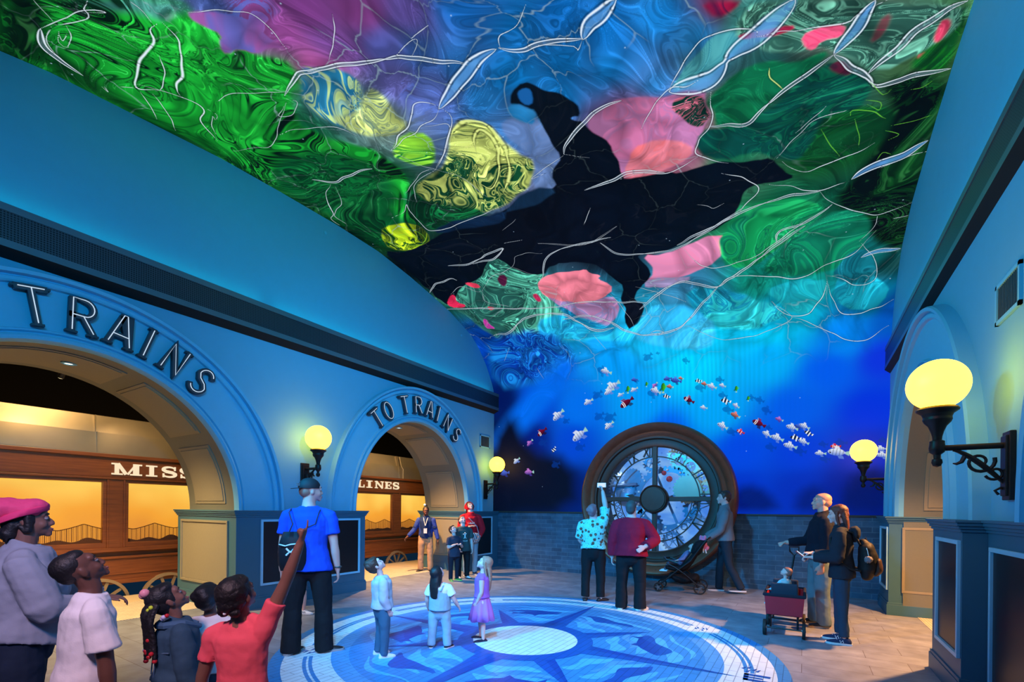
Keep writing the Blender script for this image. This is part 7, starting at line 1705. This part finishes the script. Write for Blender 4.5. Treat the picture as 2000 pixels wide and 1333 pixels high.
J = person('taller boy in dark green tee printed with a white figure, standing before the red hoodie', -6.44, 8.16, 328, 1.40, SK_P, c=.4, g=1.3, head=(8, 34), voxel=.009,
    arms=(((.18, .2, -1), (-.25, .5, -.9), 'relaxed'), ((-.18, .05, -1), (-.05, .1, -1), 'relaxed')), feet=(-10, 15), top=dict(mat=cloth('tee_green', (.035, .07, .075)), sleeve=.78, sleeve_w=1.6, hem=.60, name='t_shirt'), bottom=dict(mat=BLACKC, wide=1.1, drop=.3), shoes=dict(mat=SHOEW, sole=SHOEB, name='sneaker'), hair=dict(style='buzz', mat=HAIRN, thick=.006))
U_ = J['up']; mb = MB()
def fig(pts, r): mb.tube([U_(a, .132 - .9 * a * a, b) for a, b in pts], r, 6)
fig([(0, .98), (.0, .93)], .015); mb.sphere(tuple(U_(0, .136, 1.005)), .016, seg=10, rings=6); fig([(-.035, 1.0), (-.005, .965), (.04, .99), (.045, .975)], .008); fig([(0, .93), (-.025, .885)], .009); fig([(0, .93), (.022, .885)], .009)
for q, x0 in zip('TENT', (-.05, -.02, .01, .04)):
    for ln in LETTERS[q]: fig([(-x0 - u * .018, .815 + v * .026) for u, v in ln], .0035)
mb.build('shirt_print', SHOEW, J['top'], smooth=True)
J = person('woman in a red hoodie with hood up and pale jeans, looking up', -6.66, 8.72, 318, 1.72, SK_P, g=1.12, head=(14, 34), voxel=.009,
    arms=(((.25, .25, -1), (-.75, .62, .25), 'flat'), ((-.35, .0, -1), (.4, .55, -.65), 'relaxed')), feet=(-10, 15), top=dict(mat=cloth('hoodie_red', (.55, .008, .02)), sleeve=1.9, sleeve_w=1.55, hem=.86, name='hoodie', collar=.012), bottom=dict(mat=DENIML, wide=1.0, drop=.2), shoes=dict(mat=SHOEN, sole=SHOEW, name='sneaker'), hair=dict(style='long', down=.18, mat=HAIRN))
k = MB(); R_ = []
for t_, r_, y_ in ((0, .02, -.145), (.2, .07, -.135), (.5, .105, -.09), (.8, .112, -.03), (1, .104, .030), (1.02, .094, .030), (.8, .098, -.03), (.5, .092, -.08), (.1, .04, -.12)): R_.append([(r_ * cos(a), y_ + (.02 if sin(a) < 0 else 0), .022 + r_ * 1.18 * sin(a)) for a in [2 * pi * q / 28 for q in range(28)]])
k.grid(R_, closed_u=True, cap=True); head_part(J, k, 'hood', cloth('hoodie_red', (0, 0, 0)))
U_ = J['up']; mb = MB()
for q, x0 in zip('LOUIS', (-.085, -.050, -.015, .02, .045)):
    for ln in (LETTERS[q] if q != 'U' else LETTERS['U']): mb.tube([U_(-x0 - u * .026, .162 - 2.0 * (x0 + u * .026) ** 2, 1.185 + v * .036) for u, v in ln], .0055, 6)
mb.build('hoodie_lettering', SHOEW, J['top'], smooth=True)
b_ = place_on(J, 'shoulder_bag', 'black and white patterned shoulder bag at the hip of the woman in red', 'bag')
m, nt, b = new_mat('zebra_print'); tc = N(nt, 'ShaderNodeTexCoord'); wv = N(nt, 'ShaderNodeTexWave'); wv.inputs['Scale'].default_value = 9; wv.inputs['Distortion'].default_value = 9; cr = N(nt, 'ShaderNodeValToRGB'); cr.color_ramp.interpolation = 'CONSTANT'; cr.color_ramp.elements[0].color = (.02, .02, .03, 1); cr.color_ramp.elements[1].position = .5; cr.color_ramp.elements[1].color = (.6, .6, .65, 1)
nt.links.new(tc.outputs['Object'], wv.inputs['Vector']); nt.links.new(wv.outputs[0], cr.inputs[0]); nt.links.new(cr.outputs[0], b.inputs['Base Color'])
mb = MB(); limb(mb, [(-.06, .15, .80), (-.06, .16, .88), (-.06, .15, .96)], [(.12, .05), (.15, .065), (.13, .04)], seg=18); fuse(mb, 'bag_body', m, b_, .012, 2)
mb = MB(); mb.tube([(-.18, .14, .95), (-.12, .17, 1.15), (.05, .14, 1.33), (.10, .02, 1.39), (.06, -.12, 1.25), (-.12, -.12, 1.0), (-.18, .02, .93)], .010, 6); mb.build('strap', cloth('strap_mauve', (.35, .22, .3)), b_, smooth=True)

# ------------------------------------------------------------------ stroller with a child
def stroller(x, y, heading):
    root = empty('stroller', (x, y, 0), radians(heading - 90), 'black folding stroller with a reclining child, pushed past the clock', 'stroller')
    FR = paint('stroller_frame', (.012, .012, .015), .35, metal=.4); FB = cloth('stroller_fabric', (.010, .011, .014)); TY = paint('tyre', (.012, .012, .012), .7); HB = paint('wheel_hub', (.10, .11, .12), .4)
    for s_ in (1, -1):
        mb = MB(); mb.tube([(s_ * .24, .33, .14), (s_ * .25, .02, .42), (s_ * .25, -.22, .62), (s_ * .25, -.42, .93), (s_ * .24, -.50, 1.03)], .014, 8); mb.build('side_tube', FR, root, smooth=True)
        mb = MB(); mb.tube([(s_ * .26, -.38, .14), (s_ * .255, -.12, .36), (s_ * .25, .06, .48), (s_ * .24, .22, .55)], .014, 8); mb.build('rear_leg', FR, root, smooth=True)
        for yy, r_, wn in ((.36, .085, 2), (-.38, .11, 1)):
            for q in range(wn):
                xx = s_ * .25 + (q - (wn - 1) / 2) * .05; mb = MB(); prof = [(r_ - .022, -.018), (r_ - .006, -.02), (r_, -.01), (r_, .01), (r_ - .006, .02), (r_ - .022, .018)]
                rows = [[(xx + d, yy + rr_ * cos(2 * pi * k / 28), r_ + rr_ * sin(2 * pi * k / 28)) for k in range(28)] for rr_, d in prof]; mb.grid(rows, closed_u=True, closed_v=True); wh = mb.build('wheel', TY, root, smooth=True, angle=50)
                mb = MB(); mb.lathe([(.01, -.014), (.028, -.014), (.028, .014), (.01, .014)], (xx, yy, r_), 'x', 14)
                for k in range(5): a = 2 * pi * k / 5; mb.obox((xx, yy + cos(a) * (r_ - .02) / 2, r_ + sin(a) * (r_ - .02) / 2), (.006, 0, 0), (0, cos(a) * (r_ - .02) / 2, sin(a) * (r_ - .02) / 2), (0, -sin(a) * .008, cos(a) * .008))
                mb.build('wheel_hub', HB, wh, smooth=True, angle=40)
    mb = MB(); mb.tube([(-.24, -.50, 1.03), (-.2, -.54, 1.06), (.2, -.54, 1.06), (.24, -.50, 1.03)], .017, 8); mb.build('push_handle', FR, root, smooth=True)
    mb = MB(); limb(mb, [(0, .22, .46), (0, .02, .44), (0, -.12, .50), (0, -.30, .76), (0, -.38, .90)], [(.20, .05), (.21, .06), (.21, .07), (.20, .05), (.18, .03)]); fuse(mb, 'seat', FB, root, .012, 2)
    mb = MB(); limb(mb, [(0, .14, .30), (0, -.05, .24), (0, -.28, .28)], [(.20, .06), (.22, .10), (.20, .08)]); fuse(mb, 'basket', FB, root, .014, 2, disp=.03, dscale=.1)
    mb = MB(); mb.tube([(-.23, .02, .56), (-.22, .22, .62), (0, .29, .635), (.22, .22, .62), (.23, .02, .56)], .020, 8); mb.build('bumper_bar', FR, root, smooth=True)
    mb = MB(); limb(mb, [(0, -.30, .80), (0, -.36, .92), (0, -.46, .98)], [(.22, .10), (.23, .09), (.20, .03)], rnd=(1, 1)); fuse(mb, 'folded_canopy', FB, root, .012, 2, disp=.02, dscale=.06)
    return root
stroller(-2.02, 9.34, 212 - 34 + 8)
J = person('small child reclining in the stroller in mauve clothes', -2.02, 9.34, 186, .86, SK_P, c=1.0, head=(0, 10), voxel=.009, lean=-38, z=.56, arms=(((.2, .5, -.8), (0, 1, -.3), 'relaxed'), ((-.2, .5, -.8), (0, 1, -.3), 'relaxed')),
    legs=(((.12, 1, .05), (.05, .5, -.9)), ((-.12, 1, .05), (-.05, .5, -.9))), top=dict(mat=cloth('mauve_top', (.22, .18, .34)), sleeve=1.8, hem=.36), bottom=dict(mat=cloth('grey_tights', (.10, .11, .17))), shoes=dict(mat=SHOEW), hair=dict(style='short', mat=HAIRN))
c_ = empty('soft_toy', (-1.62, 9.38, .93), 0, 'pink plush bundle hung on the stroller handle', 'toy'); mb = MB(); mb.sphere((0, 0, .02), .085, .07, .075); mb.sphere((.05, .02, -.07), .07, .06, .06); mb.sphere((-.03, 0, .11), .03, .025, .06); mb.sphere((.04, 0, .12), .03, .025, .05)
fuse(mb, 'plush_body', cloth('plush_pink', (.75, .22, .40)), c_, .01, 2, disp=.01, dscale=.03); mb = MB(); mb.tube([(.02, -.03, -.08), (.03, -.05, -.16)], .012, 8); mb.tube([(.06, -.03, -.10), (.08, -.05, -.17)], .012, 8); mb.build('plush_legs', cloth('plush_white', (.8, .75, .75)), c_, smooth=True)

# ------------------------------------------------------------------ red folding wagon with the baby
def wagon():
    x0, x1, y0, y1 = -.385, .005, 6.62, 7.34
    root = empty('pull_wagon', ((x0 + x1) / 2, (y0 + y1) / 2, 0), 0, 'red pull wagon with black seats and a baby in it', 'wagon')
    L = V(root.location); RD = paint('wagon_red', (.42, .012, .03), .5, bump=.2, bscale=80); BK = cloth('wagon_black', (.015, .018, .03)); FR = paint('wagon_frame', (.012, .012, .015), .4, metal=.4); TY = paint('tyre', (0, 0, 0))
    def loc(mb): mb.v = [tuple(V(v) - L) for v in mb.v]; return mb
    mb = MB(); zb, zt = .27, .52; t = .012; fl = .02
    rows = []
    for z_, o_ in ((zb, 0), (zt, fl), (zt, fl - t), (zb + .02, -t)): rows.append([(x0 - o_, y0 - o_, z_), (x1 + o_, y0 - o_, z_), (x1 + o_, y1 + o_, z_), (x0 - o_, y1 + o_, z_)])
    mb.grid(rows, closed_u=True, cap=True); loc(mb).build('tub', RD, root, bevel=.008)
    mb = MB(); o_ = fl; mb.tube([(x0 - o_, y0 - o_, zt), (x1 + o_, y0 - o_, zt), (x1 + o_, y1 + o_, zt), (x0 - o_, y1 + o_, zt)], .020, 8, closed=True); loc(mb).build('padded_rim', BK, root, smooth=True)
    for yy, nm in ((y0 + .06, 0), (y1 - .22, 1)):
        mb = MB(); mb.box(x0 + .05, x1 - .05, yy, yy + .035, .44, .66 + nm * .0); loc(mb).build('seat_back', cloth('seat_slate', (.03, .04, .06)), root, bevel=.02)
        mb = MB(); mb.box(x0 + .03, x1 - .03, yy + (.035 if not nm else -.18), yy + (.22 if not nm else 0), .38, .42); loc(mb).build('seat_pad', BK, root, bevel=.01)
    for yy in (y0 + .04, y1 - .06):
        mb = MB()
        mb.tube([(x0 + .05, yy, zb + .02), (x0 + .05, yy, .11)], .012, 8); mb.tube([(x1 - .05, yy, zb + .02), (x1 - .05, yy, .11)], .012, 8); mb.tube([(x0 - .01, yy, .10), (x1 + .01, yy, .10)], .010, 8); mb.tube([(x0 + .03, yy, zb), (x1 - .03, yy, zb)], .012, 8)
        loc(mb).build('axle_frame', FR, root, smooth=True)
        for xx in (x0 - .015, x1 + .015):
            mb = MB(); r_ = .098; prof = [(r_ - .022, -.018), (r_ - .004, -.018), (r_, -.008), (r_, .008), (r_ - .004, .018), (r_ - .022, .018)]
            rows = [[(xx + d, yy + rr_ * cos(2 * pi * k / 32), r_ + rr_ * sin(2 * pi * k / 32)) for k in range(32)] for rr_, d in prof]; mb.grid(rows, closed_u=True, closed_v=True); wh = loc(mb).build('wheel', TY, root, smooth=True, angle=50)
            mb = MB(); mb.lathe([(.01, -.012), (.072, -.010), (.076, .0), (.072, .010), (.01, .012)], (xx, yy, r_), 'x', 20); mb.lathe([(.008, -.022), (.016, -.022), (.016, .022), (.008, .022)], (xx, yy, r_), 'x', 10); loc(mb).build('wheel_disc', paint('disc_white', (.5, .52, .55), .4), wh, smooth=True, angle=40)
    mb = MB(); q0 = V((-.19, y1 + .02, .30)); q1 = V((-.10, y1 + .10, .96)); mb.tube([q0, q1], .013, 8); q2 = q1 + V((0, .01, .04))
    mb.tube([q1, q1 + V((-.05, 0, .05)), q1 + V((-.055, .0, .115)), q1 + V((.055, 0, .115)), q1 + V((.05, 0, .05))], .012, 8, closed=True); loc(mb).build('pull_handle', FR, root, smooth=True)
    return root
wagon()
J = person('baby in the red wagon wearing a pale striped top, looking up', -.19, 6.86, 140, .70, SK_P, c=1.0, g=1.1, head=(30, 22), voxel=.008, z=.47, legs=(((.15, .7, .25), (0, .15, -1)), ((-.15, .7, .25), (-.0, .15, -1))), arms=(((.35, .35, -.8), (.1, .8, -.2), 'relaxed'), ((-.35, .35, -.8), (-.1, .8, -.2), 'relaxed')),
    top=dict(mat=cloth('aqua_stripe', (.45, .62, .66)), sleeve=1.8, hem=.30), bottom=dict(mat=DKDEN), shoes=dict(mat=SHOEW), hair=dict(style='buzz', thick=.001, mat=paint('hair_baby', (.22, .11, .09), .6)))
